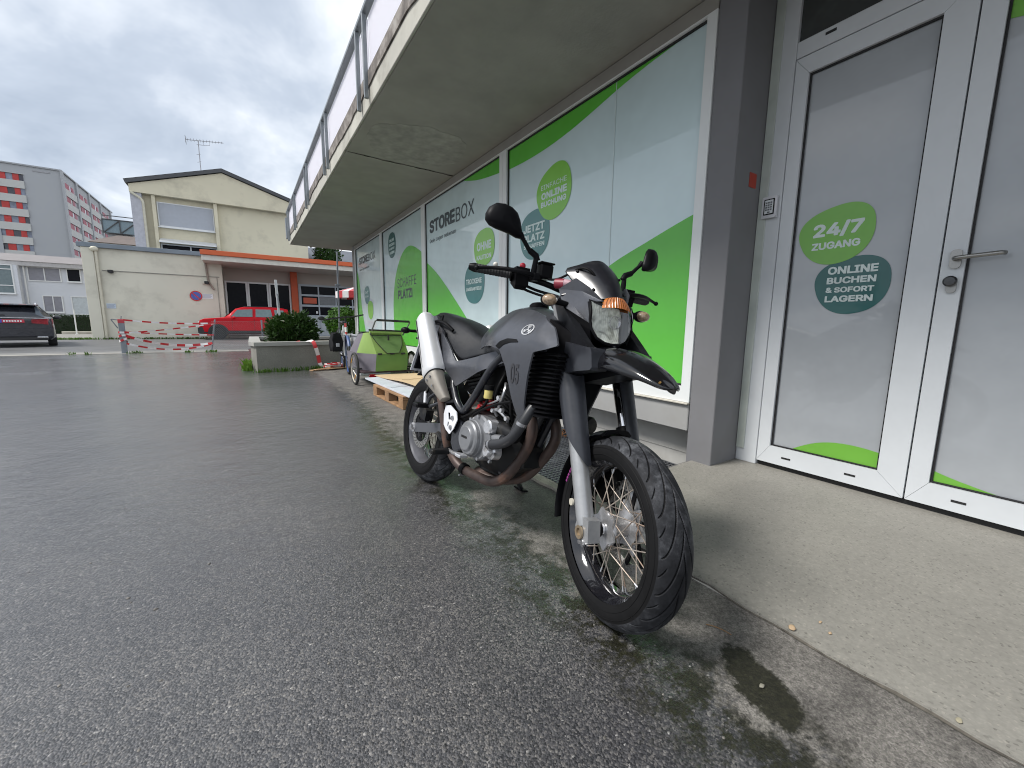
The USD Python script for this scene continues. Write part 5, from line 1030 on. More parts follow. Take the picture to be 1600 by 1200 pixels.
def cycle_wheel(parent, c, R, rimm, n_spk=20, reflect=True, axis='x', tyre_r=.020, spread=.03):
    M = mat4((0, 1, 0), (0, 0, 1), (1, 0, 0), c)
    a = np.linspace(0, 2 * PI, 40, endpoint=False)
    ringp = lambda r_, h=0.: [(c[0] + h, c[1] + r_ * math.cos(t), c[2] + r_ * math.sin(t)) for t in a]
    w = obj('wheel', MB().tube(ringp(R - tyre_r), tyre_r, 10, closed=True), RUB, parent)
    obj('rim', MB().lathe([(R - tyre_r * 2.1, -.011), (R - tyre_r * 1.4, -.013), (R - tyre_r * 1.4, .013), (R - tyre_r * 2.1, .011), (R - tyre_r * 2.3, 0), (R - tyre_r * 2.1, -.011)], 40, M), rimm, w)
    obj('hub', MB().cyl((c[0] - spread, c[1], c[2]), (c[0] + spread, c[1], c[2]), .018, n=12), CHROME, w)
    for k in range(n_spk):
        t = k * 2 * PI / n_spk; t2 = t + (.5 if k % 4 < 2 else -.5); s = spread * (1 if k % 2 else -1)
        obj('spoke', MB().cyl((c[0] + s, c[1] + .018 * math.cos(t2), c[2] + .018 * math.sin(t2)), (c[0], c[1] + (R - tyre_r * 2.2) * math.cos(t), c[2] + (R - tyre_r * 2.2) * math.sin(t)), .0014, n=4, caps=False), SPK, w)
    if reflect:
        for k in range(2):
            t = .8 + k * PI; y, z = c[1] + R * .62 * math.cos(t), c[2] + R * .62 * math.sin(t); obj('reflector', MB().box((-.004, -.045, -.012), (.004, .045, .012), .003, mat4((1, 0, 0), (0, -math.sin(t), math.cos(t)), (0, -math.cos(t), -math.sin(t)), (c[0] - .02, y, z))), pbr('amber_reflector', (.5, .24, .03), .3), w, smooth=False)
    return w
cycle_wheel(tl, (-.03, .24, .24), .24, CREAMR); cycle_wheel(tl, (.84, .24, .24), .24, CREAMR)
# ---- bicycle seen nearly from the front, with bag; grey box behind it
bi = thing('bicycle', 'parked bicycle with white and red frame and blue wheel behind the trailer', 'bicycle', (1.50, 7.62, 0), -.10)
BLUE = pbr('blue_rim', (.035, .10, .34), .4); WF = pbr('bike_white', (.66, .66, .66), .35, coat=.5); RF = pbr('bike_red', (.44, .03, .025), .35, coat=.5)
cycle_wheel(bi, (0, 0, .33), .33, BLUE, reflect=False); cycle_wheel(bi, (0, 1.02, .33), .33, BLUE, reflect=False)
for s in (-1, 1): obj('fork_blade', MB().tube([(s * .05, 0, .33), (s * .045, .10, .70)], [.010, .014], 8), WF, bi)
obj('fork_crown', MB().cyl((-.055, .10, .70), (.055, .10, .70), .02, n=8), WF, bi)
obj('head_tube', MB().cyl((0, .10, .70), (0, .155, .90), .021, n=10), RF, bi); obj('stem', MB().tube([(0, .155, .90), (0, .165, .985), (0, .09, 1.0)], .014, 8), BT, bi)
obj('frame', MB().tube([(0, .12, .76), (0, .56, .30)], .018, 8).tube([(0, .14, .86), (0, .62, .74)], .016, 8).tube([(0, .56, .30), (0, .66, .86)], .016, 8).tube([(.04, .58, .3), (.05, 1.02, .33)], .010, 6).tube([(-.04, .58, .3), (-.05, 1.02, .33)], .010, 6).tube([(.03, .64, .76), (.05, 1.02, .33)], .009, 6).tube([(-.03, .64, .76), (-.05, 1.02, .33)], .009, 6), WF, bi)
obj('saddle', MB().ball((0, .70, .92), (.075, .13, .03), 2), BT, bi)
obj('handlebar', MB().tube(rounded([(-.36, .02, .955), (-.12, .06, 1.0), (.12, .08, 1.02), (.30, .05, 1.06)], .05), .013, 8), BT, bi)
obj('mirror', MB().ball((-.40, .0, .985), (.055, .012, .035), 2).tube([(-.36, .02, .955), (-.39, .0, .98)], .006, 5), BT, bi)
obj('fork_stripe', MB().cyl((0, .112, .745), (0, .135, .83), .0235, n=10), TWHITE, bi)
obj('basket_rack', MB().tube(rounded([(-.10, -.12, .70), (-.10, .1, .72), (.10, .1, .72), (.10, -.12, .70)], .03), .006, 6), SPK, bi)
obj('mudguard', MB().lathe([(.355, -.025), (.365, 0), (.355, .025)], 20, mat4((0, 1, 0), (0, 0, 1), (1, 0, 0), (0, 0, .33)), arc=(.2, 2.6)), pbr('blue_guard', (.05, .09, .22), .4), bi)
obj('crank', MB().cyl((-.08, .56, .30), (.08, .56, .30), .02, n=8).tube([(.08, .56, .3), (.09, .5, .14)], .01, 6).tube([(-.08, .56, .3), (-.09, .62, .46)], .01, 6), BT, bi)
bag = thing('pannier_bag', 'black bag with pale patch hanging on the left side of the bicycle', 'bag', (1.34, 7.78, .57))
bt_ = trimesh.creation.box(extents=(.17, .32, .36)).subdivide().subdivide().subdivide(); bv = bt_.vertices.copy(); bv *= (1 - .10 * (np.abs(bv[:, [2]]) / .18) ** 3); bv += (meshkit.fbm(bv * 9 + 3, 3, 4)[:, None] - .5) * .07 * np.array((1, 1, .6)); bv[:, 0] *= 1 - .25 * np.clip(bv[:, 2] / .18, 0, 1)
obj('body', trimesh.Trimesh(bv, bt_.faces, process=False), pbr('black_bag', (.008, .008, .009), .7, var=.3, bump=.4, bscale=18, spec=.2), bag, smooth=50); obj('patch', B((-.03, -.172, -.08), (.03, -.15, -.01), .008), pbr('bag_patch', (.34, .34, .36), .6), bag); obj('strap', MB().tube([(.02, -.05, .17), (.06, .0, .25), (.02, .06, .17)], .009, 6), BT, bag)
gb = thing('grey_box', 'pale grey plastic box with black lid behind the trailer', 'box', (1.9, 7.55, 0))
obj('body', MB().loft([[(-.26, -.22, 0), (.26, -.22, 0), (.26, .22, 0), (-.26, .22, 0)], [(-.30, -.26, .68), (.30, -.26, .68), (.30, .26, .68), (-.30, .26, .68)]]), pbr('grey_plastic', (.40, .41, .43), .5), gb, smooth=False)
obj('lid', B((-.32, -.28, .683), (.32, .28, .71), .008), pbr('grey_lid', (.30, .31, .33), .5), gb, smooth=False); obj('rim', B((-.31, -.275, .42), (.30, -.262, .46), .003), MATS['grey_plastic'], gb, smooth=False)
gs = thing('black_tray', 'black tray lying on the pale grey box', 'tray', (1.86, 7.5, .711)); obj('tray', MB().loft([[(-.14, -.12, 0), (.14, -.12, 0), (.14, .12, 0), (-.14, .12, 0)], [(-.17, -.15, .05), (.17, -.15, .05), (.17, .15, .05), (-.17, .15, .05)]]), BLK, gs, smooth=False)
hl = thing('blue_pump', 'blue hand pump lying at the corner of the grey box', 'pump', (2.09, 7.36, .711)); obj('barrel', MB().cyl((0, 0, .03), (.0, .26, .03), .028, n=10), pbr('pump_blue', (.04, .16, .30), .4), hl); obj('handle', MB().cyl((-.05, -.02, .03), (.05, -.02, .03), .014, n=8), GASKET, hl)

# ---- bits lying on the slab and the asphalt
CRUMB = pbr('crumb', (.40, .29, .18), .8, var=.2, scale=60)
def pebble(name, label, loc, s, mat, seed, cat):
    t = trimesh.creation.icosphere(subdivisions=2); v = t.vertices * (1 + .5 * (meshkit.noise(t.vertices * 1.6 + seed * 3.1, seed)[:, None] - .5)) * np.array(s)
    v[:, 2] -= v[:, 2].min(); return obj(name, trimesh.Trimesh(v + np.array(loc), t.faces, process=False), mat, None, smooth=True, label=label, category=cat)
pebble('crumb', 'largest pale orange crumb on the edge of the slab', (1.302, .445, .0118), (.012, .009, .005), CRUMB, 1, 'crumb')
pebble('crumb', 'right one of the two small crumbs on the slab', (1.375, .375, .0118), (.006, .004, .003), CRUMB, 2, 'crumb')
pebble('crumb', 'thin crumb left of the small round one on the slab', (1.405, .41, .0118), (.007, .003, .002), CRUMB, 3, 'crumb')
pebble('crumb', 'pale chip at the right end of the slab edge', (1.305, .105, .0118), (.009, .006, .003), pbr('pale_chip', (.34, .31, .22), .8), 4, 'crumb')
pebble('pebble', 'pale pebble in the middle of the dark moss patch', (1.03, .40, .001), (.008, .005, .003), pbr('pale_pebble', (.22, .21, .17), .8), 5, 'pebble')
obj('twig', MB().tube(spline([(1.112, .60, .004), (1.128, .567, .006), (1.135, .535, .004)], 10), .0016, 5), pbr('twig_brown', (.20, .12, .06), .8), None, label='thin brown twig on the asphalt right of the front wheel', category='twig')
obj('leaf', MB().ball((-1.62, 2.75, .004), (.022, .014, .003), 1), pbr('yellow_leaf', (.42, .32, .12), .7), None, label='small yellow leaf flat on the wet asphalt', category='leaf')
# loose stones worked out of the asphalt in the near field
r = np.random.default_rng(77); b_ = MB()
base = trimesh.creation.icosphere(subdivisions=1)
for k in range(260):
    x, y = r.uniform(-1.6, .95), r.uniform(-.1, 2.6); s = r.uniform(.0016, .0042) * (1.5 if r.random() < .06 else 1)
    v = base.vertices * (1 + .4 * (meshkit.noise(base.vertices * 1.7 + k, k)[:, None] - .5)) * np.array([s, s * r.uniform(.6, 1.1), s * .55]); b_.add(v + [x, y, .0004], base.faces)
obj('loose_grit', b_, pbr('grit', (.15, .14, .125), .7, var=.6, scale=45), None, kind='stuff', label='pale grit stones lying loose on the asphalt', category='grit')
# ================================================================== MOTORCYCLE
def bike_frame(o, yaw, lean):
    yaw, lean = math.radians(yaw), math.radians(lean)
    f_ = np.array([math.sin(yaw), -math.cos(yaw), 0]); l_ = np.array([math.cos(yaw), math.sin(yaw), 0]); u_ = np.array([0, 0, 1.])
    return mat4(f_, l_ * math.cos(lean) - u_ * math.sin(lean), u_ * math.cos(lean) + l_ * math.sin(lean), o)
FBm = bike_frame((.833, 2.175, .0), 2.14, 9.0)      # x forward, y to the bike's left, z up; origin under the rear wheel
FSm = bike_frame((.884, .812, .0), -13.5, 7.6)      # the steered front, origin under the front wheel
SM = np.linalg.inv(FBm) @ FSm
bk = thing('motorcycle', 'black and grey supermoto motorcycle parked on its side stand before the shop windows', 'motorcycle', matrix=FBm.T)
def P_(name, mb, mat, parent=bk, S=False, smooth=35, **kw):
    if isinstance(mb, trimesh.Trimesh): mb = MB().tm(mb)
    if S: mb.xf(SM)
    return obj(name, mb, mat, parent, smooth=smooth, **kw)
# materials of the machine
GREYP = pbr('satin_grey_paint', (.085, .089, .102), .31, var=.08, scale=5, metal=.55, spec=.4, dirt=(.085, .082, .078), dirt_amt=.35, dscale=7., coat=.14, coat_roughness=.18, bump=.04, bscale=300)
BLKP = pbr('gloss_black_plastic', (.003, .003, .004), .16, var=.2, coat=.5, coat_roughness=.06)
BLKM = pbr('matt_black_plastic', (.0055, .0055, .0065), .40, var=.25, scale=12, bump=.06, bscale=200, spec=.09)
CHAR = pbr('charcoal_plastic', (.011, .0115, .0135), .30, var=.15, scale=9, bump=.08, bscale=260, spec=.2)
SEATM = pbr('seat_vinyl', (.0085, .009, .011), .36, var=.14, scale=8, bump=.18, bscale=420, spec=.3)
FORKS = pbr('fork_silver', (.34, .345, .35), .36, metal=.55, var=.06, scale=12)
MUFF = pbr('brushed_muffler', (.66, .665, .67), .42, metal=.35, var=.05, scale=6)
TITAN = pbr('stained_steel', (.40, .365, .315), .45, metal=.6, var=.15, scale=9)
HEADER = pbr('rusty_header', (.075, .052, .045), .5, metal=.3, var=.4, scale=9, dirt=(.21, .105, .065), dirt_amt=.85, dscale=7)
CASEM = pbr('engine_silver', (.19, .195, .205), .40, metal=.4, var=.12, scale=14, dirt=(.10, .095, .09), dirt_amt=.5, dscale=16)
CASED = pbr('engine_dark', (.009, .0095, .0105), .42, metal=.15, spec=.2, var=.35, scale=18, dirt=(.09, .08, .065), dirt_amt=.5, dscale=14)
ALUP = pbr('polished_alloy', (.62, .62, .63), .28, metal=.8, var=.08, scale=20)
BOLT = pbr('bolt_zinc', (.42, .42, .43), .3, metal=.9, var=.1, scale=40)
FRM = pbr('frame_black', (.013, .014, .018), .28, var=.1, scale=10, coat=.3)
CABLE = pbr('cable_black', (.0045, .0045, .005), .5, spec=.12)
DGREY = pbr('dark_satin_grey', (.026, .028, .034), .29, var=.1, scale=7, bump=.05, bscale=300, spec=.5)
DISC = pbr('brake_disc', (.40, .39, .37), .3, metal=.9, var=.1, scale=30)
REDS = pbr('spring_red', (.38, .012, .016), .35, coat=.4)
WHP = pbr('white_plate', (.62, .63, .66), .4)
def tyre_material():
    n = {'g': ('geometry', {}), 'n': ('noise_texture', {'scale': 38., 'detail': 7., 'roughness': .75}), 'n2': ('noise_texture', {'scale': 7., 'detail': 3.}),
         'm': ('math', {'math_type': 'multiply'}), 'r': ('rgb_ramp', {'ramp': [(.13, (.011, .0115, .013)), (.25, (.022, .023, .026)), (.33, (.045, .047, .052)), (.42, (.095, .099, .107))]}),
         'b': ('bump', {'strength': .25, 'distance': .002}), 'p': ('principled_bsdf', {'roughness': .58, 'specular_ior_level': .10})}
    return usdkit.material(stage, '/World/Looks/tyre_rubber', n, [('g.position', 'n.vector'), ('g.position', 'n2.vector'), ('n.fac', 'm.value1'), ('n2.fac', 'm.value2'), ('m.value', 'r.fac'), ('r.color', 'p.base_color'), ('n.fac', 'b.height'), ('b.normal', 'p.normal')], surface='p.BSDF')
TYRE = tyre_material()
SIDEW = pbr('tyre_sidewall', (.010, .010, .0105), .5, var=.2, scale=14, bump=.08, bscale=120, spec=.07)
SPOKE = pbr('rusty_spoke', (.34, .30, .26), .4, metal=.6, var=.3, scale=9, dirt=(.20, .085, .03), dirt_amt=.9, dscale=11)
def WM(c, up=(0, 0, 1)):   # wheel axes: lathe axis h along +y (left)
    return mat4((1, 0, 0), (0, 0, -1), (0, 1, 0), c)
def make_tyre(c, R, hw, Na, Nb, T_n, S, name_parent):
    sec = R - .2175 if S else R - .222; rc = R - sec * .80; hz = sec * .80
    b = np.radians(np.r_[np.linspace(-118, -64, Nb // 8, endpoint=False), np.linspace(-64, 64, Nb - 2 * (Nb // 8)), np.linspace(118, 64, Nb // 8, endpoint=False)[::-1]]); a = np.arange(Na) * 2 * PI / Na
    Aa, Bb = np.meshgrid(a, b, indexing='ij'); T = 2 * PI / T_n
    dep = np.zeros_like(Aa); Bd = np.degrees(Bb)
    for side in (-1, 1):
        x = Bd * side; ph = 0 if side > 0 else .5 * T
        for (b0, b1, amp, off, wid, curv) in ((-4, 58, 1.75, 0., .0018, 1.9), (40, 62, .30, .5, .0014, 1.4)):
            u = np.clip((x - b0) / (b1 - b0), 0, 1); th = off * T + ph + amp * T * (1 - u) ** curv
            sl = amp * T * curv * np.maximum(1 - u, .02) ** (curv - 1) / math.radians(b1 - b0) * R / (hz * 1.15); d = np.abs((Aa - th + T / 2) % T - T / 2) * R / np.sqrt(1 + sl ** 2)
            msk = np.clip((x - b0) / 4, 0, 1) * np.clip((b1 - x) / 4, 0, 1)
            dep = np.maximum(dep, np.clip(1.6 - d / wid, 0, 1) * msk)
    rr = rc + (hz - .0042 * dep) * np.cos(Bb); hh = (hw - .002 * dep) * np.sin(Bb)
    V = np.stack([c[0] + rr * np.cos(Aa), c[1] + hh, c[2] + rr * np.sin(Aa)], -1).reshape(-1, 3)
    i, j = np.meshgrid(np.arange(Na), np.arange(Nb - 1), indexing='ij'); i, j = i.ravel(), j.ravel(); k = (i + 1) % Na
    tr = (np.abs(np.degrees(b[j] + b[min(1, Nb - 1)] * 0)) <= 66)
    F = np.stack([i * Nb + j, i * Nb + j + 1, k * Nb + j + 1, k * Nb + j], 1)
    df = dep.ravel()[F].mean(1); gv = tr & (df > .55)
    def pick(mask):
        u, inv = np.unique(F[mask], return_inverse=True); return MB().add(V[u], inv.reshape(-1, 4))
    w = P_('tyre', pick(tr & ~gv), TYRE, name_parent, S, smooth=True)
    P_('tread_groove', pick(gv), CABLE, w if False else name_parent, S, smooth=True, kind='stuff')
    P_('sidewall', pick(~tr), SIDEW, name_parent, S, smooth=True)
    for s in (-1, 1):
        q = MB()
        for h0 in (74, 96):
            r0 = rc + hz * math.cos(math.radians(h0)); q.tube([(c[0] + r0 * math.cos(t), c[1] + s * (hw * math.sin(math.radians(h0)) + .0004), c[2] + r0 * math.sin(t)) for t in np.linspace(0, 2 * PI, 120, endpoint=False)], .0012, 5, closed=True)
        P_('sidewall_rib', q, SIDEW, name_parent, S)
    return rc, hz
def bike_wheel(c, R, hw, S, rim_hw, rimm, n_spk, T_n, Na, Nb):
    w = part_group('front_wheel' if S else 'rear_wheel', bk)
    rc, hz = make_tyre(c, R, hw, Na, Nb, T_n, S, w)
    r0 = rc + hz * math.cos(math.radians(116)) + .004
    prof = [(r0 + .006, -rim_hw - .004), (r0 - .004, -rim_hw - .005), (r0 - .008, -rim_hw + .002), (r0 - .014, -rim_hw + .010), (r0 - .020, -rim_hw * .55), (r0 - .032, -.012), (r0 - .033, .012), (r0 - .020, rim_hw * .55), (r0 - .014, rim_hw - .010), (r0 - .008, rim_hw - .002), (r0 - .004, rim_hw + .005), (r0 + .006, rim_hw + .004)]
    P_('rim', MB().lathe(prof[::-1], 96, WM(c)), rimm, w, S, smooth=50)
    hub = MB().lathe([(.0, -.062), (.016, -.062), (.018, -.046), (.052, -.042), (.054, -.036), (.030, -.030), (.027, 0), (.030, .030), (.054, .036), (.052, .042), (.018, .046), (.016, .062), (0, .062)], 36, WM(c))
    P_('hub', hub, ALUP if S else FRM, w, S, smooth=40)
    for k in range(n_spk):
        s = 1 if k % 2 else -1; t = (k + .5) * 2 * PI / n_spk; t2 = t + (1.15 if (k // 2) % 2 else -1.15)
        p0 = (c[0] + .050 * math.cos(t2), c[1] + s * .039, c[2] + .050 * math.sin(t2)); p1 = np.array((c[0] + (r0 - .030) * math.cos(t), c[1] + s * .006, c[2] + (r0 - .030) * math.sin(t)))
        P_('spoke', MB().cyl(p0, p1, .0019, n=6), SPOKE, w, S)
        d = norm(np.array(p0) - p1); P_('nipple', MB().cyl(p1, p1 + d * .017, .0036, .0030, n=6), BOLT, w, S)
    return w, r0
FC = np.array((0., 0., .2825)); RCc = np.array((0., 0., .309))
RIMB = pbr('black_rim', (.008, .008, .010), .13, var=.1, coat=.8, coat_roughness=.03)
RIMG = pbr('dark_grey_rim', (.09, .09, .10), .3, metal=.3, var=.1, coat=.3)
fw, fr0 = bike_wheel(FC, .284, .0615, True, .043, RIMB, 36, 17, 1500, 150)
rw, rr0 = bike_wheel(RCc, .311, .080, False, .060, RIMG, 32, 20, 800, 64)
# front: star carrier and perforated disc on the left, dark inner ring
st = []
for k in range(12):
    t = k * PI / 6; rr = .082 if k % 2 == 0 else .048; st.append((rr * math.cos(t), rr * math.sin(t)))
star = Polygon(st).buffer(.004).difference(Point(0, 0).buffer(.028))
P_('disc_carrier', MB().prism(star, .010, WM(FC) @ mat4((1, 0, 0), (0, 1, 0), (0, 0, 1), (0, 0, .046))), ALUP, fw, True, smooth=False)
sp2 = []
for k in range(12):
    t = k * PI / 6 + .2; rr = .060 if k % 2 == 0 else .044; sp2.append((rr * math.cos(t), rr * math.sin(t)))
P_('spoke_flange', MB().prism(Polygon(sp2).buffer(.004).difference(Point(0, 0).buffer(.02)), .006, WM(FC) @ mat4((1, 0, 0), (0, 1, 0), (0, 0, 1), (0, 0, -.049))), ALUP, fw, True, smooth=False)
def disc_poly(ro, ri, holes):
    d = Point(0, 0).buffer(ro, 32).difference(Point(0, 0).buffer(ri, 24)); hs = []
    for k in range(holes):
        t = k * 2 * PI / holes
        for q in range(3): hs.append(Point((ri + (ro - ri) * (.25 + .26 * q)) * math.cos(t + q * .09), (ri + (ro - ri) * (.25 + .26 * q)) * math.sin(t + q * .09)).buffer(.0042, 3))
    return d.difference(unary_union(hs))
P_('brake_disc', MB().prism(disc_poly(.150, .112, 30), .0045, WM(FC) @ mat4((1, 0, 0), (0, 1, 0), (0, 0, 1), (0, 0, .062))), DISC, fw, True, smooth=False)
cr = [];
for k in range(10):
    t = k * PI / 5; cr.append(LineString([(.05 * math.cos(t), .05 * math.sin(t)), (.114 * math.cos(t + .25), .114 * math.sin(t + .25))]).buffer(.008))
P_('disc_spider', MB().prism(unary_union(cr), .005, WM(FC) @ mat4((1, 0, 0), (0, 1, 0), (0, 0, 1), (0, 0, .0565))), BLKM, fw, True, smooth=False)
# small magenta marks on the sidewall
q = MB(); MAG = pbr('magenta_mark', (.22, .03, .17), .6)
for k, t in enumerate(np.radians([196, 199, 202, 205.5, 208.5, 211.5, 216, 218, 220])):
    rr = .2415; M = WM(FC) @ mat4((math.sin(t), -math.cos(t), 0), (math.cos(t), math.sin(t), 0), (0, 0, 1), (rr * math.cos(t), rr * math.sin(t), -.0618)); s = .004 if k < 6 else .0022
    q.box((-s, -s * 1.1, -.0012), (s, s * 1.1, -.0002), 0, M); q.box((-s * .4, -s * .4, -.0016), (s * .4, s * .4, -.001), 0, M)
P_('sidewall_marks', q, MAG, fw, True, smooth=False)
q = MB()
P_('rim_stripe', MB().tube([(RCc[0] + (rr0 + .008) * math.cos(t), -.0705, RCc[2] + (rr0 + .008) * math.sin(t)) for t in np.linspace(-2.4, -.6, 40)], .0016, 5), MAG, rw)
P_('brake_disc', MB().prism(disc_poly(.118, .085, 26), .005, WM(RCc) @ mat4((1, 0, 0), (0, 1, 0), (0, 0, 1), (0, 0, -.078))), DISC, rw, smooth=False)
P_('disc_spider', MB().prism(Point(0, 0).buffer(.088).difference(unary_union([Point(.06 * math.cos(k * PI / 3), .06 * math.sin(k * PI / 3)).buffer(.018) for k in range(6)])), .004, WM(RCc) @ mat4((1, 0, 0), (0, 1, 0), (0, 0, 1), (0, 0, -.074))), BLKM, rw, smooth=False)
P_('sprocket', MB().prism(Point(0, 0).buffer(.105, 24).difference(Point(0, 0).buffer(.05)), .006, WM(RCc) @ mat4((1, 0, 0), (0, 1, 0), (0, 0, 1), (0, 0, .070))), CASED, rw, smooth=False)

# ---------------- front end (steered)
ax0, ax1 = np.array((-.025, .30)), np.array((-.375, .95)); axd = (ax1 - ax0) / np.linalg.norm(ax1 - ax0)
def axp(z, y): t = (z - ax0[1]) / (ax1[1] - ax0[1]); q = ax0 + (ax1 - ax0) * t; return np.array((q[0], y, q[1]))
for s in (-1, 1):
    y = s * .098
    fk = P_('fork_leg', MB().tube([axp(.285, y), axp(.31, y), axp(.52, y), axp(.545, y), axp(.548, y)], [.026, .0275, .0285, .0305, .0305], 24), FORKS, bk, True)
    P_('stanchion', MB().cyl(axp(.548, y), axp(1.0, y), .0215, n=20), CHROME, fk, True)
    P_('dust_seal', MB().cyl(axp(.546, y), axp(.566, y), .032, .030, n=20), BLKM, fk, True)
    foot = trimesh.convex.convex_hull(np.vstack([np.array([(x, y + s * dy, z) for x, z in ((-.038, .315), (.022, .318), (.036, .255), (.012, .240), (-.030, .246), (-.044, .275))]) for dy in (-.022, .020)]))
    P_('axle_clamp', foot, FORKS, fk, True, smooth=25)
    P_('axle_hole', MB().lathe([(.0, .0), (.012, .0), (.012, .006), (.020, .0065), (.021, .001)], 20, mat4((1, 0, 0), (0, 0, s), (0, -s * -1 * -1, 0), (-.012, y + s * .021, .268)) if False else mat4((1, 0, 0), (0, 0, -s), (0, s, 0), (-.012, y + s * .0205, .268))), pbr('axle_brass', (.28, .22, .15), .4, metal=.6), fk, True)
    for dx in (.0, .020): P_('pinch_bolt', MB().cyl((.004 + dx - .006, y + s * .0215, .2425), (.004 + dx - .006, y + s * .0275, .2415), .0065, n=10), BOLT, fk, True)
    P_('fork_reflector', MB().cyl((-.072, y + s * .026, .338), (-.072, y + s * .032, .338), .011, n=16), pbr('cream_disc', (.42, .39, .32), .4), fk, True) if s < 0 else None
    # curved guard round the leg
    S_ = []
    for t in np.linspace(0, 1, 14):
        ring_o, ring_i = [], []
        for a in np.radians(np.linspace(-165, 30, 22)):
            u = (a - math.radians(-165)) / math.radians(195)
            zlow = .560 - .085 * np.clip((u - .25) / .6, 0, 1) ** 1.2
            z = zlow + (.748 - zlow) * t; c = axp(z, y); wd = .050 + .012 * t
            for rr, L in ((wd, ring_o), (wd - .005, ring_i)):
                # a measured from outboard: 0 forward, -90 outboard, -180 rear
                px = math.cos(a) * rr * 1.25; py = s * (-math.sin(a)) * rr * .86
                L.append((c[0] + px * axd[1] , c[1] + py, c[2] - px * axd[0] * -1 * .0 - px * .28))
        S_.append(ring_o + ring_i[::-1])
    P_('fork_guard', MB().loft(S_), DGREY, bk, True, smooth=40)
P_('front_axle', MB().cyl((-.010, -.10, .2800), (-.010, .10, .2800), .011, n=14), BOLT, bk, True)
P_('axle_spacer', MB().lathe([(.012, -.078), (.024, -.076), (.024, -.062), (.012, -.060)], 20, WM(FC)), BLKM, bk, True)
cal = trimesh.convex.convex_hull(np.array([(x, y, z) for x, z in ((-.15, .30), (-.09, .40), (-.13, .45), (-.20, .42), (-.20, .33)) for y in (.045, .10)]))
P_('brake_caliper', cal, CASED, bk, True, smooth=25)
# mud flap behind the wheel top and the small black hugger
flap = MB()
S_ = []
for t in np.radians(np.linspace(104, 196, 16)):
    R_ = .300; S_.append([(FC[0] + R_ * math.cos(t), yy, FC[2] + R_ * math.sin(t) - dz) for yy, dz in ((-.058, .014), (-.042, .0), (0, -.004), (.042, 0), (.058, .014))] + [(FC[0] + (R_ - .006) * math.cos(t), yy, FC[2] + (R_ - .006) * math.sin(t) - dz) for yy, dz in ((.052, .014), (.038, .0), (0, -.003), (-.038, 0), (-.052, .014))])
P_('inner_mudguard', flap.loft(S_), BLKM, bk, True, smooth=50)

def strip3(P, th=.004, inward=(0, 1, 0)):
    """closed thin plate from a 3D polygon"""
    P = np.array(P, float); n = len(P); c = P.mean(0); inw = np.array(inward, float) * th
    b = MB(); V = np.vstack([P, c]); F = [(k, (k + 1) % n, n) for k in range(n)]
    b.add(V, F); b.add(V + inw, [f[::-1] for f in F]); b.add(np.vstack([P, P + inw]), [(k, n + k, n + (k + 1) % n, (k + 1) % n) for k in range(n)])
    return b
def shell(poly, yf, th=.006, res=.016, side=-1):
    """moulded panel: outline in x,z, depth y=yf(x,z) on the right-hand side (side -1) or mirrored"""
    from scipy.spatial import Delaunay
    pg = Polygon(poly).buffer(0); L = pg.exterior.length; n = max(12, int(L / res)); bd = np.array([pg.exterior.interpolate(k * L / n).coords[0] for k in range(n)])
    x0, z0, x1, z1 = pg.bounds; gx, gz_ = np.meshgrid(np.arange(x0, x1, res), np.arange(z0, z1, res)); inner = pg.buffer(-res * .55)
    from shapely import contains_xy
    g = np.c_[gx.ravel(), gz_.ravel()]; g = g[contains_xy(inner, g[:, 0], g[:, 1])]
    pts = np.vstack([bd, g]); tri = Delaunay(pts).simplices; cc = pts[tri].mean(1); tri = tri[contains_xy(pg.buffer(1e-5), cc[:, 0], cc[:, 1])]
    a = pts[tri]; ar = np.cross(a[:, 1] - a[:, 0], a[:, 2] - a[:, 0]); tri = tri[np.abs(ar) > 1e-10]; ar = np.cross(pts[tri][:, 1] - pts[tri][:, 0], pts[tri][:, 2] - pts[tri][:, 0]); tri[ar < 0] = tri[ar < 0][:, ::-1]
    y = np.array([yf(p[0], p[1]) for p in pts]); 
    O = np.c_[pts[:, 0], -side * -1 * 0 + (y if side < 0 else -y), pts[:, 1]]; I = O.copy(); I[:, 1] += th * (1 if side < 0 else -1)
    b = MB(); fo, fi = tri, tri[:, ::-1]
    if side > 0: fo, fi = fi, fo
    b.add(O, fo); b.add(I, fi); E = [(k, (k + 1) % n) for k in range(n)]
    q = np.array([(k, n + k, n + l, l) for k, l in E]); q = q if side < 0 else q[:, ::-1]
    b.add(np.vstack([O[:n], I[:n]]), q); return b

# upper fork covers and joining mask
for s in (-1, 1):
    up = [(-.425, .985), (-.365, .985), (-.125, .822), (-.29, .842)]
    P_('fork_cover', shell(up, lambda x, z: -.128 + .25 * abs(x + .28) ** 2, .03, .02, s), CHAR, bk, True, smooth=30)
    P_('cover_trim', shell([(-.430, .975), (-.417, .985), (-.30, .846), (-.305, .838), (-.345, .862)], lambda x, z: -.1305 + .25 * abs(x + .28) ** 2, .003, .012, s), FORKS, bk, True, smooth=False)
    P_('side_mask', shell([(-.345, .838), (-.24, .835), (-.112, .824), (-.098, .757), (-.20, .735), (-.29, .712)], lambda x, z: -.138 + .35 * max(0, x + .17) + .3 * max(0, -.26 - x), .06, .016, s), DGREY, bk, True, smooth=30)
    if s < 0:
        P_('mask_vent', strip3([(-.27, -.1405, .80), (-.225, -.1405, .795), (-.205, -.1405, .782), (-.25, -.1405, .790)], .003), CABLE, bk, True, smooth=False); P_('mask_vent', strip3([(-.26, -.1405, .772), (-.245, -.1405, .770), (-.225, -.1405, .755), (-.24, -.1405, .757)], .003), CABLE, bk, True, smooth=False)
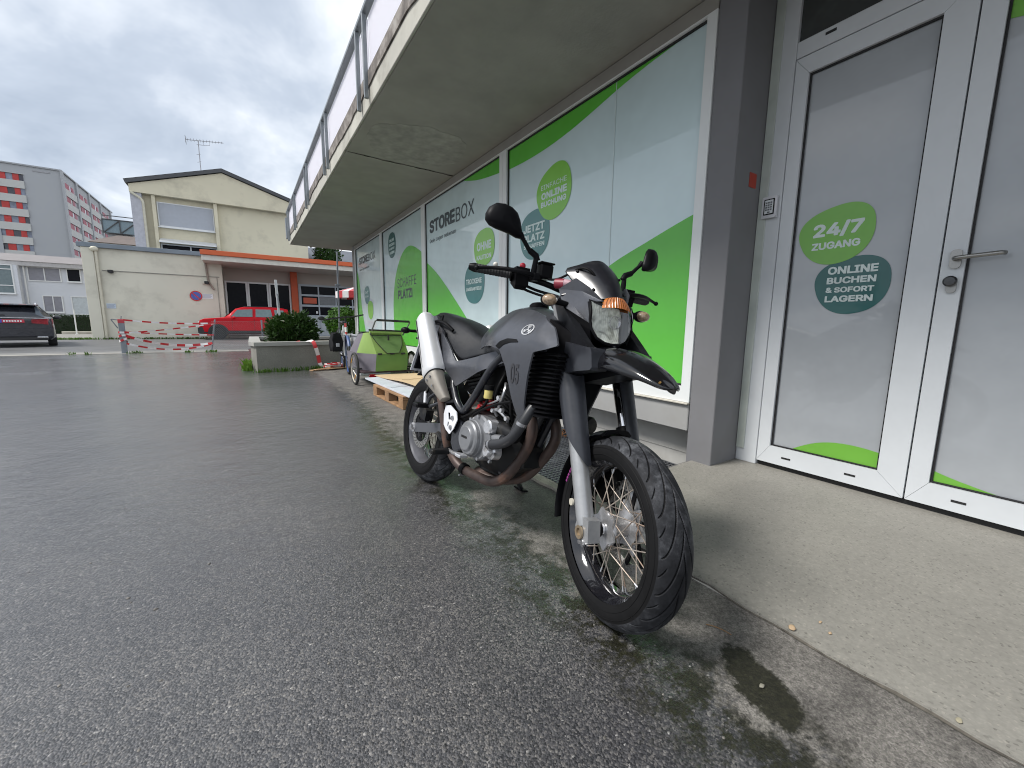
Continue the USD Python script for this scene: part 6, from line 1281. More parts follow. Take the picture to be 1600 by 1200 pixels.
# beak fender
S_ = []
for x, zt, w, dr in ((-.31, .815, .080, .05), (-.22, .832, .088, .07), (-.12, .836, .090, .075), (-.045, .828, .085, .065), (.01, .812, .076, .055), (.06, .793, .063, .042), (.10, .773, .046, .030), (.132, .756, .026, .020), (.144, .749, .008, .010)):
    top = [(x, -w, zt - dr), (x + .002, -w * .97, zt - dr * .55), (x, -w * .62, zt - .010), (x, -w * .2, zt), (x, w * .2, zt), (x, w * .62, zt - .010), (x + .002, w * .97, zt - dr * .55), (x, w, zt - dr)]
    bot = [(x, w * .9, zt - dr), (x, w * .82, zt - dr * .6), (x, w * .5, zt - .02), (x, -w * .5, zt - .02), (x, -w * .82, zt - dr * .6), (x, -w * .9, zt - dr)]
    S_.append(top + bot)
S_ = np.array(S_); nS, nP, _ = S_.shape
S_ = np.stack([spline(S_[:, k], 34) for k in range(nP)], 1)
def ring_spline(q): # rounds the upper surface across
    return np.vstack([spline(q[:8], 22), spline(q[8:], 12)])
S_ = [ring_spline(q) for q in S_]
P_('front_fender', MB().loft(S_), BLKP, bk, True, smooth=60)
P_('fender_bolt', MB().cyl((.118, -.028, .752), (.116, -.031, .755), .005, n=8), pbr('brass_bolt', (.35, .2, .06), .4, metal=.6), bk, True)
under = trimesh.convex.convex_hull(np.array([(x, y, z) for x, z, w in ((-.33, .74, .05), (-.33, .86, .06), (-.1, .80, .05), (-.05, .755, .04), (-.25, .70, .05)) for y in (-w, w)]))
P_('lower_yoke', under, BLKM, bk, True, smooth=25)

# headlight unit, screen, cowl
def lens_pts(k=1., grow=0.):
    a = [(-.082, .982), (-.05, .972), (0, .970), (.05, .972), (.082, .982), (.083, .95), (.080, .918), (.071, .888), (.052, .862), (.026, .849), (0, .846), (-.026, .849), (-.052, .862), (-.071, .888), (-.080, .918), (-.083, .95)]
    a = np.array(a); a[:, 0] -= .010 * np.clip((.95 - a[:, 1]) / .1, 0, 1); c = np.array((-.005, .915)); return (a - c) * k + c
def lens_x(y, z, b=.026): return -.186 - .15 * (z - .848) + b * (1 - ((y + .004) / .083) ** 2) - 6. * max(0, z - .955) * abs(y)
def lens_grid(b, kmin=0., depth=0.):
    L = lens_pts(); c = np.array((-.005, .915)); V, F = [], []; rings = np.linspace(1, .02, 9)
    for kk in rings:
        for p in L: q = c + (p - c) * kk; V.append((lens_x(q[0], q[1], b) + depth * (1 - kk ** 2), q[0], q[1]))
    n = len(L)
    for i in range(8):
        for k in range(n): l = (k + 1) % n; F.append((i * n + k, i * n + l, (i + 1) * n + l, (i + 1) * n + k))
    return MB().add(V, F)
hl_ = P_('headlight', lens_grid(.026), None or glass('headlight_lens', (.95, .96, .94), (.42, .42, .42), .05, 1.45), bk, True, smooth=60)
n_ = {'tc': ('geometry', {}), 'map': ('mapping', {'scale': (1., 1., 1.)}), 'w': ('wave_texture', {'scale': 38., 'distortion': 2.2, 'detail': 2.}), 'n': ('noise_texture', {'scale': 22., 'detail': 3., 'distortion': 1.5}), 'mx': ('mix_float', {'fac': .85}),
      'b': ('bump', {'strength': .6, 'distance': .006}), 'r': ('rgb_ramp', {'ramp': [(.3, (.30, .31, .29)), (.5, (.62, .64, .60)), (.7, (.85, .87, .83))]}), 'p': ('principled_bsdf', {'metallic': .1, 'roughness': .18, 'specular_ior_level': .9})}
REFL = usdkit.material(stage, '/World/Looks/headlight_reflector', n_, [('tc.position', 'map.vector'), ('map.vector', 'w.vector'), ('tc.position', 'n.vector'), ('w.fac', 'mx.a'), ('n.fac', 'mx.b'), ('mx.result', 'b.height'), ('n.fac', 'r.fac'), ('r.color', 'p.base_color'), ('b.normal', 'p.normal')], surface='p.BSDF')
P_('reflector', lens_grid(.010, depth=-.022), REFL, hl_, True, smooth=60)
P_('bulb_shield', MB().lathe([(.020, 0), (.022, .012), (.020, .012)], 20, mat4((0, 0, 1), (0, 1, 0), (1, 0, 0), (-.172, -.012, .918))), CHROME, hl_, True)
rimL = lens_pts(1.03); P_('lens_rim', MB().tube([(lens_x(p[0], p[1], .026) - .006, p[0], p[1]) for p in rimL], .005, 6, closed=True), BLKM, hl_, True)
bk_h = trimesh.convex.convex_hull(np.vstack([np.array([(lens_x(p[0], p[1], .0) - .034, p[0], p[1]) for p in lens_pts(1.0)]), np.array([(-.34, y, z) for y in (-.05, .05) for z in (.88, 1.02)])]))
P_('lens_shroud', MB().loft([[(lens_x(p[0], p[1], .0) + o, p[0], p[1]) for p in lens_pts(k)] for o, k in ((.004, 1.015), (-.034, 1.0))], caps=False), BLKM, hl_, True)
P_('headlight_housing', bk_h, BLKM, bk, True, smooth=40)
# amber lamp above
S_ = []
for t in np.linspace(0, 1, 5):
    ww = .058 * (1 - .35 * t ** 2); zz = .968 + .036 * t
    S_.append([(lens_x(0, .975, .026) + .011 - .018 * t - .022 * (k / 6.) ** 2 * (1.0), .004 + ww * k / 6., zz - .006 * (k / 6.) ** 2) for k in range(-6, 7)])
AMB = pbr('amber_lens', (.46, .15, .03), .12, coat=.7, var=.35, scale=60)
P_('position_lamp', MB().loft(S_, closed=False), AMB, bk, True)
q = MB()
for k in range(-5, 6): q.tube([(s_[k + 6][0] + .0012, s_[k + 6][1], s_[k + 6][2]) for s_ in S_], .0016, 4)
P_('lamp_ribs', q, pbr('amber_dark', (.30, .09, .02), .2), bk, True)
# screen
SCRM = pbr('smoked_screen', (.006, .006, .009), .30, var=.2, spec=.6, dirt=(.05, .05, .055), dirt_amt=.3, dscale=30)
ss, tt = np.linspace(-1, 1, 17), np.linspace(0, 1, 14); V = []
for t in tt:
    w = np.interp(t, [0, .2, .45, .75, .92, 1], [.068, .084, .102, .116, .104, .078])
    for s in ss: V.append((-.192 - .150 * t - .012 * math.sin(PI * t) * -1 - (.060 + .03 * math.sin(PI * t)) * s * s, w * s + .002, .996 + .152 * t - (.030 * t ** 2) * s * s))
n_s = len(ss); F = [(i * n_s + k, i * n_s + k + 1, (i + 1) * n_s + k + 1, (i + 1) * n_s + k) for i in range(len(tt) - 1) for k in range(n_s - 1)]
V = np.array(V); bq = MB().add(V, [f[::-1] for f in F]); bq.add(V + [-.005, 0, -.002], F)
ed = [k for k in range(n_s)] + [i * n_s + n_s - 1 for i in range(1, len(tt))] + [(len(tt) - 1) * n_s + k for k in range(n_s - 2, -1, -1)] + [i * n_s for i in range(len(tt) - 2, 0, -1)]
bq.add(np.vstack([V[ed], V[ed] + [-.005, 0, -.002]]), [(k, (k + 1) % len(ed), len(ed) + (k + 1) % len(ed), len(ed) + k) for k in range(len(ed))])
scr = P_('windscreen', bq, SCRM, bk, True, smooth=50)
for t, s in ((.70, -.78), (.20, -.72), (.70, .78), (.20, .72)):
    w = np.interp(t, [0, .2, .45, .75, .92, 1], [.068, .084, .102, .116, .104, .078]); p = np.array((-.192 - .150 * t + .012 * math.sin(PI * t) - (.060 + .03 * math.sin(PI * t)) * s * s, w * s + .002, .996 + .152 * t - .030 * t ** 2 * s * s))
    P_('screen_bolt', MB().cyl(p, p + np.array((.004, np.sign(s) * .004, .002)), .006, .004, n=10), CABLE, scr, True)
# cowl side panels
for s in (-1, 1):
    A, Bq, C, D = (-.40, s * .122, 1.030), (-.305, s * .108, 1.062), (-.198, s * .050, .985), (-.232, s * .088, .980)
    Em, Fm, Gm, Hm = (-.196, s * .086, .905), (-.235, s * .108, .925), (-.31, s * .126, .955), (-.36, s * .126, .99)
    inw = (0, -s, 0)
    mk = lambda pts: pts if s < 0 else pts[::-1]
    P_('cowl_panel', strip3(mk([A, D, C, (-.245, s * .085, 1.03), Bq]), .005, inw), GREYP, bk, True, smooth=20)
    P_('cowl_panel', strip3(mk([A, Hm, Gm, Fm, Em, D]), .005, inw), GREYP, bk, True, smooth=20, label='grey lower cowl panel beside the headlight')
    P_('cowl_bracket', strip3(mk([Gm, (-.30, s * .10, .885), (-.20, s * .075, .850), Em, Fm]), .005, inw), BLKM, bk, True, smooth=20)
dash = trimesh.convex.convex_hull(np.array([(-.40, -.085, 1.045), (-.40, .085, 1.045), (-.36, -.07, 1.10), (-.36, .07, 1.10), (-.30, -.08, 1.03), (-.30, .08, 1.03), (-.43, -.06, 1.07), (-.43, .06, 1.07)]))
P_('instrument_panel', dash, BLKM, bk, True, smooth=30)
P_('triple_clamp', MB().box((-.055, -.125, -.014), (.055, .125, .014), .012, mat4((.88, 0, .47), (0, 1, 0), (-.47, 0, .88), (-.40, 0, .985))).box((-.055, -.125, -.016), (.055, .125, .016), .012, mat4((.88, 0, .47), (0, 1, 0), (-.47, 0, .88), (-.325, 0, .845))), FRM, bk, True, smooth=25)
# handlebar
HB = [(-.580, -.405, 1.077), (-.505, -.25, 1.066), (-.470, -.15, 1.052), (-.435, -.06, 1.022), (-.435, .06, 1.022), (-.470, .15, 1.052), (-.505, .25, 1.066), (-.580, .405, 1.077)]
hbar = P_('handlebar', MB().tube(rounded(HB, .05, 5), .0115, 14), BLKM, bk, True)
for s in (-1, 1):
    e, i_ = np.array((-.578, s * .40, 1.0768)), np.array((-.515, s * .272, 1.0675))
    P_('grip', MB().tube(resample([i_, e], 26), [.0165 + .0012 * (k % 2) for k in range(26)], 16), pbr('rubber_grip', (.014, .014, .015), .7), hbar, True, smooth=False)
    P_('grip_flange', MB().cyl(i_, i_ + norm(e - i_) * .006, .026, n=18), CABLE, hbar, True)
    P_('bar_end', MB().tube([e, e + norm(e - i_) * .012, e + norm(e - i_) * .03], [.0175, .0175, .012], 14), BLKM, hbar, True)
    sw = trimesh.convex.convex_hull(np.array([(-.50 + dx, s * .243 + dy, 1.066 + dz) for dx, dy, dz in ((-.022, -.028, .028), (-.022, .028, .028), (.022, -.028, .03), (.022, .028, .03), (-.026, -.03, -.03), (-.026, .03, -.03), (.024, -.026, -.038), (.024, .026, -.038), (0, .02, -.052), (0, -.02, -.052))]))
    P_('switch_housing', sw, BLKM, hbar, True, smooth=25)
    lev = spline([(-.452, s * .20, 1.066), (-.440, s * .24, 1.070), (-.455, s * .30, 1.074), (-.495, s * .365, 1.074), (-.512, s * .415, 1.066)], 20)
    P_('lever', MB().tube(lev, np.r_[.009, .010, np.linspace(.009, .006, 18)], 10), BLKM, hbar, True); P_('lever_ball', MB().ball(lev[-1], .0095, 2), BLKM, hbar, True)
    P_('lever_perch', MB().box((-.50, s * .20 - .016, 1.050), (-.435, s * .20 + .016, 1.078), .006), BLKM, hbar, True, smooth=False)
    # mirror: stem, joint, head
    st_ = P_('mirror_stem', MB().tube([(-.470, s * .205, 1.075), (-.47, s * .201, 1.135)], [.011, .009], 10).tube(rounded([(-.47, s * .196, 1.136), (-.47, s * .238, 1.162), (-.47, s * .268, 1.196)], .01), [.0105] * 1 + [.0095] * 6, 10) if False else MB().tube([(-.470, s * .205, 1.072), (-.47, s * .202, 1.132)], [.012, .0095], 12).tube([(-.47, s * .196, 1.128), (-.47, s * .204, 1.146), (-.47, s * .232, 1.160)], [.0125, .0125, .0115], 12).tube([(-.47, s * .23, 1.157), (-.47, s * .262, 1.193), (-.47, s * .278, 1.212)], [.0085, .0075, .012], 12), BLKM, bk, True)
    om = np.array([(.265, 1.196), (.272, 1.225), (.283, 1.258), (.298, 1.283), (.322, 1.298), (.352, 1.304), (.382, 1.300), (.405, 1.282), (.416, 1.256), (.414, 1.234), (.398, 1.219), (.372, 1.212), (.342, 1.208), (.312, 1.203), (.290, 1.196)])
    cm = om.mean(0); S_ = []
    for kk, dx in ((.93, -.016), (1.0, -.013), (1.0, -.004), (.95, .008), (.80, .018), (.55, .025), (.25, .028)): S_.append([(-.472 + dx, s * (cm[0] + (p[0] - cm[0]) * kk), cm[1] + (p[1] - cm[1]) * kk) for p in om])
    if s > 0:   # the left mirror is swung outwards
        ca, sa = math.cos(.72), math.sin(.72); c0 = np.array((-.472, .300)); S_ = [[(c0[0] + (p[0] - c0[0]) * ca - (p[1] - c0[1]) * sa + .010, c0[1] + (p[0] - c0[0]) * sa + (p[1] - c0[1]) * ca, p[2] - .018) for p in x[::-1]] for x in S_]
    P_('mirror_housing', MB().loft(S_), BLKM, st_, True, smooth=50)
    if s < 0: P_('mirror_glass', MB().add([(-.4886, s * (cm[0] + (p[0] - cm[0]) * .9), cm[1] + (p[1] - cm[1]) * .9) for p in om] + [(-.4886, s * cm[0], cm[1])], [(k, (k + 1) % 15, 15) for k in range(15)]), CHROME, st_, True)
    ind = P_('indicator', MB().ball((-.312, s * .196, .972), (.024, .030, .022), 3), BLKM, bk, True)
    P_('indicator_lens', MB().ball((-.303, s * .197, .972), (.026, .0275, .020), 3), pbr('clear_amber_lens', (.30, .215, .14), .12, coat=.8, var=.5, scale=90), ind, True)
    P_('indicator_stem', MB().tube([(-.315, s * .17, .972), (-.325, s * .10, .968)], [.012, .009], 10), CABLE, ind, True)
P_('brake_fluid_box', MB().box((-.500, -.186, 1.065), (-.445, -.132, 1.120), .006), BLKM, hbar, True, smooth=False); P_('box_lid', MB().box((-.503, -.189, 1.1205), (-.442, -.129, 1.127), .003), CABLE, hbar, True, smooth=False)
P_('kill_switch', MB().ball((-.492, -.243, 1.104), (.010, .012, .011), 2), pbr('red_button', (.46, .02, .04), .4), hbar, True)
P_('lever_pin', MB().ball((-.512, -.345, 1.092), .0095, 2), pbr('white_knob', (.6, .58, .52), .4), hbar, True)
P_('horn_cap', MB().cyl((-.425, -.125, 1.050), (-.395, -.102, 1.052), .019, n=16), pbr('dark_red_cap', (.20, .018, .035), .4), bk, True); P_('horn_cap_tip', MB().tube([(-.395, -.102, 1.052), (-.355, -.075, 1.052)], [.018, .008], 14), pbr('pink_tip', (.42, .26, .29), .5), bk, True)
for pts, r_ in (([(-.50, -.22, 1.035), (-.44, -.14, 1.01), (-.36, -.09, .985), (-.33, -.05, .95)], .0055), ([(-.49, -.235, 1.02), (-.43, -.15, .995), (-.35, -.11, .965), (-.32, -.06, .90)], .005), ([(-.45, -.15, 1.065), (-.39, -.10, 1.085), (-.32, -.075, 1.105), (-.28, -.03, 1.06)], .0045), ([(-.49, .235, 1.02), (-.42, .15, .98), (-.34, .08, .93)], .0055), ([(-.16, .062, .62), (-.24, .09, .70), (-.33, .07, .86), (-.40, .0, 1.0)], .005)):
    P_('control_cable', MB().tube(spline(pts, 20), r_, 8), CABLE, bk, True)

# ---------------- tank, shrouds, seat, side panels
def sec(x, w, zt, zb, n=28, pw=2.4, wtop=.8):
    a = np.linspace(0, 2 * PI, n, endpoint=False) - PI / 2; c, s_ = np.cos(a), np.sin(a)
    Y = np.sign(c) * np.abs(c) ** (2 / pw) * w; Z = (zt + zb) / 2 + np.sign(s_) * np.abs(s_) ** (2 / pw) * (zt - zb) / 2
    Y = Y * np.where(Z > (zt + zb) / 2, 1 - (1 - wtop) * ((Z - (zt + zb) / 2) / ((zt - zb) / 2)) ** 2, 1)
    return [(x, y, z) for y, z in zip(Y, Z)]
TK = [(.50, .055, .85, .76), (.55, .075, .862, .75), (.61, .10, .893, .74), (.67, .122, .932, .73), (.74, .142, .966, .72), (.80, .152, .986, .72), (.87, .158, .984, .72), (.94, .155, .966, .73), (1.01, .145, .94, .75), (1.05, .13, .915, .77)]
P_('fuel_tank', MB().loft([sec(x, w, zt, zb, wtop=.62) for x, w, zt, zb in TK]), GREYP, bk, smooth=45)
P_('tank_nose', trimesh.convex.convex_hull(np.array([(x, y, z) for x, z, w in ((1.03, .92, .10), (1.03, .78, .12), (1.13, .875, .085), (1.17, .83, .07), (1.14, .79, .08)) for y in (-w, w)])), BLKM, bk, smooth=30)
P_('tank_cap', MB().lathe([(0, .012), (.035, .012), (.040, .006), (.042, -.02)], 28, mat4((.98, 0, .18), (0, 1, 0), (-.18, 0, .98), (.83, 0, .986))), BLKM, bk)
shr = [(.585, .835), (.64, .885), (.70, .925), (.78, .955), (.86, .962), (.95, .950), (1.05, .922), (1.13, .880), (1.196, .817), (1.15, .802), (1.088, .790), (1.058, .70), (1.036, .600), (1.037, .520), (1.018, .516), (.985, .570), (.962, .620), (.928, .728), (.885, .790), (.80, .800), (.70, .795), (.62, .785)]
def shr_y(x, z):
    top = np.clip((z - .815) / .15, 0, 1); y = -.206 + .105 * top ** 1.5 * (1.0)
    y += .11 * np.clip((.86 - x) / .30, 0, 1) ** 1.4        # narrows towards the seat
    y += .055 * np.clip((.80 - z) / .28, 0, 1) ** 1.3       # tucks in towards the lower tip
    y += .05 * np.clip((x - 1.08) / .12, 0, 1) ** 1.5 * np.clip((z - .80) / .08, 0, 1)
    return y
# crease where the shroud's front edge folds
for s in (-1, 1): P_('tank_shroud', shell(shr, shr_y, .007, .011, s), GREYP, bk, smooth=32)
vent = [(.862, .800), (.885, .818), (.93, .832), (.985, .830), (1.0, .820), (.95, .817), (.91, .806), (.885, .79)]
P_('shroud_vent', shell(vent, lambda x, z: shr_y(x, z) - .0022, .002, .008, -1), CABLE, bk, smooth=False)
lowp = [(1.088, .790), (1.196, .817), (1.165, .79), (1.14, .772), (1.10, .765)]
# emblem: ring with three forks
em = part_group('emblem', bk); EMB = pbr('emblem_silver', (.62, .62, .62), .25, metal=.6); ec = np.array((1.018, .868)); es = .026
ring_ = Point(0, 0).buffer(1., 24).difference(Point(0, 0).buffer(.86, 24)); bars = []
for k in range(3):
    a = PI / 2 + k * 2 * PI / 3; d = np.array((math.cos(a), math.sin(a))); n2 = np.array((-d[1], d[0])); bars.append(LineString([(0, 0), d * .52]).buffer(.075))
    for t in (-.2, 0, .2): bars.append(LineString([d * .42 + n2 * t, d * .84 + n2 * t * 1.15]).buffer(.055))
    bars.append(LineString([d * .44 - n2 * .2, d * .44 + n2 * .2]).buffer(.05))
epoly = affinity.translate(affinity.scale(unary_union([ring_] + bars), es * 1.22, es * .78, origin=(0, 0)), *ec)
for g in getattr(epoly, 'geoms', [epoly]):
    t = trimesh.creation.extrude_polygon(g, .0012, engine='earcut'); v = t.vertices.copy(); y = np.array([shr_y(a_, b_) for a_, b_ in v[:, :2]]) - .001 - v[:, 2]
    P_('ring' if len(g.interiors) else 'fork_mark', MB().add(np.c_[v[:, 0], y, v[:, 1]], t.faces), EMB, em, smooth=False)
t = text_poly('05', 0, 0, .050, .072, True, .0012); v = t.vertices.copy(); X0 = 1.003 - v[:, 0] * 1.0; X0 = .958 + v[:, 0]; Zz = .672 + v[:, 1]; X0 = X0 + (Zz - .672) * .12
yy = np.array([shr_y(a_, b_) for a_, b_ in zip(X0, Zz)]) - .0012 - v[:, 2] * .3
P_('number_decal', MB().add(np.c_[X0, yy, Zz], t.faces), pbr('decal_dark', (.035, .035, .04), .4), bk, smooth=False)
# seat
ST = [(-.06, .060, .970, .945), (-.03, .085, .977, .935), (.06, .110, .972, .920), (.14, .124, .958, .905), (.22, .134, .946, .880), (.29, .140, .932, .838), (.36, .143, .912, .785), (.42, .142, .892, .748), (.484, .136, .868, .726), (.54, .126, .851, .738), (.60, .112, .842, .756), (.66, .098, .840, .772), (.71, .086, .846, .785), (.74, .07, .85, .80)]
def seat_sec(x, w, zt, zb):
    h = zt - zb; R_ = [(0, zt), (.22 * w, zt - .001), (.42 * w, zt - .006), (.58 * w, zt - .018), (.70 * w, zt - .018 - .14 * h), (.82 * w, zt - .018 - .36 * h), (.93 * w, zb + .34 * h), (.99 * w, zb + .12 * h), (w, zb + .05 * h), (.96 * w, zb), (.5 * w, zb - .004)]
    return [(x, -a, b) for a, b in R_[::-1]] + [(x, a, b) for a, b in R_[1:]]
P_('seat', MB().loft([seat_sec(*q) for q in zip(*[spline(np.array(ST), 40)[:, k] for k in range(4)])]), SEATM, bk, smooth=55)
P_('seat_strap', MB().tube(rounded([(.30, -.12, .838), (.27, -.140, .832), (.215, -.140, .830), (.20, -.132, .86), (.185, -.115, .94)], .02), .006, 6), CABLE, bk)
sp_ = [(.205, .885), (.265, .862), (.367, .797), (.43, .747), (.484, .716), (.56, .730), (.66, .752), (.75, .782), (.815, .792), (.835, .772), (.812, .745), (.74, .712), (.664, .676), (.58, .642), (.495, .602), (.447, .632), (.36, .675), (.285, .715), (.225, .775)]
def sp_y(x, z): return -.156 + .022 * np.clip((.30 - x) / .12, 0, 1) - .012 * np.clip(1 - abs(z - .70) / .06, 0, 1) + .05 * np.clip((x - .68) / .15, 0, 1)
for s in (-1, 1): P_('side_panel', shell(sp_, sp_y, .008, .013, s), GREYP, bk, smooth=35)
P_('side_panel_recess', shell([(.235, .845), (.26, .835), (.325, .722), (.30, .715), (.25, .775)], lambda x, z: sp_y(x, z) - .002, .002, .01, -1), BLKM, bk, smooth=False)
P_('side_recess', shell([(.70, .790), (.775, .806), (.80, .80), (.76, .79)], lambda x, z: -.118, .004, .01, -1), CABLE, bk, smooth=False)
tail = trimesh.convex.convex_hull(np.array([(x, y, z) for x, zt, zb, w in ((-.16, .905, .875, .05), (-.06, .945, .87, .075), (.10, .945, .86, .10), (.25, .87, .80, .11)) for z in (zt, zb) for y in (-w, w)]))
P_('seat_base', trimesh.convex.convex_hull(np.array([(x, y, z) for x, z in ((.24, .87), (.32, .80), (.48, .715), (.70, .74), (.80, .78), (.74, .81), (.60, .80)) for y in (-.075, .075)])), CABLE, bk, smooth=False)
P_('seat_skirt', trimesh.convex.convex_hull(np.array([(x, y, z) for x, z in ((.22, .885), (.27, .84), (.37, .765), (.47, .705), (.50, .74), (.38, .82)) for y in (-.132, .132)])), CABLE, bk, smooth=False)
P_('tail_unit', tail, BLKM, bk, smooth=30)
P_('tail_panel', shell([(-.05, .925), (.02, .94), (.11, .94), (.20, .87), (.17, .845), (.06, .885)], lambda x, z: -.118 + .1 * max(0, .05 - x), .02, .015, -1), GREYP, bk, smooth=30)
P_('tail_light', MB().box((-.185, -.045, .875), (-.16, .045, .905), .006), TL, bk, smooth=False)
for s in (-1, 1): P_('grab_handle', MB().tube(rounded([(.10, s * .128, .90), (.20, s * .150, .905), (.30, s * .150, .893), (.345, s * .128, .862)], .03), .009, 8), BLKM, bk)
plate = MB().loft([[(-.09, y, .87), (-.11, y, .87), (-.225, y, .63), (-.205, y, .63)] for y in (-.075, .075)]); P_('plate_holder', plate, BLKM, bk, smooth=False)
P_('number_plate', MB().loft([[(-.140, y, .80), (-.1455, y, .80), (-.2355, y, .615), (-.230, y, .615)] for y in (-.09, .09)]), WHP, bk, smooth=False)
for s in (-1, 1):
    P_('rear_indicator', MB().ball((-.10, s * .20, .845), (.032, .026, .018), 2), BLKM, bk); P_('rear_indicator_stem', MB().tube([(-.11, s * .19, .845), (-.10, s * .06, .855)], [.008, .010], 8), CABLE, bk)

# ---------------- exhaust
mA, mB_ = np.array((.140, .915)), np.array((.335, .650)); md = (mB_ - mA) / np.linalg.norm(mB_ - mA); mn = np.array((-md[1], md[0]))
for s in (-1, 1):
    def ring_m(t, hw, ht, yc=.198, sh=0.):
        c = mA + (mB_ - mA) * t + mn * sh; a = np.linspace(0, 2 * PI, 28, endpoint=False); q = []
        for k in a:
            cx_, sy_ = np.sign(math.cos(k)) * abs(math.cos(k)) ** .75, np.sign(math.sin(k)) * abs(math.sin(k)) ** .75
            p = c + mn * hw * cx_; q.append((p[0], s * (yc + ht * sy_), p[1]))
        return q if s > 0 else q[::-1]
    mf = P_('muffler', MB().loft([ring_m(-.02, .032, .024), ring_m(.0, .046, .034), ring_m(.05, .053, .041), ring_m(.9, .063, .047), ring_m(.97, .065, .049), ring_m(1.02, .064, .048), ring_m(1.05, .060, .044)]), MUFF, bk, smooth=50)
    P_('muffler_cone', MB().loft([ring_m(1.04, .057, .041), ring_m(1.12, .054, .039, sh=-.002), ring_m(1.30, .037, .031, .185, sh=.006), ring_m(1.48, .024, .022, .17, .012)]), TITAN, mf, smooth=50)
    P_('muffler_band', MB().loft([ring_m(1.035, .0585, .0425), ring_m(1.05, .0595, .0435), ring_m(1.065, .0585, .0425)]), CABLE, mf)
    P_('muffler_seam', MB().tube([(p[0], s * .2425, p[1]) for p in (mA + (mB_ - mA) * t - mn * (.01 + .012 * t) for t in np.linspace(.06, .93, 8))], .0022, 5), CABLE, mf)
    for t, o in ((1.13, .022), (1.13, -.012), (1.26, .010)):
        c = mA + (mB_ - mA) * t + mn * o; P_('rivet', MB().cyl((c[0], s * .228, c[1]), (c[0], s * (.2385 if t < 1.2 else .2265), c[1]), .0065, n=12), BOLT, mf)
    for t, o in ((.33, -.042), (.93, -.046)):
        c = mA + (mB_ - mA) * t + mn * o; P_('muffler_bolt', MB().cyl((c[0], s * .21, c[1]), (c[0], s * .2395, c[1]), .006, n=10), CABLE, mf)
    P_('tail_pipe', MB().tube(spline([(.37, s * .172, .56), (.40, s * .162, .49), (.425, s * .152, .41), (.447, s * .145, .345), (.455, s * .135, .31)], 24), .0185, 14), HEADER, bk)
    P_('heat_shield', MB().loft([[(x - .02, s * y_, z) for x, y_, z in ((.30, .155, .86), (.32, .155, .86), (.32, .148, .86), (.30, .148, .86))], [(x - .02, s * y_, z) for x, y_, z in ((.42, .155, .66), (.445, .155, .67), (.445, .148, .67), (.42, .148, .66))]]), CHAR, bk, smooth=False)
P_('header_pipe', MB().tube(spline([(.905, -.035, .60), (.943, -.048, .555), (.958, -.05, .49), (.908, -.05, .366), (.852, -.055, .292), (.780, -.06, .240), (.634, -.075, .222), (.520, -.09, .232), (.445, -.11, .285)], 60), .0215, 18), HEADER, bk)
P_('header_pipe', MB().tube(spline([(.915, .04, .60), (.963, .05, .545), (.985, .052, .490), (.925, .05, .366), (.835, .04, .270), (.74, .0, .232), (.64, -.04, .222)], 50), .0215, 18), HEADER, bk)
P_('pipe_clamp', MB().tube([(.565, -.083, .226), (.54, -.087, .229)], .0265, 18), CABLE, bk); P_('clamp_bolt', MB().cyl((.555, -.11, .20), (.555, -.085, .20), .005, n=8), BOLT, bk)
P_('exhaust_collector', MB().ball((.62, .0, .225), (.07, .06, .032), 3), HEADER, bk)

# ---------------- engine and frame
core = trimesh.convex.convex_hull(np.array([(x, y, z) for x, z in ((.50, .33), (.50, .46), (.62, .52), (.86, .50), (.93, .42), (.93, .34), (.80, .265), (.58, .265)) for y in ((-.125, .125) if (z > .33 and x < .9) else (-.045, .045))]))
P_('crankcase', core, CASED, bk, smooth=25)
cylb = MB()
cd = norm((.34, 0, .94)); cM = mat4(norm(np.cross((0, 1, 0), cd)), (0, 1, 0), cd, (.80, 0, .46))
cylb.box((-.075, -.075, .0), (.075, .075, .30), .012, cM); P_('cylinder', cylb, CASED, bk, smooth=25)
for k in range(8): P_('cooling_fin', MB().box((-.088, -.092, .05 + k * .014), (.088, .092, .054 + k * .014), .001, cM), CASED, bk, smooth=False)
def rnd(c, prof, n=40): # turned about y on the right side: prof (r, outward)
    return MB().lathe(prof, n, mat4((1, 0, 0), (0, 0, 1), (0, -1, 0), c))
P_('clutch_housing', rnd((.742, -.10, .420), [(0, .06), (.088, .06), (.094, .052), (.096, 0)]), CASEM, bk, smooth=30)
cc_ = P_('clutch_cover', rnd((.718, -.16, .412), [(0, .044), (.048, .044), (.052, .040), (.055, .034), (.066, .032), (.072, .026), (.074, .012), (.078, .010), (.080, 0)]), CASEM, bk, smooth=25)
q = MB(); q.box((-.022, -.0045, 0), (.022, .0045, .0015), 0, mat4((1, 0, 0), (0, 0, 1), (0, -1, 0), (.715, -.2041, .417))); P_('cover_badge', q, CASED, cc_, smooth=False)
for k in range(9):
    a = k * 2 * PI / 9 + .2; P_('cover_bolt', rnd((.742 + .088 * math.cos(a), -.158, .420 + .088 * math.sin(a)), [(0, .010), (.007, .010), (.008, 0)], 10), BOLT, cc_)
    
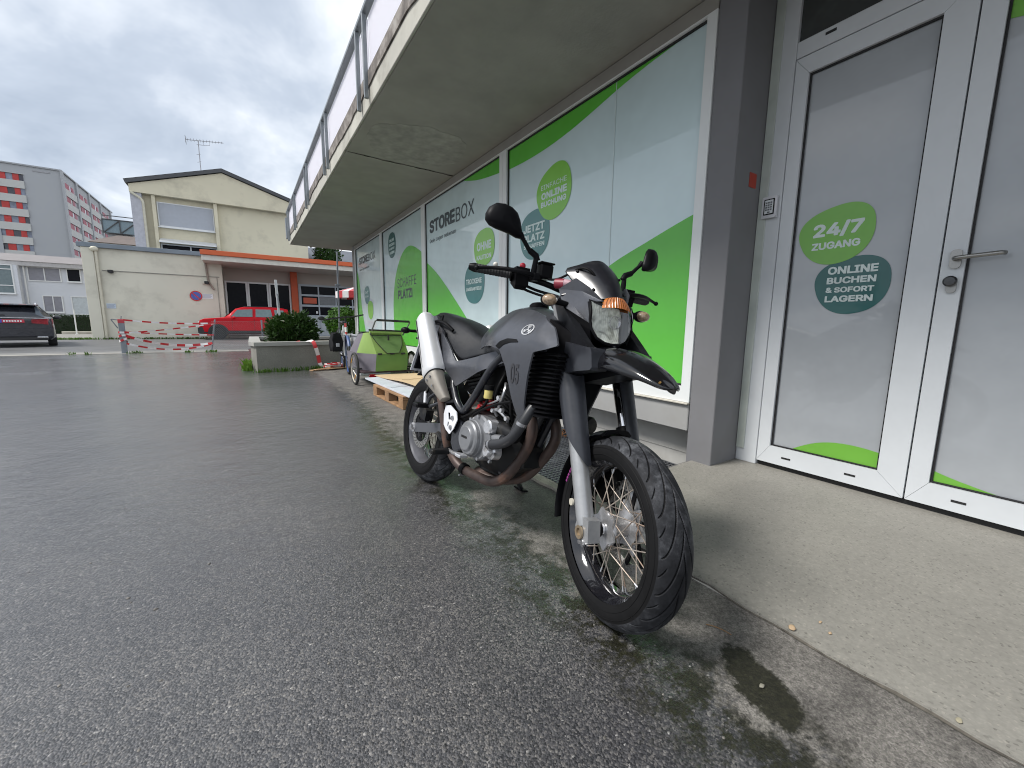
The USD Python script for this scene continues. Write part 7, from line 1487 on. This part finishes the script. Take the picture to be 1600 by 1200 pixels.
P_('starter_cover', rnd((.828, -.135, .482), [(0, .040), (.024, .040), (.029, .034), (.031, 0)], 28), ALUP, bk, smooth=30)
P_('starter_motor', MB().cyl((.828, -.12, .482), (.94, -.11, .470), .030, n=18), CASED, bk)
P_('oil_union', MB().cyl((.845, -.15, .440), (.91, -.15, .452), .017, n=14).cyl((.838, -.17, .438), (.838, -.135, .438), .020, n=14), CASEM, bk)
wp_ = rnd((.855, -.13, .392), [(0, .055), (.018, .055), (.022, .05), (.024, .035), (.034, .03), (.036, 0)], 24); wp_.cyl((.85, -.172, .40), (.868, -.18, .424), .019, n=14); P_('water_pump', wp_, ALUP, bk)
for k in range(5):
    a = k * 1.25; P_('pump_bolt', rnd((.852 + .034 * math.cos(a), -.155, .388 + .038 * math.sin(a)), [(0, .012), (.006, .012), (.007, 0)], 8), BOLT, bk)
P_('radiator_hose', MB().tube(spline([(.862, -.178, .418), (.90, -.182, .430), (.965, -.182, .452), (1.012, -.178, .488), (1.040, -.165, .545), (1.05, -.14, .60)], 36), .0185, 16), pbr('hose_rubber', (.020, .021, .024), .45, var=.2), bk)
for c, d in (((.885, -.181, .425), (1, 0, .3)), ((1.036, -.168, .538), (.35, .1, 1))): P_('hose_clamp', MB().cyl(np.array(c) - norm(d) * .006, np.array(c) + norm(d) * .006, .0205, n=16), BOLT, bk)
P_('small_hose', MB().tube(spline([(.91, -.15, .452), (.96, -.155, .47), (.985, -.15, .53), (.99, -.13, .60)], 20), .011, 10), MATS['hose_rubber'], bk)
P_('oil_sump', trimesh.convex.convex_hull(np.array([(x, y, z) for x, z in ((.60, .262), (.62, .245), (.82, .262), (.86, .30), (.88, .35)) for y in (-.04, .04)])), CASED, bk, smooth=25)
# frame
for s in (-1, 1):
    y = s * .135
    P_('frame_rail', MB().tube(rounded([(.415, s * .125, .64), (.435, y, .60), (.497, y, .525), (.563, y, .492), (.64, y, .575), (.735, y, .705), (.79, s * .12, .77)], .03, 6), .0165, 14), FRM, bk)
    P_('main_spar', MB().tube([(.72, s * .11, .73), (.95, s * .085, .80), (1.06, s * .045, .865)], .022, 10), FRM, bk)
    P_('down_tube', MB().tube([(1.06, s * .045, .86), (1.0, s * .03, .62), (.90, s * .03, .40), (.78, s * .035, .275)], .018, 10), FRM, bk)
    P_('subframe', MB().tube([(.74, s * .10, .74), (.40, s * .095, .76), (.05, s * .08, .88)], .013, 8).tube([(.43, s * .115, .60), (.25, s * .10, .76), (.08, s * .085, .87)], .012, 8), FRM, bk)
    P_('foot_peg', MB().box((.53, s * .175 - .05 * (s > 0) * 0, .300), (.565, s * .265, .322), .005), CASED, bk, smooth=False)
    P_('peg_hanger', MB().tube(rounded([(.446, s * .135, .592), (.33, s * .165, .548), (.275, s * .175, .512), (.272, s * .18, .478)], .02), .0085, 8).tube(rounded([(.49, s * .135, .536), (.38, s * .16, .508), (.29, s * .175, .472), (.24, s * .18, .472)], .02), .0085, 8), FRM, bk)
    P_('pillion_peg', MB().box((.235, s * .16, .462), (.29, s * .245, .484), .006), BLKM, bk, smooth=False)
    sw_ = MB().loft([[(-.055, s * .098, .270), (-.055, s * .098, .322), (-.055, s * .122, .322), (-.055, s * .122, .270)], [(.03, s * .098, .286), (.03, s * .098, .338), (.03, s * .124, .338), (.03, s * .124, .286)], [(.36, s * .085, .352), (.36, s * .085, .402), (.36, s * .124, .402), (.36, s * .124, .352)], [(.50, s * .07, .37), (.50, s * .07, .43), (.50, s * .12, .43), (.50, s * .12, .37)]] if s > 0 else [[(-.055, s * .122, .270), (-.055, s * .122, .322), (-.055, s * .098, .322), (-.055, s * .098, .270)], [(.03, s * .124, .286), (.03, s * .124, .338), (.03, s * .098, .338), (.03, s * .098, .286)], [(.36, s * .124, .352), (.36, s * .124, .402), (.36, s * .085, .402), (.36, s * .085, .352)], [(.50, s * .12, .37), (.50, s * .12, .43), (.50, s * .07, .43), (.50, s * .07, .37)]])
    P_('swingarm', sw_, pbr('swingarm_grey', (.060, .063, .072), .4, var=.08, scale=8, coat=.2), bk, smooth=False)
    P_('axle_nut', MB().cyl((.005, s * .124, .309), (.005, s * .142, .309), .017, n=6), BOLT, bk, smooth=False); P_('adjuster_plate', MB().cyl((.005, s * .122, .309), (.005, s * .128, .309), .026, n=18), ALUP, bk)
P_('rear_axle', MB().cyl((.0, -.12, .309), (.0, .12, .309), .011, n=12), BOLT, bk)
P_('swingarm_bridge', MB().box((.36, -.085, .352), (.44, .085, .412), .012), MATS['swingarm_grey'], bk, smooth=False)
hg = Polygon([(.440, .500), (.480, .508), (.544, .488), (.560, .458), (.535, .412), (.506, .384), (.470, .395), (.437, .418), (.430, .46)])
cut = unary_union([Polygon([(.468, .474), (.487, .477), (.502, .447), (.482, .444)]), Polygon([(.478, .437), (.49, .430), (.484, .408), (.475, .414)])])
HGm = mat4((1, 0, 0), (0, 0, 1), (0, -1, 0), (0, -.158, 0))
P_('heel_guard', MB().prism(hg.buffer(.003).difference(cut), .004, HGm), WHP, bk, smooth=False)
P_('guard_backing', MB().prism(hg.buffer(-.006), .01, mat4((1, 0, 0), (0, 0, 1), (0, -1, 0), (0, -.146, 0))), CABLE, bk, smooth=False)
for x, z in ((.520, .458), (.512, .413)): P_('guard_bolt', rnd((x, -.162, z), [(0, .006), (.010, .006), (.012, 0)], 14), BOLT, bk)
P_('foot_bracket', trimesh.convex.convex_hull(np.array([(x, y, z) for x, z in ((.50, .46), (.58, .45), (.60, .33), (.54, .30), (.50, .34)) for y in (-.145, -.13)])), FRM, bk, smooth=False)
P_('brake_pedal', MB().tube(rounded([(.54, -.17, .315), (.62, -.19, .322), (.70, -.20, .338), (.735, -.215, .342)], .02), .0075, 8).box((.71, -.235, .335), (.75, -.195, .348), .003), ALUP, bk)
P_('master_cylinder', MB().cyl((.475, -.14, .40), (.46, -.14, .345), .012, n=10).tube([(.46, -.14, .345), (.40, -.14, .33), (.33, -.13, .345)], .012, 8), CASED, bk)
rs_ = P_('brake_reservoir', MB().lathe([(0, 0), (.017, 0), (.0185, .004), (.0185, .034), (.017, .036), (0, .036)], 20, mat4((1, 0, 0), (0, 1, 0), (0, 0, 1), (.748, -.135, .585))), pbr('reservoir_yellow', (.50, .42, .14), .35, coat=.3), bk); P_('reservoir_cap', MB().cyl((.748, -.135, .6215), (.748, -.135, .640), .0205, n=20), CABLE, rs_); P_('reservoir_hose', MB().tube(spline([(.748, -.135, .584), (.742, -.14, .56), (.70, -.142, .53), (.62, -.142, .492), (.565, -.14, .470)], 24), .0062, 8), CABLE, rs_)
a = np.linspace(0, 7 * 2 * PI, 150); sd_ = norm((.55, 0, .83)); su, sv, _ = basis(sd_); spr = np.array((.565, -.05, .455)) + np.outer(a / a[-1] * .16, sd_) + .032 * (np.cos(a)[:, None] * su + np.sin(a)[:, None] * sv)
P_('shock_spring', MB().tube(spr, .0078, 8), REDS, bk); P_('shock_body', MB().cyl(np.array((.545, -.05, .425)), np.array((.68, -.05, .63)), .019, n=14), CASED, bk)
airb = trimesh.convex.convex_hull(np.array([(x, y, z) for x, z in ((.47, .60), (.53, .68), (.70, .76), (.80, .72), (.74, .60), (.62, .55)) for y in (-.10, .10)]))
P_('air_box', airb, CABLE, bk, smooth=25)
for k in range(5): P_('air_box_rib', MB().tube([(.50 + k * .012, -.103, .645 - k * .014), (.62 + k * .012, -.1035, .675 - k * .014)], .006, 6), CHAR, bk)
P_('carburettor', trimesh.convex.convex_hull(np.array([(x, y, z) for x, z in ((.74, .56), (.74, .64), (.84, .66), (.86, .57)) for y in (-.06, .06)])), CASEM, bk, smooth=25)
for pts, r_, mt in (([(.80, -.10, .70), (.82, -.14, .64), (.80, -.13, .58), (.84, -.10, .54)], .006, CABLE), ([(.84, -.12, .66), (.87, -.145, .62), (.85, -.14, .585), (.80, -.11, .56)], .007, BOLT), ([(.66, -.14, .50), (.74, -.15, .535), (.84, -.15, .575), (.93, -.14, .60)], .0055, CABLE), ([(.78, -.10, .52), (.81, -.125, .55), (.845, -.12, .54), (.85, -.09, .50)], .007, ALUP), ([(.72, -.12, .56), (.78, -.14, .57), (.86, -.13, .61)], .004, BOLT), ([(.90, -.09, .50), (.91, -.13, .57), (.94, -.15, .64)], .007, CABLE)): P_('engine_hose', MB().tube(spline(pts, 18), r_, 8), mt, bk)
for x, z in ((.83, .60), (.86, .555), (.80, .545), (.90, .53)): P_('engine_bolt', rnd((x, -.13, z), [(0, .014), (.009, .014), (.010, 0)], 8), ALUP, bk)
P_('inner_fill', trimesh.convex.convex_hull(np.array([(x, y, z) for x, z in ((.78, .72), (1.06, .80), (1.04, .60), (.92, .55), (.80, .60)) for y in (-.07, .07)])), CABLE, bk, smooth=False)
# radiator with finned guard
ra = part_group('radiator', bk)
P_('core', trimesh.convex.convex_hull(np.array([(x, y, z) for (x, z) in ((1.005, .80), (1.13, .785), (1.10, .575), (1.02, .56), (.965, .56)) for y in (-.125, .02)])), CABLE, ra, smooth=False)
for k in range(15):
    z = .572 + k * .0152; xr = 1.13 - .02 * (.79 - z) / .2; o = .012 * math.sin(k * 1.9) * .3
    path = [(.95 + (z - .56) * .17, -.150 + .02 * (z < .6), z - .004), (1.02, -.158 + o, z), (xr - .015, -.150, z + .003), (xr + .012, -.125, z + .004), (xr + .016, -.06, z + .004), (xr + .014, .02, z + .004), (xr - .02, .045, z + .003), (1.02, .05, z)]
    V = []
    for p in rounded(path, .02, 3): V.append([(p[0], p[1], p[2] + .0022), (p[0] * 1.0, p[1] * 1.0, p[2] - .0022)])
    pp_ = rounded(path, .02, 3); inn = pp_.copy(); cxy = np.array((1.03, 0)); inn[:, :2] = cxy + (inn[:, :2] - cxy) * .90; inn[:, 2] += .007
    b_ = MB(); n = len(pp_)
    for (U_, W_) in ((pp_ + [0, 0, .0018], inn + [0, 0, .0018]), (inn - [0, 0, .0018], pp_ - [0, 0, .0018])): b_.add(np.vstack([U_, W_]), [(i, i + 1, n + i + 1, n + i) for i in range(n - 1)])
    b_.add(np.vstack([pp_ + [0, 0, .0018], pp_ - [0, 0, .0018]]), [(i, n + i, n + i + 1, i + 1) for i in range(n - 1)])
    P_('fin', b_, BLKM, ra, smooth=False)
P_('horn', MB().lathe([(0, .02), (.028, .02), (.034, .012), (.034, 0)], 20, mat4((0, 1, 0), (0, 0, 1), (1, 0, 0), (1.12, .075, .555))), CASED, bk)
# rear: hugger, caliper, white plate, stand
S_ = []
for t in np.radians(np.linspace(20, 118, 14)):
    R_ = .326; S_.append([(RCc[0] + R_ * math.cos(t), yy, RCc[2] + R_ * math.sin(t)) for yy in (-.075, 0, .075)] + [(RCc[0] + (R_ - .005) * math.cos(t), yy, RCc[2] + (R_ - .005) * math.sin(t)) for yy in (.075, 0, -.075)])
P_('rear_hugger', MB().loft(S_), BLKM, bk, smooth=50)
P_('rear_caliper', trimesh.convex.convex_hull(np.array([(x, y, z) for x, z in ((.02, .375), (.10, .36), (.11, .42), (.05, .445), (.01, .42)) for y in (-.105, -.06)])), CASED, bk, smooth=25)
P_('white_tab', trimesh.convex.convex_hull(np.array([(x, y, z) for x, z in ((.022, .512), (.036, .522), (.050, .500), (.060, .440), (.036, .428)) for y in (-.095, -.088)])), WHP, bk, smooth=False); P_('caliper_bracket', MB().tube([(.04, -.088, .51), (.03, -.07, .56), (.10, -.05, .60)], .008, 6).tube([(.05, -.09, .44), (.02, -.09, .40)], .012, 6), CABLE, bk)
sd2 = P_('side_stand', MB().tube([(.60, .135, .255), (.50, .285, .125), (.458, .348, .070)], [.014, .013, .013], 10), FRM, bk); P_('stand_foot', MB().box((-.045, -.022, -.005), (.035, .022, .005), .003, mat4((1, 0, 0), (0, .988, -.156), (0, .156, .988), (.452, .357, .0625))), BLKM, sd2, smooth=False)
P_('chain', MB().tube([(.55, .075, .425), (.0, .075, .413)], .008, 6).tube([(.55, .075, .355), (.0, .075, .206)], .008, 6), CASED, bk)
P_('chain_cover', trimesh.convex.convex_hull(np.array([(x, y, z) for x, z in ((.50, .44), (.60, .47), (.66, .40), (.60, .33), (.50, .34)) for y in (.12, .14)])), CASED, bk, smooth=False)
